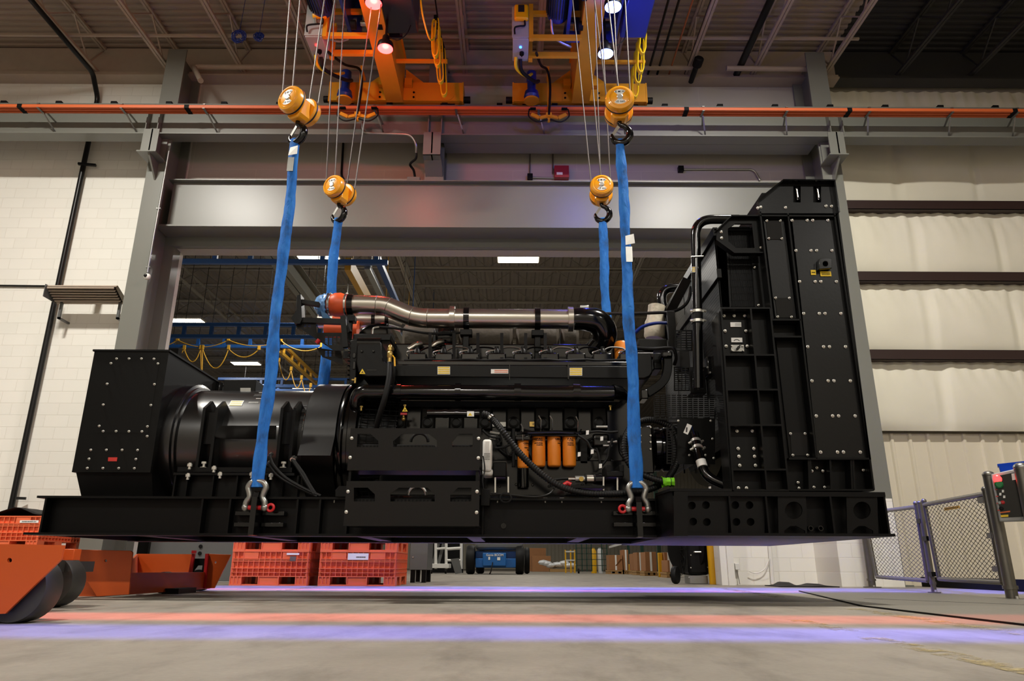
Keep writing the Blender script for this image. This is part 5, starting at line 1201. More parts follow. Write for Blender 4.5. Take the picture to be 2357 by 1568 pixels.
# top cap with sight-glass slots
cap = slab([(1745, 462), (1801, 418), (1918, 419), (1929, 491), (1750, 491)], YR_, .05, [rect(1826, 428, 1843, 466), rect(1872, 428, 1890, 466)]).build('top_tank', 'black_sheen', GS, smooth=False)
slab([(1752, 463), (1802, 420), (1915, 421), (1926, 489), (1754, 489)], YR_ + .052, 2.5).build('tank_body', 'black_flat', GS, smooth=False)
MB().bar(W(1745, 461, YR_ - .03), W(1801, 417, YR_ - .03), .04, .012, (0, 0, 1)).bar(W(1800, 417.5, YR_ - .03), W(1919, 418.5, YR_ - .03), .06, .012).build('cap_rim', 'black_gloss', cap, smooth=False)
MB().bar(W(1918, 419, YR_ - .02), W(1929, 491, YR_ - .02), .012, .06, (0, 1, 0)).build('cap_rim', 'black_gloss', cap, smooth=False)
for cx in (1834, 1882):
    a, b = W(cx - 1, 434, YR_ + .03), W(cx + 3, 459, YR_ + .03)
    sg = MB().cyl(a, b, .016, n=16).build('sight_glass', 'chrome', cap)
    for p in (a, b): MB().lathe([(.018, -.012), (.018, .012)], p, (0, 0, 1), 8).lathe([(.012, 0), (.012, .02)], p, (0, -1, 0), 8).build('glass_fitting', 'black_gloss', sg)
bolts([(1751, 477), (1808, 478), (1901, 474.5), (1914, 475), (1744, 479)], YR_ - .003, cap)
# frame edges (folded flanges)
def ledge(a, b, Y, d=.1, t=.014, name='flange', par=None, m='black_paint'):
    a, b = W(a[0], a[1], Y), W(b[0], b[1], Y); u = (b - a).normalized(); nrm = u.cross(V(0, 1, 0)).normalized()*t/2
    return MB().prism([a - nrm, b - nrm, b + nrm, a + nrm], (0, d, 0)).build(name, m, par or R1, smooth=False)
for a, b, d in [((1929, 491), (2012, 1128), .13), ((1921, 491), (2003, 1056), .12), ((1814, 491), (1880, 1056), .12), ((1750, 487), (1779, 735), .12), ((1750, 496), (1925, 497), .03), ((1778, 736), (1843, 736), .12), ((1782, 775), (1846, 775), .12), ((1816, 1056), (2005, 1056), .1), ((1690, 1128), (2012, 1128), .12)]:
    ledge(a, b, YR_ - .0, d)
for px, tx in ((1863, 1855), (1867, 1863), (1913, 1911), (1961, 1957), (1966, 1960)):
    ledge((px - 2, 1057), (px + 1, 1128), YR_ + .02, .1)
slab([(1823, 503), (1921, 503), (2001, 1054), (1882, 1054)], YR_ + .035, .006).build('wide_panel', 'black_sheen', GS, smooth=False)
wp = bpy.data.objects['wide_panel']
bolts([(x/3.92 + 1480, y/3.92 + 460) for y, xs in ((186, (1344, 1480, 1530, 1667)), (459, (1380, 1515, 1566, 1704)), (739, (1412, 1553, 1604, 1744)), (1027, (1449, 1590, 1642, 1785)), (1327, (1486, 1629, 1682, 1827))) for x in xs], YR_ + .032, wp)
bolts([(x/3.563 + 1460, y/3.563 + 820) for y, xs in ((203, (1457, 1589, 1637, 1771)), (491, (1492, 1626, 1675, 1811)), (788, (1528, 1666, 1715, 1853))) for x in xs], YR_ + .032, wp)
slab([(1757, 502), (1803, 500), (1833, 733), (1785, 733)], YR_ + .05, .006).build('strip_panel', 'black_sheen', GS, smooth=False)
st = bpy.data.objects['strip_panel']
for q, b in (([(1763, 508), (1797, 508), (1802, 551), (1768, 551)], [(1765, 508.5), (1796, 508.5), (1769.5, 549), (1799.5, 549.5)]), ([(1784, 686), (1820, 686), (1829, 731), (1790, 731)], [(1785, 686), (1816.6, 686.5), (1790, 729.5), (1821.6, 730)])):
    h = slab(q, YR_ + .044, .006).build('hatch', 'charcoal', st, smooth=False); bolts(b, YR_ + .042, h, .009)
lp = slab([(1786, 778), (1848, 778), (1879, 1054), (1818, 1054)], YR_ + .1, .006).build('lower_panel', 'black_satin', GS, smooth=False)
h = slab([(1819, 996), (1857, 996), (1860, 1049), (1822, 1049)], YR_ + .094, .005).build('hatch', 'charcoal', lp, smooth=False); bolts([(1819.6, 998.5), (1853, 998.5), (1825, 1048), (1859, 1048)], YR_ + .09, h, .009)
bolts([(1837, 1111), (1855.6, 1111), (1839, 1124), (1857.5, 1124), (1869, 1084.5), (1880, 1077), (1894, 1084.5), (1873.6, 1122), (1898.1, 1122), (1987, 1082.5), (2001, 1082.5)], YR_ + .1, R1, .009)
# lifting eye and warning plates
le = slab([(1886, 596), (1893, 594), (1914, 595), (1915, 617), (1886, 619)], YR_ - .02, .05, [circ(1900, 607, 6, 16)]).build('lifting_eye', 'black_gloss', GS, bevel=.003)
for q, s in ([(1866, 621.5), (1877.5, 621.5), (1878.5, 633), (1867, 633)], '!'), ([(1887.5, 625), (1912.5, 625), (1914, 636), (1889, 636)], 'plate'):
    l_ = label(q, YR_ + .028, 'yellow_label', wp, 'warning_plate'); c = W((q[0][0] + q[2][0])/2, (q[0][1] + q[2][1])/2, YR_ + .027); scrib(l_, c, .07 if s != '!' else .028, .026 if s != '!' else .016, 3 if s != '!' else 1, 'charcoal', 15)
# stepped grid frame at lower left
L_ = lambda y: 1660 + (y - 709)*(1689 - 1660)/420; Mm = lambda y: 1728 + (y - 709)*38/420; Rr = lambda y: 1773 + (y - 709)*43/420
ys = [709, 817, 897, 978.5, 1081, 1129]
YG = YR_ - .03
gb = slab([(1660, 709), (1773, 709), (1816, 1129), (1689, 1129)], YG + .11, .01).build('frame_panel', 'black_satin', GS, smooth=False)
for f_ in (L_, Mm, Rr): ledge((f_(709), 709), (f_(1129), 1129), YG, .11, .014, 'frame_rib', gb)
for y in ys: ledge((L_(y), y), (Rr(y), y), YG + .002, .108, .014, 'frame_shelf', gb)
slab([(1653, 722), (1660, 709), (1689, 1129), (1683, 1129), (1664, 900)], YG + .02, .2).build('frame_side', 'black_paint', GS, smooth=False)
bolts([(1666.5, 727), (1690, 727), (1714, 727), (1669, 762), (1717, 762), (1671.5, 797), (1720, 797), (1771, 727)], YG + .1, gb)
bolts([(x/3.563 + 1460, y/3.563 + 820) for x, y in ((842, 614), (968, 614), (852, 759), (981, 759), (858, 823), (987, 823), (865, 897), (994, 897), (855, 1083), (920, 1083), (1150, 55), (1192, 461), (1236, 886))], YG + .1, gb)
label([(1681, 742), (1706, 742), (1706.5, 752.5), (1681.5, 752.5)], YG + .1, 'white_label', gb, 'serial_label')
scrib(gb, W(1699, 747.5, YG + .099), .05, .028, 4, 'cabinet_grey', 14)
lb = label([(1683, 777.5), (1708.5, 777.5), (1709, 788), (1683.5, 788)], YG + .1, 'white_label', gb, 'gauge_label')
c = W(1696, 787, YG + .098); MB().tube([c + V(.03*math.cos(a), 0, -.01 + .03*math.sin(a)) for a in [math.radians(40 + 10*i) for i in range(11)]], .003, 5).build('gauge_mark', 'ink', lb)
kp = label([(1682, 794), (1712, 794), (1713, 809), (1683, 809)], YG + .095, 'galv', gb, 'valve_plate', .01)
c = W(1698, 802, YG + .09); MB().lathe([(.012, 0), (.012, .03), (.008, .035)], c, (0, -1, 0), 12).bar(c + V(-.01, -.03, -.01), c + V(.012, -.03, .016), .012, .012).build('valve_knob', 'black_gloss', kp)
for x, y in ((1684.5, 796.5), (1709, 796.5), (1685.5, 807), (1710, 807)): MB().lathe([(.007, 0), (.007, .01)], W(x, y, YG + .09), (0, -1, 0), 8).build('plate_screw', 'steel', kp)
# fan plenum: louvred face towards the engine, wire guard on the near side, round shroud inside
X0 = W(1650, 540, 5.72).x
zt0_, zt1_ = W(1660, 708, 5.8).z, W(1655, 540, 5.72).z
mb = MB()
for k in range(64):
    z = 1.25 + (zt1_ - 1.25)*k/63; mb.box((X0 - .004, 5.78, z - .0135), (X0 + .004, 8.1, z + .0135))
for y in (5.78, 6.4, 7.0, 7.5, 8.08): mb.box((X0 - .008, y, 1.2), (X0 + .008, y + .02, zt1_ + .02))
pf = mb.build('fan_guard', 'black_satin', GS, smooth=False)
for z in (zt1_ + .02, (zt0_ + zt1_)/2 - .05): MB().box((X0 - .03, 5.72, z - .03), (X0 + .01, 8.12, z + .05)).build('guard_rail', 'black_satin', GS, smooth=False)
MB().box((X0 - .02, 5.72, zt1_ + .04), (W(1750, 500, 5.8).x, 8.12, zt1_ + .055)).build('plenum_top', 'black_paint', GS, smooth=False)
grid_guard([(1672, 525), (1726, 525), (1738, 708), (1682, 708)], 5.74, 22, 12, 'side_guard', .02, .006)
slab([(1726, 525), (1759, 580), (1776, 708), (1738, 708)], 5.73, .01).build('guard_frame', 'black_satin', GS, smooth=False)
bolts([(1758, 599), (1746, 703), (1737, 616)], 5.72, bpy.data.objects['guard_frame'], .008)
MB().lathe([(1.09, 0), (1.07, .03), (1.0, .22), (.98, .26), (1.0, .26), (1.02, .22), (1.1, .03)], (X0 + .06, 6.87, 2.1), (1, 0, 0), 64).build('fan_shroud', 'black_gloss', GS)
fan = MB()
for k in range(8):
    a = 2*math.pi*k/8; d = V(0, math.cos(a), math.sin(a)); e = V(0, -math.sin(a), math.cos(a)); c = V(X0 + .16, 6.87, 2.1)
    fan.prism([c + d*.15 - e*.08 + V(-.05, 0, 0), c + d*.15 + e*.08 + V(.05, 0, 0), c + d*.94 + e*.16 + V(.07, 0, 0), c + d*.94 - e*.12 + V(-.06, 0, 0)], (.008, 0, 0))
fan.cyl((X0 + .08, 6.87, 2.1), (X0 + .24, 6.87, 2.1), .17); fan.build('cooling_fan', 'black_gloss', GS, smooth=False)
hx = slab([(1650, 529), (1684, 496), (1749, 496), (1759, 581), (1691, 581), (1650, 551)], 5.62, .02, [[(1675, 527), (1692, 515), (1731, 515), (1737, 571), (1694, 571), (1677, 556)]]).build('stay_bracket', 'black_satin', GS, smooth=False)
for a, b in (((1650, 529), (1684, 496)), ((1684, 496), (1749, 496)), ((1650, 551), (1691, 581)), ((1691, 581), (1759, 581)), ((1749, 496), (1759, 581))): ledge(a, b, 5.57, .07, .01, 'bracket_flange', hx)
bolts([(1660, 534), (1661, 548), (1747, 507), (1752, 570)], 5.617, hx)
# overflow pipe bent over the guard, with rubber coupling
PY = 5.9
q = fillet([W(1700, 505, PY), W(1600, 505, PY), W(1605, 730, PY)], .17, 10)
vp = MB().tube(q, .043, 20).build('vent_pipe', 'black_gloss', GS)
MB().tube([W(1605, 733, PY), W(1607, 895, PY)], .043, 20).build('vent_pipe', 'black_gloss', GS)
MB().tube([W(1604.5, 713, PY), W(1605.3, 746, PY)], .048, 20).build('coupling', 'black_rubber', vp)
for y in (718, 740):
    c = W(1605, y, PY); MB().lathe([(.049, -.012), (.051, -.012), (.051, .012), (.049, .012)], c, (0, 0, 1), 24).cyl(c + V(-.065, -.02, 0), c + V(-.045, -.03, 0), .012).cyl(c + V(.045, -.03, 0), c + V(.068, -.02, 0), .012).build('hose_clamp', 'zinc', vp)
MB().bar(W(1591, 591, PY - .045), W(1619, 590, PY - .045), .02, .008).build('pipe_strap', 'zinc', vp, smooth=False)
l_ = label([(1593, 614), (1600, 614), (1600.5, 627), (1593.5, 627)], PY - .046, 'white_label', vp)
for k in range(3): label(rect(1593.3, 615 + k*4, 1600.2, 617 + k*4), PY - .048, 'yellow_label', l_, 'label_band', .001)
q = fillet([W(1590, 663, 7.9), W(1518, 663, 7.9), W(1542, 800, 7.9)], .2, 10); MB().tube(q, .055, 20).build('vent_pipe', 'black_gloss', GS)
MB().bar(W(1582, 642, 6.6), W(1538, 728, 6.9), .09, .01, (0, 1, 0)).build('stay_bar', 'charcoal', GS, smooth=False)
bx(1590, 845, 1622, 905, 6.3, 6.5, 'pipe_bracket', 'black_satin', GS, .004)
# coolant pipe with clamped coupling at the bottom
q = fillet([W(1598, 1000, 6.1), W(1607, 1040, 5.98), W(1624, 1098, 5.9), W(1672, 1118, 5.85)], .12, 8)
cp = MB().tube(q, .040, 20).build('coolant_pipe', 'black_gloss', GS)
for k, (x, y) in enumerate(((1602, 1018), (1606, 1033))):
    c = W(x, y, 6.05 - k*.05); d_ = (W(1607, 1040, 5.98) - W(1598, 1000, 6.1)).normalized()
    MB().lathe([(.042, -.014), (.046, -.014), (.046, .014), (.042, .014)], c, d_, 24).cyl(c + V(-.06, 0, -.01), c + V(-.04, -.02, 0), .011).cyl(c + V(.04, -.02, 0), c + V(.06, 0, .01), .011).build('hose_clamp', 'zinc', cp)
c = W(1615, 1068, 5.93); MB().lathe([(.0405, -.03), (.042, -.03), (.042, .03), (.0405, .03)], c, (W(1624, 1098, 5.9) - W(1607, 1040, 5.98)).normalized(), 24).build('pipe_label', 'white_label', cp)
tg_ = label([(1582, 975), (1593, 980), (1583, 1001), (1573, 996)], 5.95, 'white_label', GS, 'hang_tag'); 
MB().bar(W(1581, 984, 5.949), W(1580, 995, 5.949), .012, .001, (0, 1, 0)).build('tag_barcode', 'ink', tg_, smooth=False)
MB().tube([W(1592, 981, 5.95), W(1598, 1000, 6.02)], .003, 5).build('tag_string', 'crane_blue', tg_)
bx(1676, 1092, 1680, 1120, 5.75, 5.8, 'turnbuckle', 'zinc', GS, .002); bx(1630, 820, 1650, 862, 6.2, 6.4, 'belt_tensioner', 'black_gloss', GS, .01)
for px, py in ((1634, 858), (1628, 846), (1643, 812), (1655, 843), (1616, 853), (1672, 1009), (1675, 1028), (1679, 1060)): MB().lathe([(.009, 0), (.009, .012)], W(px, py, 6.15), (0, -1, 0), 6).build('hex_nut', 'zinc', GS)
MB().tube([W(1652, 850, 6.15), W(1668, 892, 6.1)], .006, 6).build('sensor_wire', 'red_paint', GS)
# --- left end support brackets (perforated plates)
YL = 6.55
def perf(outer, Y, rows):
    holes = []
    for (x, y, w, h, nx, ny) in rows:
        for i in range(nx):
            for j in range(ny): holes.append(rect(x + i*w*1.45, y + j*h*1.7, x + i*w*1.45 + w, y + j*h*1.7 + h))
    return slab(outer, Y, .008, holes).build('perforated_bracket', 'charcoal', GS, smooth=False)
perf([(678, 740), (727, 740), (728, 766), (788, 766), (793, 807), (768, 807), (692, 757), (684, 757)], YL, [(698, 747, 7, 2, 2, 3), (748, 775, 6.5, 2, 4, 6)])
perf([(728, 800), (770, 807), (785, 808), (790, 840), (742, 822)], YL + .1, [(748, 808, 6, 2, 3, 4)])
MB().prism(pp([(670, 732), (682, 715), (684, 680), (692, 677), (695, 735), (690, 745), (678, 745)], YL - .05), (0, .12, 0)).build('bracket_arm', 'black_satin', GS, smooth=False)
MB().bar(W(690, 695, YL), W(735, 702, YL), .06, .04).bar(W(690, 738, YL), W(800, 742, YL), .05, .05).build('bracket_arm', 'charcoal', GS, smooth=False)
MB().bar(W(796, 800, YL - .1), W(790, 728, YL - .1), .05, .04, (0, 1, 0)).bar(W(806, 765, YL - .05), W(794, 730, YL), .03, .03).build('bracket_post', 'black_satin', GS, smooth=False)
bx(789, 808, 806, 825, YL, YL + .2, 'bracket_pad', 'black_satin', GS, .003); MB().cyl(W(728, 790, YL), W(735, 782, YL), .02).build('marker_lamp', 'red_paint', GS)
# --- shackles under the slings (things of their own)
def shackle(cx, cy, pin_side, label_):
    p = W(cx, cy, 5.86); t = thing('shackle', label_, 'shackle', p, 'bow shackles')
    pts = [(-.075, -.19), (-.072, -.13), (-.05, -.07), (-.062, 0), (-.07, .04), (-.05, .09), (0, .11), (.05, .09), (.07, .04), (.062, 0), (.05, -.07), (.072, -.13), (.075, -.19)]
    q = spline([p + V(x*1.02, 0, z*.70) for x, z in pts], 6); MB().tube(q, .024, 14).ball(q[0], .031, 12).ball(q[-1], .031, 12).build('bow', 'galv', t)
    z = q[0].z; s = pin_side
    pn = MB().cyl((p.x - s*.09, p.y, z), (p.x + s*.1, p.y, z), .018).build('pin', 'red_paint', t)
    c = V(p.x + s*.125, p.y, z); MB().tube([c + V(.026*math.cos(a), 0, .026*math.sin(a)) for a in [2*math.pi*i/20 for i in range(20)]], .011, 8, closed=True).build('pin_eye', 'red_paint', pn)
shackle(591, 1130, 1, 'galvanised bow shackle with red pin under the near left sling')
shackle(1467, 1133, -1, 'galvanised bow shackle with red pin under the near right sling')
# ------------------------------------------------------------------ things on the hall floor
def PLN(P, N):      # pixel -> point on a vertical plane
    P, N = Vector(P), Vector(N)
    def f(px, py):
        d = ray(px, py); o = Vector((0, 0, CZ)); return o + d*((P - o).dot(N)/d.dot(N))
    return f
def wheel_y(px, Y, R, w, name, m, par, n=40, z=None):
    c = W(px, 1350, Y); c.z = R
    return MB().lathe([(R*.55, 0), (R*.97, 0), (R, .012), (R, w - .012), (R*.97, w), (R*.55, w)], c, (0, 1, 0), n).build(name, m, par)
# machinery dollies
t = thing('machinery_dolly', 'orange steel roller dolly nearest the camera, cut by the left edge', 'dolly', W(20, 1434, 3.7) * Vector((1, 1, 0)) if 0 else Vector((W(20, 1400, 3.7).x, 3.7, 0)), 'orange machinery dollies')
slab([(-160, 1253), (43, 1253), (147.6, 1255.5), (140, 1288.6), (12, 1413), (-160, 1420)], 3.56, .014, [circ(22, 1290, 5.5, 16)]).build('side_plate', 'dolly_orange', t, smooth=False)
MB().box((W(-160, 1300, 3.6).x, 3.575, .33), (W(20, 1300, 3.6).x, 3.8, .35)).build('deck_plate', 'dolly_orange', t, smooth=False)
wheel_y(33, 3.60, .155, .14, 'roller_wheel', 'wheel_grey', t); wheel_y(33, 3.80, .155, .14, 'roller_wheel', 'wheel_grey', t)
wheel_y(108, 4.86, .16, .16, 'roller_wheel', 'wheel_grey', t); wheel_y(108, 5.08, .16, .16, 'roller_wheel', 'wheel_grey', t)
a, b = W(112, 1317, 4.9), W(160, 1292, 4.9); MB().box((a.x - .1, 4.8, a.z + .0), (b.x, 5.2, b.z)).build('wheel_frame', 'wheel_grey', t, smooth=False)
a, b = W(143, 1290, 4.7), W(172, 1264, 4.7); MB().box((a.x, 4.7, a.z), (b.x, 4.78, b.z)).box((a.x - .5, 3.8, a.z + .02), (a.x - .01, 4.7, b.z - .01)).build('cross_beam', 'dolly_orange', t, bevel=.004)
t = thing('machinery_dolly', 'orange steel roller dolly with an open tray, under the left end of the generator', 'dolly', Vector((W(350, 1360, 7.3).x, 7.3, 0)), 'orange machinery dollies')
slab([(171, 1265), (300, 1268), (305, 1272), (296, 1369), (222, 1373.5), (170, 1290)], 6.45, .02, [circ(243, 1291, 3, 12)]).build('side_plate', 'dolly_orange', t, bevel=.003)
slab([(150, 1292), (230, 1290), (240, 1372), (150, 1376)], 6.62, .015).build('inner_plate', 'dolly_orange', t, smooth=False)
a, b = W(291, 1366, 6.6), W(466, 1354, 7.9)
q = [W(299, 1323, 6.6), W(470, 1321, 7.9), W(466, 1354, 7.9), W(291, 1366, 6.6)]
mb = MB().prism(q, (0, .03, 0)).prism([q[0] + V(0, -.04, 0), q[1] + V(0, -.04, 0), q[1] + V(0, .3, 0), q[0] + V(0, .3, 0)], (0, 0, .015)).prism([q[3] + V(0, -.05, 0), q[2] + V(0, -.05, 0), q[2] + V(0, .2, 0), q[3] + V(0, .2, 0)], (0, 0, -.012))
mb.build('side_beam', 'dolly_orange', t, smooth=False)
slab([(303, 1292), (317, 1275), (445, 1276), (445, 1322), (303, 1325)], 8.45, .02).build('tray_wall', 'dolly_orange', t, smooth=False)
MB().prism([W(302, 1325, 6.7), W(302, 1293, 6.7), W(317, 1276, 8.44), W(317, 1322, 8.44)], (-.02, 0, 0)).build('tray_wall', 'dolly_orange', t, smooth=False)
slab([(476, 1275), (532, 1277), (493, 1354.5), (469, 1355)], 7.95, .02, [circ(496, 1295, 2.2, 12)]).build('end_plate', 'dolly_orange', t, bevel=.002)
MB().bar(W(477, 1275, 7.93), W(470, 1355, 7.93), .03, .03, (0, 1, 0)).bar(W(446, 1275, 7.9), W(438, 1321, 7.9), .03, .03, (0, 1, 0)).bar(W(443, 1271, 7.9), W(450, 1271, 7.9), .05, .03).build('end_frame', 'red_paint', t, smooth=False)
slab(rect(443, 1286, 473, 1320), 7.93, .02, [[(446, 1318), (447, 1312), (455, 1302), (466, 1302), (464, 1318)]]).build('tow_bracket', 'black_flat', t, smooth=False)
wheel_y(453, 8.02, .11, .15, 'roller_wheel', 'black_rubber', t); wheel_y(372, 7.35, .10, .12, 'roller_wheel', 'black_rubber', t)
a = W(391, 1366, 7.2); MB().box((a.x - .08, 7.2, 0), (a.x + .08, 7.6, .05)).build('stop_block', 'black_rubber', t, smooth=False)
# collapsed plastic bulk bins, two high
CW, CD, CHH = 1.05, 1.10, .455
def make_bin():
    t = thing('bulk_bin', 'x', 'bin', (0, 0, 0), 'orange collapsible bins')
    z0 = .115
    b = MB().box((-CW/2 + .03, -CD/2 + .03, z0), (CW/2 - .03, CD/2 - .03, CHH - .015))
    for s in (-1, 1):
        for z, h, o in ((z0, .012, .0), (z0 + .052, .009, .0), (z0 + .105, .011, .0), (z0 + .195, .011, .006), (z0 + .213, .009, .006), (z0 + .231, .009, .006), (CHH - .016, .016, .0)):
            b.box((-CW/2 + o, s*CD/2 - s*.0 if s < 0 else CD/2 - .035, z), (CW/2 - o, -CD/2 + .035 if s < 0 else CD/2, z + h))
            b.box((-CW/2 if s < 0 else CW/2 - .035, -CD/2 + o, z), (-CW/2 + .035 if s < 0 else CW/2, CD/2 - o, z + h))
    for s in (-1, 1):
        n = 14
        for i in range(n + 1):
            x = -CW/2 + .012 + (CW - .024)*i/n
            hi = z0 + .22 if (2 < i < 5 or n - 5 < i < n - 2) else CHH - .02
            b.box((x - .004, s*CD/2 - (0 if s < 0 else .03), z0), (x + .004, s*CD/2 + (.03 if s < 0 else 0), hi))
            y = -CD/2 + .012 + (CD - .024)*i/n
            b.box((s*CW/2 - (0 if s < 0 else .03), y - .004, z0), (s*CW/2 + (.03 if s < 0 else 0), y + .004, CHH - .02))
    for s in (-1, 1):
        for xa in (-CW/2 + .16, CW/2 - .36): b.box((xa, s*CD/2 - (-.006 if s < 0 else .03), z0 + .225), (xa + .2, s*CD/2 + (.03 if s < 0 else -.006), CHH - .016))
    b.build('bin_body', 'crate_orange', t, smooth=False)
    for ix, x in enumerate((-CW/2, -.14, CW/2 - .16)):
        for iy, y in enumerate((-CD/2, -.14, CD/2 - .16)):
            w = .28 if ix == 1 else .16
            f = MB().box((x + .01, y + .01, .02), (x + w - .01, y + .15, z0)).box((x, y, 0), (x + w, y + .16, .022))
            for k in range(4 if ix != 1 else 2): f.box((x + k*(w - .012)/(3 if ix != 1 else 1), y, .02), (x + k*(w - .012)/(3 if ix != 1 else 1) + .012, y + .16, z0))
            f.build('bin_foot', 'crate_orange', t, smooth=False)
    for y in (-CD/2, -.08, CD/2 - .16): MB().box((-CW/2 + .02, y + .01, 0), (CW/2 - .02, y + .15, .018)).build('skid_runner', 'crate_orange', t, smooth=False)
    return t
pA = F(621, 1349); YA_ = pA.y + CD/2 + .1
b0 = make_bin()
spots = [(W(611, 1340, pA.y).x, 0, 'orange plastic bin at the bottom of the stack beside the tray dolly'), (W(611, 1340, pA.y).x, 1, 'orange plastic bin on top of the stack beside the tray dolly'),
         (W(817, 1340, pA.y).x, 0, 'orange plastic bin at the bottom of the stack beside the dark cabinet'), (W(817, 1340, pA.y).x, 1, 'orange plastic bin on top of the stack beside the dark cabinet')]
xl = W(85, 1250, 10.3).x - CW/2
spots += [(xl, 0, 'orange plastic bin at the bottom of the stack by the white wall'), (xl, 1, 'orange plastic bin under the black bag by the white wall')]
for i, (x, lv, lab) in enumerate(spots):
    y = 10.3 + CD/2 if i >= 4 else YA_
    o = b0 if i == 0 else dup(b0, (0, 0, 0), lab)
    o.location = (x, y, lv*CHH); o['label'] = lab; ORG[o.name] = Vector((x, y, lv*CHH))
    if i == 0: o0 = o
for k, (px, py, w, h, m_) in enumerate(((1, 0, 0, 0, 0),)): pass
bl = [o for o in bpy.data.objects if o.get('label') == spots[0][2]][0]
p = V(spots[0][0] + .3, YA_ - CD/2, .38); MB().box((p.x - .03, p.y - .004, p.z - .06), (p.x + .05, p.y + .002, p.z)).build('bin_sticker', 'galv', bl, smooth=False); MB().box((p.x - .08, p.y - .004, p.z + .02), (p.x + .09, p.y + .002, p.z + .045)).build('bin_sticker', 'white_label', bl, smooth=False)
bl = [o for o in bpy.data.objects if o.get('label') == spots[2][2]][0]
p = V(spots[2][0] + .0, YA_ - CD/2, .34); s_ = MB().box((p.x - .14, p.y - .006, p.z), (p.x + .14, p.y + .002, p.z + .085)).build('bin_tag', 'white_label', bl, smooth=False); scrib(s_, p + V(.04, -.0065, .035), .13, .03, 1, 'ink', 16)
bl = [o for o in bpy.data.objects if o.get('label') == spots[5][2]][0]
p = V(xl + .36, 10.3, CHH + .36); s_ = MB().box((p.x - .13, p.y - .006, p.z), (p.x + .13, p.y + .002, p.z + .035)).build('bin_tag', 'white_label', bl, smooth=False); scrib(s_, p + V(0, -.0065, .017), .2, .03, 1, 'grey_shop', 17)
mb = MB(); r = random.Random(2); z = CHH*2
for i in range(11):
    for j in range(9):
        x = xl - .5 + i*.095; y = 10.35 + j*.12; h = .11*math.exp(-((x - (xl + .1))/.22)**2) + .012
        mb.v.append(V(x, y, z + h + r.uniform(0, .008)))
for i in range(10):
    for j in range(8): a = i*9 + j; mb.f.append((a, a + 9, a + 10, a + 1))
o = mb.build('bag', 'black_rubber', org=(xl, 10.8, z)); md = o.modifiers.new('solid', 'SOLIDIFY'); md.thickness = .01; tag(o, 'crumpled black bag lying on the orange bin by the white wall', 'bag')
# pipes on floor-level wall, outlet, mat
a, b = F(1800, 1352), F(1985, 1356)
mb = MB(); n = 24
for i in range(n + 1):
    k = i/n; x = a.x + (b.x - a.x)*k
    lift = .05*math.exp(-((k - .28)/.09)**2) + .03*math.exp(-((k - .8)/.12)**2)
    for j in range(5): mb.v.append(V(x, a.y + j*.18 + .02*math.sin(9*k), .012 + lift*(1 if j > 1 else .15*j)))
for i in range(n):
    for j in range(4): q = i*5 + j; mb.f.append((q, q + 5, q + 6, q + 1))
o = mb.build('floor_mat', 'black_rubber', org=(a.x, a.y, 0)); md = o.modifiers.new('solid', 'SOLIDIFY'); md.thickness = .012; tag(o, 'black rubber mat with a lifted corner below the white block wall', 'mat')
t = thing('outlet_box', 'small white outlet box low on the white block wall', 'outlet', W(1695, 1304, 11.7))
p0, p1 = W(1691, 1312, 11.7), W(1700, 1297, 11.7); MB().box((p0.x, 11.66, p0.z), (p1.x, 11.75, p1.z)).build('box', 'white_paint', t, bevel=.005)
MB().tube(spline([W(1696, 1312, 11.7), W(1699, 1326, 11.7), W(1703, 1345, 11.65)], 5), .006, 6).build('cord', 'galv', t)
o = MB().tube([W(1771, 1240, 11.71), W(1779, 1345, 11.71)], .03, 10).tube(spline([W(1771, 1286, 11.68), W(1760, 1310, 11.68), W(1740, 1320, 11.68), W(1724, 1315, 11.68)], 6), .008, 6).build('wall_conduit', 'white_paint', org=W(1779, 1345, 11.71)); tag(o, 'white conduit with a drooping cord on the white block wall', 'conduit')
# ------------------------------------------------------------------ chain link gates on the right
A, B = F(2009, 1353), F(2330, 1381)
u = (B - A).normalized(); N = V(-u.y, u.x, 0)
PF = PLN(A, N); PF2 = PLN(B - V(.10, 0, 0), N)
def onP(f, pts): return [f(*p) for p in pts]
def gate(name, lab, tl_, tr_, br_, bl_, nx, ny):  # one gate leaf
    c = onP(PF, (tl_, tr_, br_, bl_)); t = thing(name, lab, 'gate', (c[3] + c[2])/2, 'chain link gates')
    for a, b, nm in ((0, 1, 'top_rail'), (3, 2, 'bottom_rail'), (0, 3, 'upright'), (1, 2, 'upright')):
        p, q = c[a], c[b]
        if nm == 'upright': p = p + (p - q).normalized()*.04
        o = MB().cyl(p, q, .024, n=14).build(nm, 'galv_old', t)
        if nm == 'upright': MB().ball(p, .03, 12).build('post_cap', 'galv_old', o)
    mb = MB(); g = lambda i, j: c[0].lerp(c[1], i/nx).lerp(c[3].lerp(c[2], i/nx), j/ny)
    for i in range(nx):
        for j in range(-1, ny + 1):
            s = (i + j) % 2; a = g(i, j + s); b = g(i + 1, j + 1 - s)
            off = N*.003*(1 if s else -1); mb.bar(a + off, b - off, .0034, .0034, N)
    mb.build('chain_link_mesh', 'wire_old', t, smooth=False)
    return t
g1 = gate('chain_link_gate', 'chain link gate farther away, beside the right end of the generator', (1990, 1182), (2109, 1167), (2136, 1337), (2018, 1328), 26, 34)
g2 = gate('chain_link_gate', 'chain link gate nearer, beside the machine control panel', (2128, 1162), (2268, 1137), (2308, 1341), (2162, 1333), 30, 34)
c = onP(PF, ((2175, 1169), (2210, 1164), (2211, 1170), (2176, 1176))); s_ = MB().prism([p - N*.01 for p in c], N*.004).build('gate_sign', 'signal_yellow', g2, smooth=False)
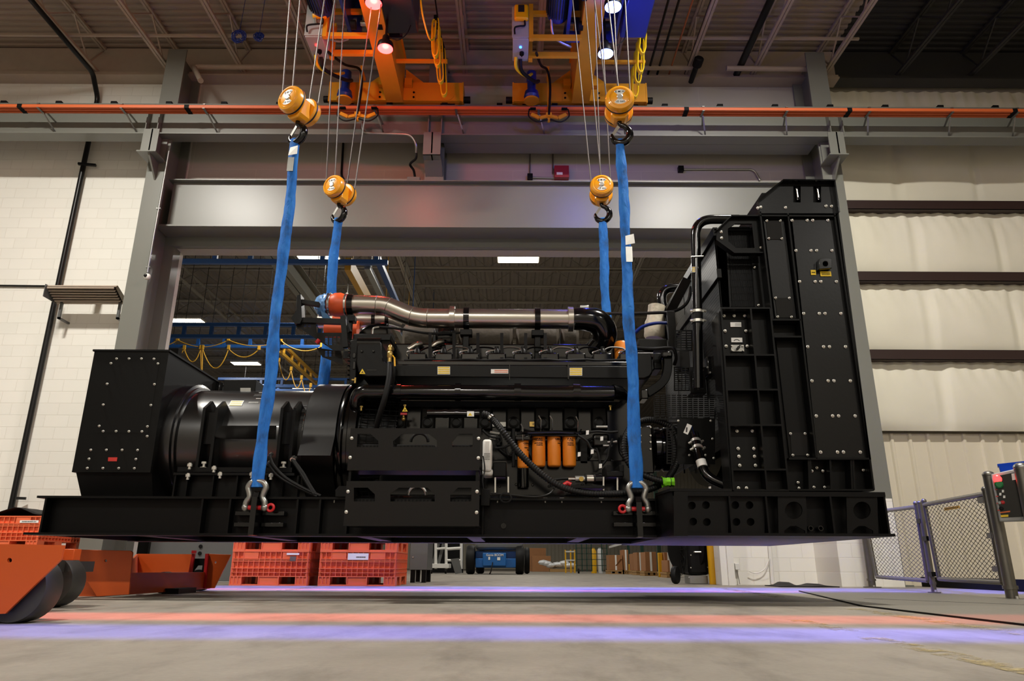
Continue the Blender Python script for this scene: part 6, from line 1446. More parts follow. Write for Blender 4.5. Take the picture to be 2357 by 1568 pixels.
for k in range(9):
    e0 = (c[0].lerp(c[1], .08 + k*.1)); e1 = (c[3].lerp(c[2], .08 + k*.1)); MB().bar(e0.lerp(e1, .25) - N*.012, e0.lerp(e1, .75) - N*.012, .012, .002, N).build('sign_letter', 'ink', s_, smooth=False)
def post(top, bot, r, lab, f=PF, m='galv_old', z0=0):
    b = f(*bot); b.z = 0; tz = f(*top).z; t = thing('gate_post', lab, 'post', b, 'gate posts')
    MB().cyl(b, V(b.x, b.y, tz), r, n=20).build('tube', m, t); MB().ball((b.x, b.y, tz), r*1.08, 14, (1, 1, .7)).build('cap', m, t)
    MB().lathe([(r*2.4, 0), (r*2.4, .012), (r*1.1, .014)], b, (0, 0, 1), 20).lathe([(r*1.25, .09), (r*1.25, .12)], b, (0, 0, 1), 20).build('base_flange', m, t)
    for s in (-1, 1): MB().lathe([(.014, 0), (.014, .025)], b + u*s*r*1.8 + V(0, 0, .01), (0, 0, 1), 6).build('anchor_nut', 'zinc', t)
    return t
post((1985, 1180), (2008, 1353), .05, 'thick galvanised post at the far end of the gates, beside the white pier')
post((2119, 1157), (2151, 1366), .028, 'slim galvanised post where the two chain link gates meet')
post((2277, 1093), (2331, 1381), .05, 'thick galvanised post at the near gate hinge, behind the control panel')
for py in ((2268, 1150), (2290, 1232), (2303, 1310)):
    p = PF(*py); MB().bar(p, p + u*.12*(-1), .04, .05).build('hinge_band', 'galv_old', g2, smooth=False)
for q in ((2120, 1200), (2134, 1240), (2146, 1322)):
    p = PF(*q); MB().bar(p - u*.05, p + u*.06, .06, .05).build('latch_band', 'black_satin', g2, smooth=False)
# control panel on the near post
NP = V(-.55, -.83, 0).normalized(); PP = PLN(B + V(-.02, -.22, 0), NP)
c = onP(PP, ((2281, 1091.5), (2372, 1072), (2372, 1199), (2301, 1201)))
t = thing('control_panel', 'grey framed control panel with red and green lamps at the right edge', 'control panel', c[3])
MB().prism(c, -NP*.1).build('enclosure', 'cabinet_grey', t, bevel=.01)
f = onP(PP, ((2287, 1098), (2372, 1080), (2372, 1189), (2305, 1192))); fc = MB().prism([p + NP*.004 for p in f], -NP*.002).build('face', 'black_gloss', t, smooth=False)
def knob(px, py, rr_, m, nm, d=.02):
    p = PP(px, py); MB().lathe([(rr_*1.2, 0), (rr_*1.2, .006), (rr_, .007), (rr_, d), (rr_*.7, d*1.2)], p + NP*.004, NP, 18).build(nm, m, fc)
for (x0, y0, x1, y1), m, nm in (((2287, 1098, 2305, 1110), 'led_red', 'red_lamp'), ((2291, 1111, 2308, 1122), 'knob_green', 'green_lamp')):
    a, b = PP((x0 + x1)/2, (y0 + y1)/2), 0; MB().lathe([(.034, 0), (.034, .05), (.024, .058)], a, NP, 20).build(nm, m, t)
for x, y in ((2308, 1131), (2302, 1138), (2311, 1144)):
    q = onP(PP, rect(x - 2, y - 3, x + 3, y + 3)); MB().prism([p + NP*.006 for p in q], NP*.004).build('push_button', 'white_label', fc, smooth=False)
knob(2308, 1157, .014, 'red_paint', 'selector_switch'); knob(2301, 1158, .012, 'cabinet_grey', 'selector_switch'); knob(2305, 1171, .015, 'black_satin', 'selector_switch')
for q, m in (([(2302, 1179), (2325, 1176), (2325, 1179), (2302, 1182)], 'orange_label'), ([(2303, 1186), (2321, 1185), (2321, 1190), (2304, 1191)], 'yellow_label'), ([(2328, 1091), (2339, 1089), (2341, 1104), (2330, 1106)], 'white_label')):
    MB().prism([p + NP*.007 for p in onP(PP, q)], NP*.002).build('panel_label', m, fc, smooth=False)
for k in range(4):
    q = onP(PP, rect(2290 + k*2, 1126 + k*16, 2296 + k*2, 1128 + k*16)); MB().prism([p + NP*.006 for p in q], NP*.001).build('panel_legend', 'red_label', fc, smooth=False)
p = F(2375, 1400); p2 = PP(2345, 1075) + NP*.15; bq = V(p2.x + .01, p2.y, 0)
t = thing('gate_post', 'thick galvanised post in front of the control panel at the right edge', 'post', bq, 'gate posts')
MB().cyl(bq, V(bq.x, bq.y, p2.z - .02), .055, n=20).build('tube', 'galv_old', t); MB().ball((bq.x, bq.y, p2.z - .02), .06, 14, (1, 1, .7)).build('cap', 'galv', t)
q0 = PP(2303, 1084); q1 = PP(2372, 1066); q0 = q0 - NP*.12
b_ = thing('storage_bin', 'blue plastic parts bin resting on top of the control panel', 'bin', q0)
L2 = (q1 - q0); L2.z = 0; zt = c[0].z + .012
mb = MB().prism([V(q0.x, q0.y, zt), V(q0.x, q0.y, zt) + L2, V(q0.x, q0.y, zt + .085) + L2*1.02, V(q0.x, q0.y, zt + .075) - L2*.03], -NP*.12); mb.build('bin_body', 'bin_blue', b_, bevel=.006)
MB().prism([V(q0.x, q0.y, zt + .07) - L2*.06, V(q0.x, q0.y, zt + .07) + L2*1.05, V(q0.x, q0.y, zt + .09) + L2*1.05, V(q0.x, q0.y, zt + .09) - L2*.06], -NP*.13).build('bin_rim', 'bin_blue', b_, smooth=False)
# dock plate and kerb on the right
m, Nn, Ll, bs = newmat('tread_plate'); bs.inputs['Base Color'].default_value = srgb('77736a'); bs.inputs['Metallic'].default_value = .25; bs.inputs['Roughness'].default_value = .5
tc = Nn.new('ShaderNodeTexCoord'); wv = Nn.new('ShaderNodeTexVoronoi'); wv.inputs['Scale'].default_value = 26; wv.inputs['Randomness'].default_value = .15
Ll.new(tc.outputs['Object'], wv.inputs['Vector']); bp = Nn.new('ShaderNodeBump'); bp.inputs['Strength'].default_value = .8; bp.inputs['Distance'].default_value = .01; bp.invert = True
Ll.new(wv.outputs['Distance'], bp.inputs['Height']); Ll.new(bp.outputs['Normal'], bs.inputs['Normal']); M['tread'] = m
q = [F(1840, 1362), F(2120, 1366), F(2500, 1392), F(2600, 1470), F(1985, 1397)]
t = thing('dock_plate', 'grey tread plate set into the floor before the chain link gates', 'plate', q[4])
MB().prism([p + V(0, 0, .001) for p in q], (0, 0, .010)).build('plate', 'tread', t, smooth=False)
mb = MB()
for i in range(5): mb.bar(q[i] + V(0, 0, .006), q[(i + 1) % 5] + V(0, 0, .006), .013, .009)
mb.bar(F(1990, 1381) + V(0, 0, .008), F(2500, 1402) + V(0, 0, .008), .02, .008); mb.build('edge_angle', 'black_flat', t, smooth=False)
a_, b_ = A + V(.5, -.5, 0), B + V(.5, -.3, 0)
MBk = MB().box((CRx1 + .4, 5, 0), (CRx1 + .55, 11.3, .14)); o = MBk.build('floor_kerb', 'black_flat', smooth=False); tag(o, 'dark steel kerb along the floor behind the chain link gates', 'kerb')
# worn yellow floor lines
m, Nn, Ll, bs = newmat('worn_line_paint'); bs.inputs['Base Color'].default_value = srgb('a3946a'); bs.inputs['Roughness'].default_value = .7
tc = Nn.new('ShaderNodeTexCoord'); nz = Nn.new('ShaderNodeTexNoise'); nz.inputs['Scale'].default_value = 7; nz.inputs['Detail'].default_value = 9; nz.inputs['Roughness'].default_value = .75
rp_ = Nn.new('ShaderNodeValToRGB'); rp_.color_ramp.elements[0].position = .48; rp_.color_ramp.elements[1].position = .66
tr_ = Nn.new('ShaderNodeBsdfTransparent'); mx = Nn.new('ShaderNodeMixShader'); out = [n for n in Nn if n.type == 'OUTPUT_MATERIAL'][0]
Ll.new(tc.outputs['Object'], nz.inputs['Vector']); Ll.new(nz.outputs['Fac'], rp_.inputs['Fac']); Ll.new(rp_.outputs['Color'], mx.inputs[0]); Ll.new(tr_.outputs[0], mx.inputs[1]); Ll.new(bs.outputs[0], mx.inputs[2]); Ll.new(mx.outputs[0], out.inputs['Surface']); M['worn'] = m
for a, b, w, lab in (((2000, 1468), (2420, 1558), .055, 'worn yellow floor line nearest the camera at lower right'), ((1834, 1428), (1950, 1453), .05, 'short worn yellow line on the floor before the blue light band'), ((1960, 1402), (2420, 1470), .06, 'long faded yellow line on the floor alongside the tread plate'), ((1655, 1353), (1800, 1376), .07, 'faded yellow line on the floor before the white block wall'), ((650, 1360), (735, 1350), .07, 'faded yellow line on the floor before the orange bins')):
    p, q = F(*a), F(*b); d = (q - p).normalized()*0; n_ = V(-(q - p).y, (q - p).x, 0).normalized()*w
    o = MB().prism([p + n_ + V(0, 0, .001), p - n_ + V(0, 0, .001), q - n_ + V(0, 0, .001), q + n_ + V(0, 0, .001)], (0, 0, .0012)).build('trim_floor_line', 'worn', smooth=False, org=p)
    tag(o, lab, 'floor line', 'worn floor lines', 'structure')
# ------------------------------------------------------------------ the rear bay seen through the opening
ZR = 10.4
struct(deck('ceiling_rear', -24, 24, 12.05, 62, ZR, 0, 'deck_rear', 'y', .305))
o = MB().box((-24, 12.05, ZR + .15), (24, 62, ZR + .3)).build('ceiling_rear_top', 'deck_shaded', smooth=False); struct(o)
mb = MB(); x = -24
while x < 24: mb.box((x, 60, 0), (x + .24, 60.06, ZR)); x += .3
mb.box((-24, 60.06, 0), (24, 60.3, ZR)); struct(mb.build('wall_far', 'liner', smooth=False))
struct(MB().box((-24.3, 12.05, 0), (-24, 60, ZR)).build('wall_rear_left', 'grey_shop', smooth=False)); struct(MB().box((24, 12.05, 0), (24.3, 60, ZR)).build('wall_rear_right', 'grey_shop', smooth=False))
struct(MB().box((-24, 12.051, 0), (XL, 12.2, ZR)).box((XR, 12.051, 0), (24, 12.2, ZR)).build('wall_rear_front', 'grey_shop', smooth=False))
for k in range(13):
    y = 20.36 + k*1.62; mb = MB(); joist_mesh(mb, y, -16, 16, ZR - .62, .58, 0, 'x', 1.6)
    o = mb.build('rear_roof_joist', 'joist_rear', smooth=False, org=(0, y, ZR - .6)); tag(o, 'pale open web joist under the rear bay roof, %s back from the header beam' % ['first', 'second', 'third', 'fourth', 'fifth', 'sixth', 'seventh', 'eighth', 'ninth', 'tenth', 'eleventh', 'twelfth', 'thirteenth'][k], 'roof joist', 'roof joists of the rear bay')
for x in (-11, -3.5, 4, 11):
    mb = MB(); joist_mesh(mb, x, 12.3, 58, ZR - 1.1, .45, 0); o = mb.build('rear_roof_girder', 'joist_rear', smooth=False, org=(x, 30, ZR - 1)); tag(o, 'deeper open web girder under the rear bay roof, %s' % {-11: 'first from the left', -3.5: 'second from the left', 4: 'third from the left', 11: 'last at the right'}[x], 'roof girder')
# high bay lights
def highbay(p, lab, m, up=None):
    t = thing('high_bay_light', lab, 'ceiling light', p, 'rectangular high bay lights')
    MB().box((p.x - .66, p.y - .27, p.z), (p.x + .66, p.y + .27, p.z + .07)).box((p.x - .12, p.y - .1, p.z + .07), (p.x + .12, p.y + .1, p.z + .16)).build('housing', 'white_paint', t, smooth=False)
    MB().box((p.x - .63, p.y - .25, p.z - .012), (p.x + .63, p.y + .25, p.z)).build('diffuser', m, t, smooth=False)
    for s in (-1, 1): MB().cyl(p + V(s*.5, 0, .07), V(p.x + s*.5, p.y, up or ZR - .02), .006, n=6).build('suspension_wire', 'galv', t)
for (px, py, y), lab in zip(BACKL, ('glowing high bay light behind the header beam, right of the far left sling', 'glowing high bay light behind the blue truss and the far left sling', 'glowing high bay light over the second blue truss, beside the left column', 'glowing high bay light above the yellow crane girder, left of the near sling', 'farthest high bay light, just above the alternator barrel')):
    highbay(W(px, py, y), lab, 'lamp_white')
# blue workstation trusses
def truss(px0, px1, pyt, pyb, Y, posts, lab, m='blue_steel', w=.11, dpt=.1):
    a, b = W(px0, pyb, Y), W(px1, pyb, Y); zt = W((px0 + px1)/2, pyt, Y).z; zb = (a.z + b.z)/2
    t = thing('workstation_truss', lab, 'crane truss', (a.x, Y, zb), 'blue crane trusses')
    MB().box((a.x, Y - dpt/2, zb - w/2), (b.x, Y + dpt/2, zb + w/2)).build('bottom_chord', m, t, bevel=.01); MB().box((a.x, Y - dpt/2, zt - w/2), (b.x, Y + dpt/2, zt + w/2)).build('top_chord', m, t, bevel=.01)
    for px in posts:
        x = W(px, pyb, Y).x; MB().cyl((x, Y, zt), (x, Y, ZR), .008, n=6).build('hanger_rod', 'black_flat', t)
        MB().box((x - .05, Y - .04, zb + w/2), (x + .05, Y + .04, zt - w/2)).build('truss_post', m, t, smooth=False)
    return t
truss(300, 893, 574, 603, 14.5, (412, 494, 576, 742, 866), 'blue steel truss highest in the rear bay, running left behind both slings')
truss(300, 760, 748, 775, 20.5, (422, 485, 548, 610, 674, 735), 'blue steel truss at middle height behind the left sling')
truss(300, 800, 776, 798, 22.0, (395, 455, 515, 575, 695), 'blue steel truss with yellow festoon cable, just under the middle one')
truss(500, 812, 873, 890, 30.0, (600, 648, 695, 795), 'blue steel truss lowest and farthest, just above the alternator')
truss(400, 760, 888, 898, 33, (560, 640, 720), 'thin blue rail below the lowest blue truss')
# beams running away from the opening
def away(px, py, Y0, Y1, w, h, name, m, lab, cat, flange=0):
    a = W(px, py, Y0); mb = MB().box((a.x - w/2, Y0, a.z), (a.x + w/2, Y1, a.z + (.02 if flange else h)))
    if flange: mb.box((a.x - .01, Y0, a.z), (a.x + .01, Y1, a.z + h)).box((a.x - w/2, Y0, a.z + h), (a.x + w/2, Y1, a.z + h + .02))
    for y in (Y0 + .4, (Y0 + Y1)/2, Y1 - .4): mb.box((a.x - .01, y - .01, a.z + h), (a.x + .01, y + .01, ZR))
    return tag(mb.build(name, m, smooth=False, org=a), lab, cat)
away(612, 575, 14.8, 23, .32, .5, 'jib_beam', 'grey_steel', 'grey green steel beam running back from the highest blue truss', 'beam', 1)
away(800, 622, 14.6, 24, .14, .3, 'bridge_girder', 'bridge_yellow', 'yellow crane girder running back behind the far left sling', 'crane girder')
away(845, 620, 14.6, 25, .13, .12, 'rail_profile', 'galv', 'silver rail profile running back right of the yellow girder', 'rail')
away(868, 600, 14.6, 26, .13, .12, 'rail_profile', 'blue_steel', 'dark blue rail profile running back under the highest truss end', 'rail')
p0, p1 = W(642, 808, 22.0), W(742, 896, 33)
t = thing('ladder_girder', 'yellow ladder shaped crane girder sloping away behind the near left sling', 'crane girder', p0)
for s in (0, .32): MB().bar(p0 + V(0, 0, s), p1 + V(0, 0, s), .10, .1).build('girder_chord', 'bridge_yellow', t, smooth=False)
for k in range(7): q = p0.lerp(p1, (k + .5)/7); MB().bar(q, q + V(0, 0, .32), .08, .1, (0, 1, 0)).build('girder_rung', 'bridge_yellow', t, smooth=False)
MB().box((p0.x - .2, 21.8, p0.z + .1), (p0.x + .05, 22.2, p0.z + .35)).build('end_trolley', 'black_flat', t, smooth=False)
def swag(pts, Y, lab):
    mb = MB()
    for k in range(len(pts) - 1):
        (x0, y0), (x1, y1), s = pts[k][:2], pts[k + 1][:2], pts[k][2]
        mb.tube([W(x0 + (x1 - x0)*i/12, y0 + (y1 - y0)*i/12 + s*4*(i/12)*(1 - i/12), Y) for i in range(13)], .018, 6)
    for p in pts: c = W(p[0], p[1], Y); mb.box((c.x - .04, c.y - .03, c.z - .02), (c.x + .04, c.y + .03, c.z + .12))
    tag(mb.build('festoon_cable', 'bridge_yellow', org=W(*pts[0][:2], Y)), lab, 'cable', 'yellow festoon cables')
swag([(366, 802, 2), (409, 783, 16), (526, 783, 13), (647, 785, 16), (740, 798, 0)], 21.96, 'yellow cable swagging along the blue truss behind the left sling')
swag([(410, 820, 2), (424, 803, 30), (462, 803, 60), (466, 803, 45), (526, 803, 19), (596, 804, 0)], 21.94, 'yellow cable hanging in deep loops below the blue truss')
swag([(642, 832, 32), (670, 852, 30), (694, 872, 24), (715, 890, 0)], 24, 'yellow cable looping under the ladder shaped girder')
a = W(776, 890, 28); tag(MB().box((a.x - .15, 28, 0), (a.x + .15, 28.02, 7)).box((a.x - .15, 28.3, 0), (a.x + .15, 28.32, 7)).box((a.x - .01, 28.02, 0), (a.x + .01, 28.3, 7)).build('rear_column', 'grey_steel', smooth=False, org=(a.x, 28.1, 0)), 'pale grey column in the rear bay beside the engine end flange', 'column')
a, b = W(672, 905, 34), W(760, 893, 34); tag(MB().box((a.x, 34, a.z - .4), (b.x, 34.2, b.z)).box((a.x + .3, 34.1, b.z), (a.x + .32, 34.12, ZR)).build('duct', 'white_paint', smooth=False, org=(a.x, 34, a.z)), 'white duct far behind the alternator fan cover', 'duct')
# grey sliding door leaf and post left of the bins
a, b = W(334, 1340, 12.25), W(560, 1340, 12.25)
t = thing('steel_door_leaf', 'grey steel door leaf standing behind the orange bins', 'door leaf', (a.x, 12.3, 0))
lf = MB().box((a.x, 12.25, .01), (b.x, 12.32, 2.3)).build('leaf', 'grey_shop', t, bevel=.005)
for px, py in ((462, 1258), (460, 1274)): p = W(px, py, 12.24); MB().lathe([(.03, 0), (.03, .012), (.015, .014)], p, (0, -1, 0), 16).build('bolt_head', 'black_flat', lf)
a = W(322, 1300, 12.4); tag(MB().box((a.x - .12, 12.35, 0), (a.x + .12, 12.5, 4)).build('door_post', 'black_flat', smooth=False, org=(a.x, 12.4, 0)), 'dark post between the left jamb and the grey door leaf', 'post')
# dark steel cabinet right of the bins
a, b = W(941, 1340, 12.3), W(982, 1340, 12.3)
t = thing('steel_cabinet', 'dark grey steel cabinet on feet right of the orange bins', 'cabinet', (a.x, 12.4, 0))
cb = MB().box((a.x, 12.3, .2), (b.x, 13.1, 1.5)).build('body', 'grey_shop', t, bevel=.006)
for x in (a.x + .02, b.x - .09):
    for y in (12.31, 13.0): MB().box((x, y, 0), (x + .07, y + .09, .2)).build('foot', 'black_satin', t, smooth=False)
for z in (.4, .75, 1.1): MB().lathe([(.012, 0), (.012, .01)], (a.x + .05, 12.3, z), (0, -1, 0), 10).build('rivet', 'zinc', cb)
def fbox(px0, px1, pyb, h, depth, name, m, lab, cat, grp=None, z0=0, bev=.005, Y=None):
    p = F((px0 + px1)/2, pyb) if Y is None else V(0, Y, 0); x0, x1 = W(px0, pyb, p.y).x, W(px1, pyb, p.y).x
    zt = W((px0 + px1)/2, h, p.y).z
    return tag(MB().box((x0, p.y, z0), (x1, p.y + depth, zt)).build(name, m, org=((x0 + x1)/2, p.y, z0), bevel=bev), lab, cat, grp)
# white tube cart and dark boards
Y = 26.0
t = thing('platform_cart', 'white tubular cart beside the blue boom lift', 'cart', (W(1010, 1318, Y).x, Y, 0))
mb = MB()
for px in (1003, 1027, 1062): mb.tube([W(px, 1310, Y), W(px, 1220, Y)], .05, 8)
mb.tube([W(1027, 1264, Y), W(1062, 1262, Y)], .05, 8).tube([W(1003, 1264, Y), W(1027, 1262, Y)], .04, 8).tube([W(1027, 1290, Y), W(1062, 1290, Y)], .04, 8); mb.build('tube_frame', 'white_paint', t)
a, b = W(983, 1308, Y), W(1034, 1298, Y); MB().box((a.x, Y - .1, a.z), (b.x, Y + .8, b.z)).build('platform', 'white_paint', t, bevel=.01)
for px in (991, 1024):
    c = W(px, 1315, Y); MB().cyl((c.x, Y, .09), (c.x + .06, Y, .09), .09).build('caster', 'black_rubber', t)
for k, px in enumerate((1000, 1012)): MB().bar(W(px - 3, 1298, Y + .1), W(px + 9, 1252, Y + .1), .1, .03, (0, 1, 0)).build('stay', 'grey_shop', t, smooth=False)
q = [W(1037, 1287, 25), W(1056, 1285, 25), W(1064, 1319, 25), W(1048, 1321.5, 25)]; tag(MB().prism(q, (0, .05, 0)).build('board', 'grey_shop', smooth=False, org=q[3]), 'dark grey board leaning between the white cart and the boom lift', 'board')
q = [W(985, 1320, 29), W(1066, 1320, 29), W(1066, 1240, 29), W(985, 1240, 29)]; tag(MB().prism(q, (0, .1, 0)).build('partition_panel', 'black_flat', smooth=False, org=q[0]), 'dark panel standing behind the white tubular cart', 'panel')
# blue boom lift
Y = F(1120, 1322.5).y
t = thing('boom_lift', 'blue boom lift parked far back under the generator, seen from its end', 'boom lift', (W(1140, 1322, Y).x, Y, 0))
def bb(px0, py0, px1, py1, y0, y1, nm, m, par=t, bev=.02):
    a, b = W(px0, py1, Y + y0), W(px1, py0, Y + y0); return MB().box((a.x, Y + y0, a.z), (b.x, Y + y1, b.z)).build(nm, m, par, bevel=bev)
ch_ = bb(1111, 1273, 1165, 1303, -.3, 1.5, 'chassis', 'genie_blue'); bb(1094, 1286, 1190, 1307, 0, .3, 'axle', 'genie_blue'); bb(1094, 1269, 1190, 1288, .4, 1.5, 'chassis_side', 'genie_blue')
c = W(1117, 1278, Y - .31); c = W(1139, 1278, Y - .31); text('Genie BOOM', 'lettering', 'white_label', ch_, c, .10, extrude=.004, sx=1.0, bold=.0008)
for px, py, w in ((1126, 1285, 4), (1148, 1286, 7)):
    a, b = W(px - w/2, py + 4, Y - .31), W(px + w/2, py - 3, Y - .31); MB().box((a.x, Y - .312, a.z), (b.x, Y - .3, b.z)).build('sticker', 'white_label', ch_, smooth=False)
for px0, px1, yy in ((1073, 1092, 0), (1187, 1206, 0), (1096, 1114, 2.2), (1207, 1219, 2.2)):
    a, b = W(px0, 1300, Y + yy), W(px1, 1300, Y + yy); R = .46
    w_ = MB().lathe([(R*.6, .02), (R*.92, 0), (R, .06), (R, b.x - a.x - .06), (R*.92, b.x - a.x), (R*.6, b.x - a.x - .02)], (a.x, Y + yy + .2, R), (1, 0, 0), 32).build('tyre', 'black_rubber', t)
    MB().lathe([(R*.58, .01), (R*.5, .04), (R*.2, .05)], (a.x, Y + yy + .2, R), (1, 0, 0), 24).build('rim', 'white_paint', w_)
bb(1094, 1246, 1204, 1266, .1, 1.9, 'counterweight', 'grey_shop', t, .1); bb(1110, 1235, 1190, 1250, .3, 2, 'turret', 'genie_blue')
MB().tube(spline([W(1134, 1295, Y - .33), W(1132, 1305, Y - .4), W(1130, 1315, Y - .5), F(1127, 1322)], 5), .02, 6).build('charging_cord', 'black_rubber', t)
# goods along the rear racks
fbox(1219, 1257, 1304, 1262, 1.2, 'wooden_crate', 'card', 'brown wooden crate far behind, right of the boom lift', 'crate', Y=40); 
fbox(1225, 1268, 1306, 1280, 1.2, 'plywood_box', 'card', 'low brown box in front of the brown crate, right of the boom lift', 'box', Y=38)
p = W(1266, 1308, 36); o = MB().box((p.x, 36, 0), (p.x + 1.2, 37, .14)).build('pallet', 'wood', smooth=False, org=(p.x, 36, 0)); tag(o, 'wooden pallet under the white wrapped bundle', 'pallet')
mb = MB(); r = random.Random(8)
for i in range(9): mb.ball((p.x - .3 + i*.17, 36.4 + r.uniform(-.1, .2), .26 + r.uniform(0, .18)), .22, 8, (1.2, 1, .6))
tag(mb.build('wrapped_bundle', 'wrap', org=(p.x, 36.4, .14), sharp=20), 'white plastic wrapped bundle on a pallet in the far aisle', 'bundle')
Y = 31
t = thing('safety_gate', 'yellow and white safety gate in the far aisle', 'gate', (W(1310, 1310, Y).x, Y, 0))
for px in (1302, 1314, 1323): MB().box((W(px - 1.6, 1300, Y).x, Y, 0), (W(px + 1.6, 1300, Y).x, Y + .06, W(px, 1266, Y).z)).build('gate_upright', 'safety_yellow', t, smooth=False)
for py in (1270, 1290): MB().box((W(1302, 1300, Y).x, Y - .02, W(1310, py + 1.5, Y).z), (W(1323, 1300, Y).x, Y, W(1310, py - 1.5, Y).z)).build('gate_rail', 'white_paint', t, smooth=False)
Y = 29
t = thing('tube_rack', 'dark green wheeled rack beside the yellow safety gate', 'rack', (W(1360, 1314, Y).x, Y, 0))
for px in (1327, 1340, 1351, 1362, 1386, 1398): MB().box((W(px - 1, 1300, Y).x, Y, .08), (W(px + 1.2, 1300, Y).x, Y + .05, W(px, 1245, Y).z)).build('rack_upright', 'green_steel', t, smooth=False)
for py in (1262, 1275, 1288, 1302): MB().box((W(1327, 1300, Y).x, Y, W(1360, py + .8, Y).z), (W(1398, 1300, Y).x, Y + .05, W(1360, py - .6, Y).z)).build('rack_rail', 'green_steel', t, smooth=False)
for px in (1330, 1395): c = W(px, 1310, Y); MB().cyl((c.x, Y, .09), (c.x + .06, Y, .09), .09).build('caster', 'black_rubber', t)
c = W(1367, 1300, 30.5); tag(MB().lathe([(.11, 0), (.11, .85), (.06, .95), (.05, 1.0)], (c.x, 30.5, 0), (0, 0, 1), 20).build('bollard', 'safety_yellow', org=(c.x, 30.5, 0)), 'yellow bollard behind the dark green rack', 'bollard')
c = W(1382, 1300, 30.5); tag(MB().lathe([(.10, 0), (.12, .3), (.11, .9), (.06, 1.0)], (c.x, 30.5, 0), (0, 0, 1), 16).build('wrapped_roll', 'wrap', org=(c.x, 30.5, 0)), 'white wrapped roll standing behind the dark green rack', 'roll')
labs = ['cardboard box with an open flap beside the dark green rack', 'tall cardboard box left of the first yellow guard', 'cardboard box between the two short yellow guards', 'narrow cardboard box with white tape between the yellow guards', 'wide cardboard box behind the tall yellow guard', 'small cardboard box beside the drum fan', 'low cardboard box against the drum fan wheel']
for (a, b, pb, h, Y), lab in zip(((1403, 1434, 1318, 1278, 27.5), (1436, 1448, 1320, 1266, 27.5), (1458, 1468, 1321, 1275, 26.4), (1468, 1483, 1322, 1272, 24.6), (1487, 1513, 1325, 1271, 22.5), (1531, 1550, 1316, 1272, 19.8), (1538, 1552, 1316, 1290, 19.0)), labs):
    o = fbox(a, b, pb, h, .8, 'cardboard_box', 'card', lab, 'box', 'cardboard boxes by the rack', .14, .004, Y)
    x0, x1 = W(a, pb, Y).x, W(b, pb, Y).x
    o2 = MB().box((x0 - .05, Y - .03, .09), (x1 + .05, Y + .8, .135)).box((x0 - .05, Y - .03, 0), (x1 + .05, Y + .8, .025))
    for k in range(3): xx = x0 - .04 + k*(x1 - x0 - .02)/2; o2.box((xx, Y - .02, .025), (xx + .1, Y + .78, .09))
    tag(o2.build('pallet', 'wood', smooth=False, org=(x0, Y, 0)), 'wooden pallet under the ' + lab.split(' beside')[0].split(' left')[0].split(' between')[0].split(' behind')[0].split(' against')[0] + ', ' + ['first', 'second', 'third', 'fourth', 'fifth', 'sixth', 'last'][labs.index(lab)] + ' from the green rack', 'pallet', 'pallets by the rack')
    MB().bar(V((x0 + x1)/2, Y - .004, .14), V((x0 + x1)/2, Y - .004, W(a, h, Y).z), .06, .004, (0, 1, 0)).build('tape', 'white_label', o, smooth=False)
fl_ = W(1424, 1286, 27.2); o = bpy.data.objects['cardboard_box']; MB().prism([W(1420, 1303, 27.3), W(1434, 1287, 27.0), W(1428, 1287, 27.0), W(1416, 1303, 27.3)], (0, .02, 0)).build('flap', 'card', o, smooth=False)
for k, (px, yb, gt, gw, lab) in enumerate(((1449, 1321, 1299, 3.5, 'dark green rack upright with the first short yellow guard'), (1481, 1324.5, 1300, 4.2, 'dark green rack upright with the second short yellow guard'), (1521, 1329, 1273, 5, 'dark green rack upright with the tall yellow guard'))):
    p = F(px, yb); t = thing('rack_upright', lab, 'rack upright', p, 'pallet rack uprights')
    MB().box((p.x - .05, p.y, 0), (p.x + .05, p.y + .08, 3.5)).build('upright_post', 'green_steel', t, smooth=False)
    w = W(px + gw, yb, p.y).x - p.x; MB().box((p.x - w, p.y - .1, 0), (p.x + w, p.y - .01, W(px, gt, p.y).z)).build('post_guard', 'safety_yellow', t, bevel=.01)
for k, (z0, lab) in enumerate(((1.0, 'lower pale rack beam between the green uprights'),)):
    a, b = F(1449, 1321), F(1521, 1329); tag(MB().bar(V(a.x, a.y, z0 + .25), V(b.x, b.y, z0 + .35), .06, .12).build('rack_beam', 'white_paint', smooth=False, org=a), lab, 'rack beam')
a, b = F(1405, 1317), F(1449, 1321); tag(MB().bar(V(a.x, a.y, 1.2), V(b.x, b.y, 1.2), .06, .1).build('rack_beam', 'white_paint', smooth=False, org=a), 'pale rack beam above the open cardboard box', 'rack beam')
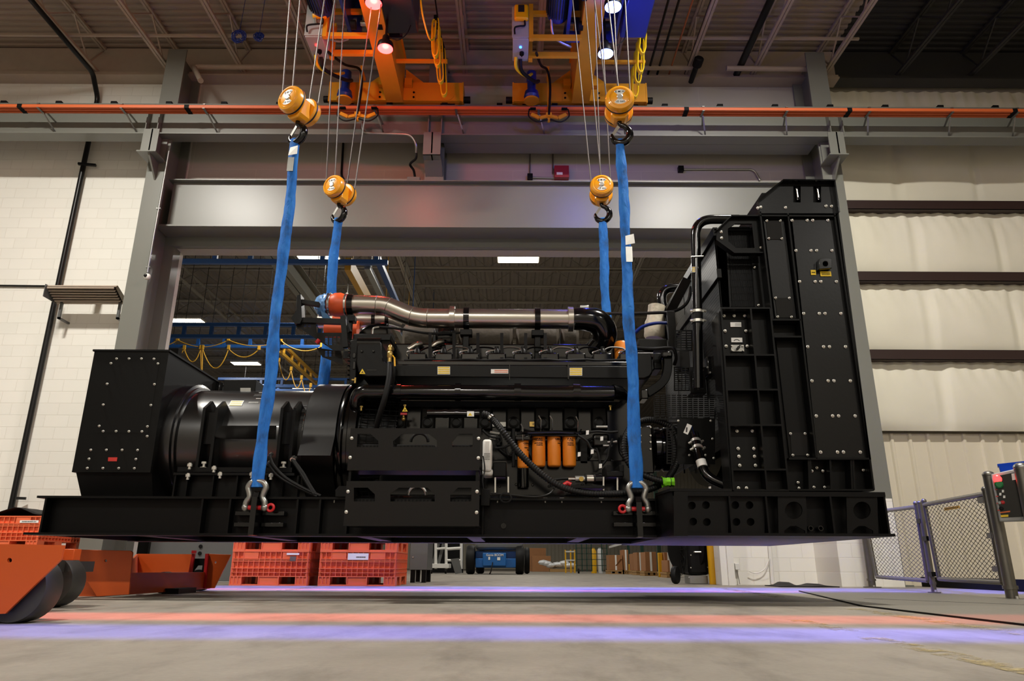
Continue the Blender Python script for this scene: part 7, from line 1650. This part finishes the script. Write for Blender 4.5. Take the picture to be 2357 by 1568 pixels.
# drum fan and bollard at the right jamb
Y = 12.3; c = W(1600, 1290, Y); R = .42; c.z = .53
t = thing('drum_fan', 'black drum fan on wheels beside the yellow bollard', 'fan', (c.x, Y, 0))
MB().lathe([(R*.9, -.21), (R, -.2), (R*1.02, -.1), (R*1.02, .1), (R, .2), (R*.9, .21)], c + V(.08, .38, .03), (.55, .35, 0), 48).build('drum', 'black_satin', t)
x0, x1 = W(1583, 1290, Y).x, W(1631, 1290, Y).x
hs_ = MB().box((x0, Y, .14), (x1, Y + .5, 1.0)).build('drum_side', 'black_satin', t, bevel=.05)
MB().box((x0 + .01, Y - .02, .01), (x1 - .04, Y + .35, .13)).build('base', 'galv', t, smooth=False)
a, b = W(1599, 1271, Y - .03), W(1619, 1271, Y - .03); MB().tube([a + V(0, .03, 0), a, b, b + V(0, .03, 0)], .014, 8).build('handle', 'zinc', hs_)
for px, py in ((1590, 1278), (1590, 1307), (1586, 1329), (1629, 1278), (1629, 1306)): MB().lathe([(.01, 0), (.01, .008)], W(px, py, Y - .001), (0, -1, 0), 8).build('rivet', 'zinc', hs_)
wx = W(1557, 1330, Y).x; MB().lathe([(.06, 0), (.13, .0), (.14, .02), (.14, .06), (.13, .08), (.06, .08)], (wx - .04, Y + .05, .14), (.8, -.5, 0), 28).build('fan_wheel', 'black_rubber', t)
mb = MB()
for k in range(16):
    aa = 2*math.pi*k/16; d1 = V(0, math.cos(aa), math.sin(aa)); cc = V(x0 - .03, Y + .42, .55); mb.bar(cc, cc + d1*.42, .008, .008)
for rr_ in (.1, .2, .3, .42): mb.tube([V(x0 - .03, Y + .42 + rr_*math.cos(2*math.pi*i/32), .55 + rr_*math.sin(2*math.pi*i/32)) for i in range(32)], .005, 5, closed=True)
mb.build('fan_grille', 'black_satin', t, smooth=False)
c = W(1644, 1300, 12.1); tag(MB().lathe([(.085, 0), (.085, 1.1), (.07, 1.16), (.03, 1.18)], (c.x, 12.15, 0), (0, 0, 1), 24).build('bollard', 'safety_yellow', org=(c.x, 12.15, 0)), 'yellow bollard between the drum fan and the white jamb', 'bollard')
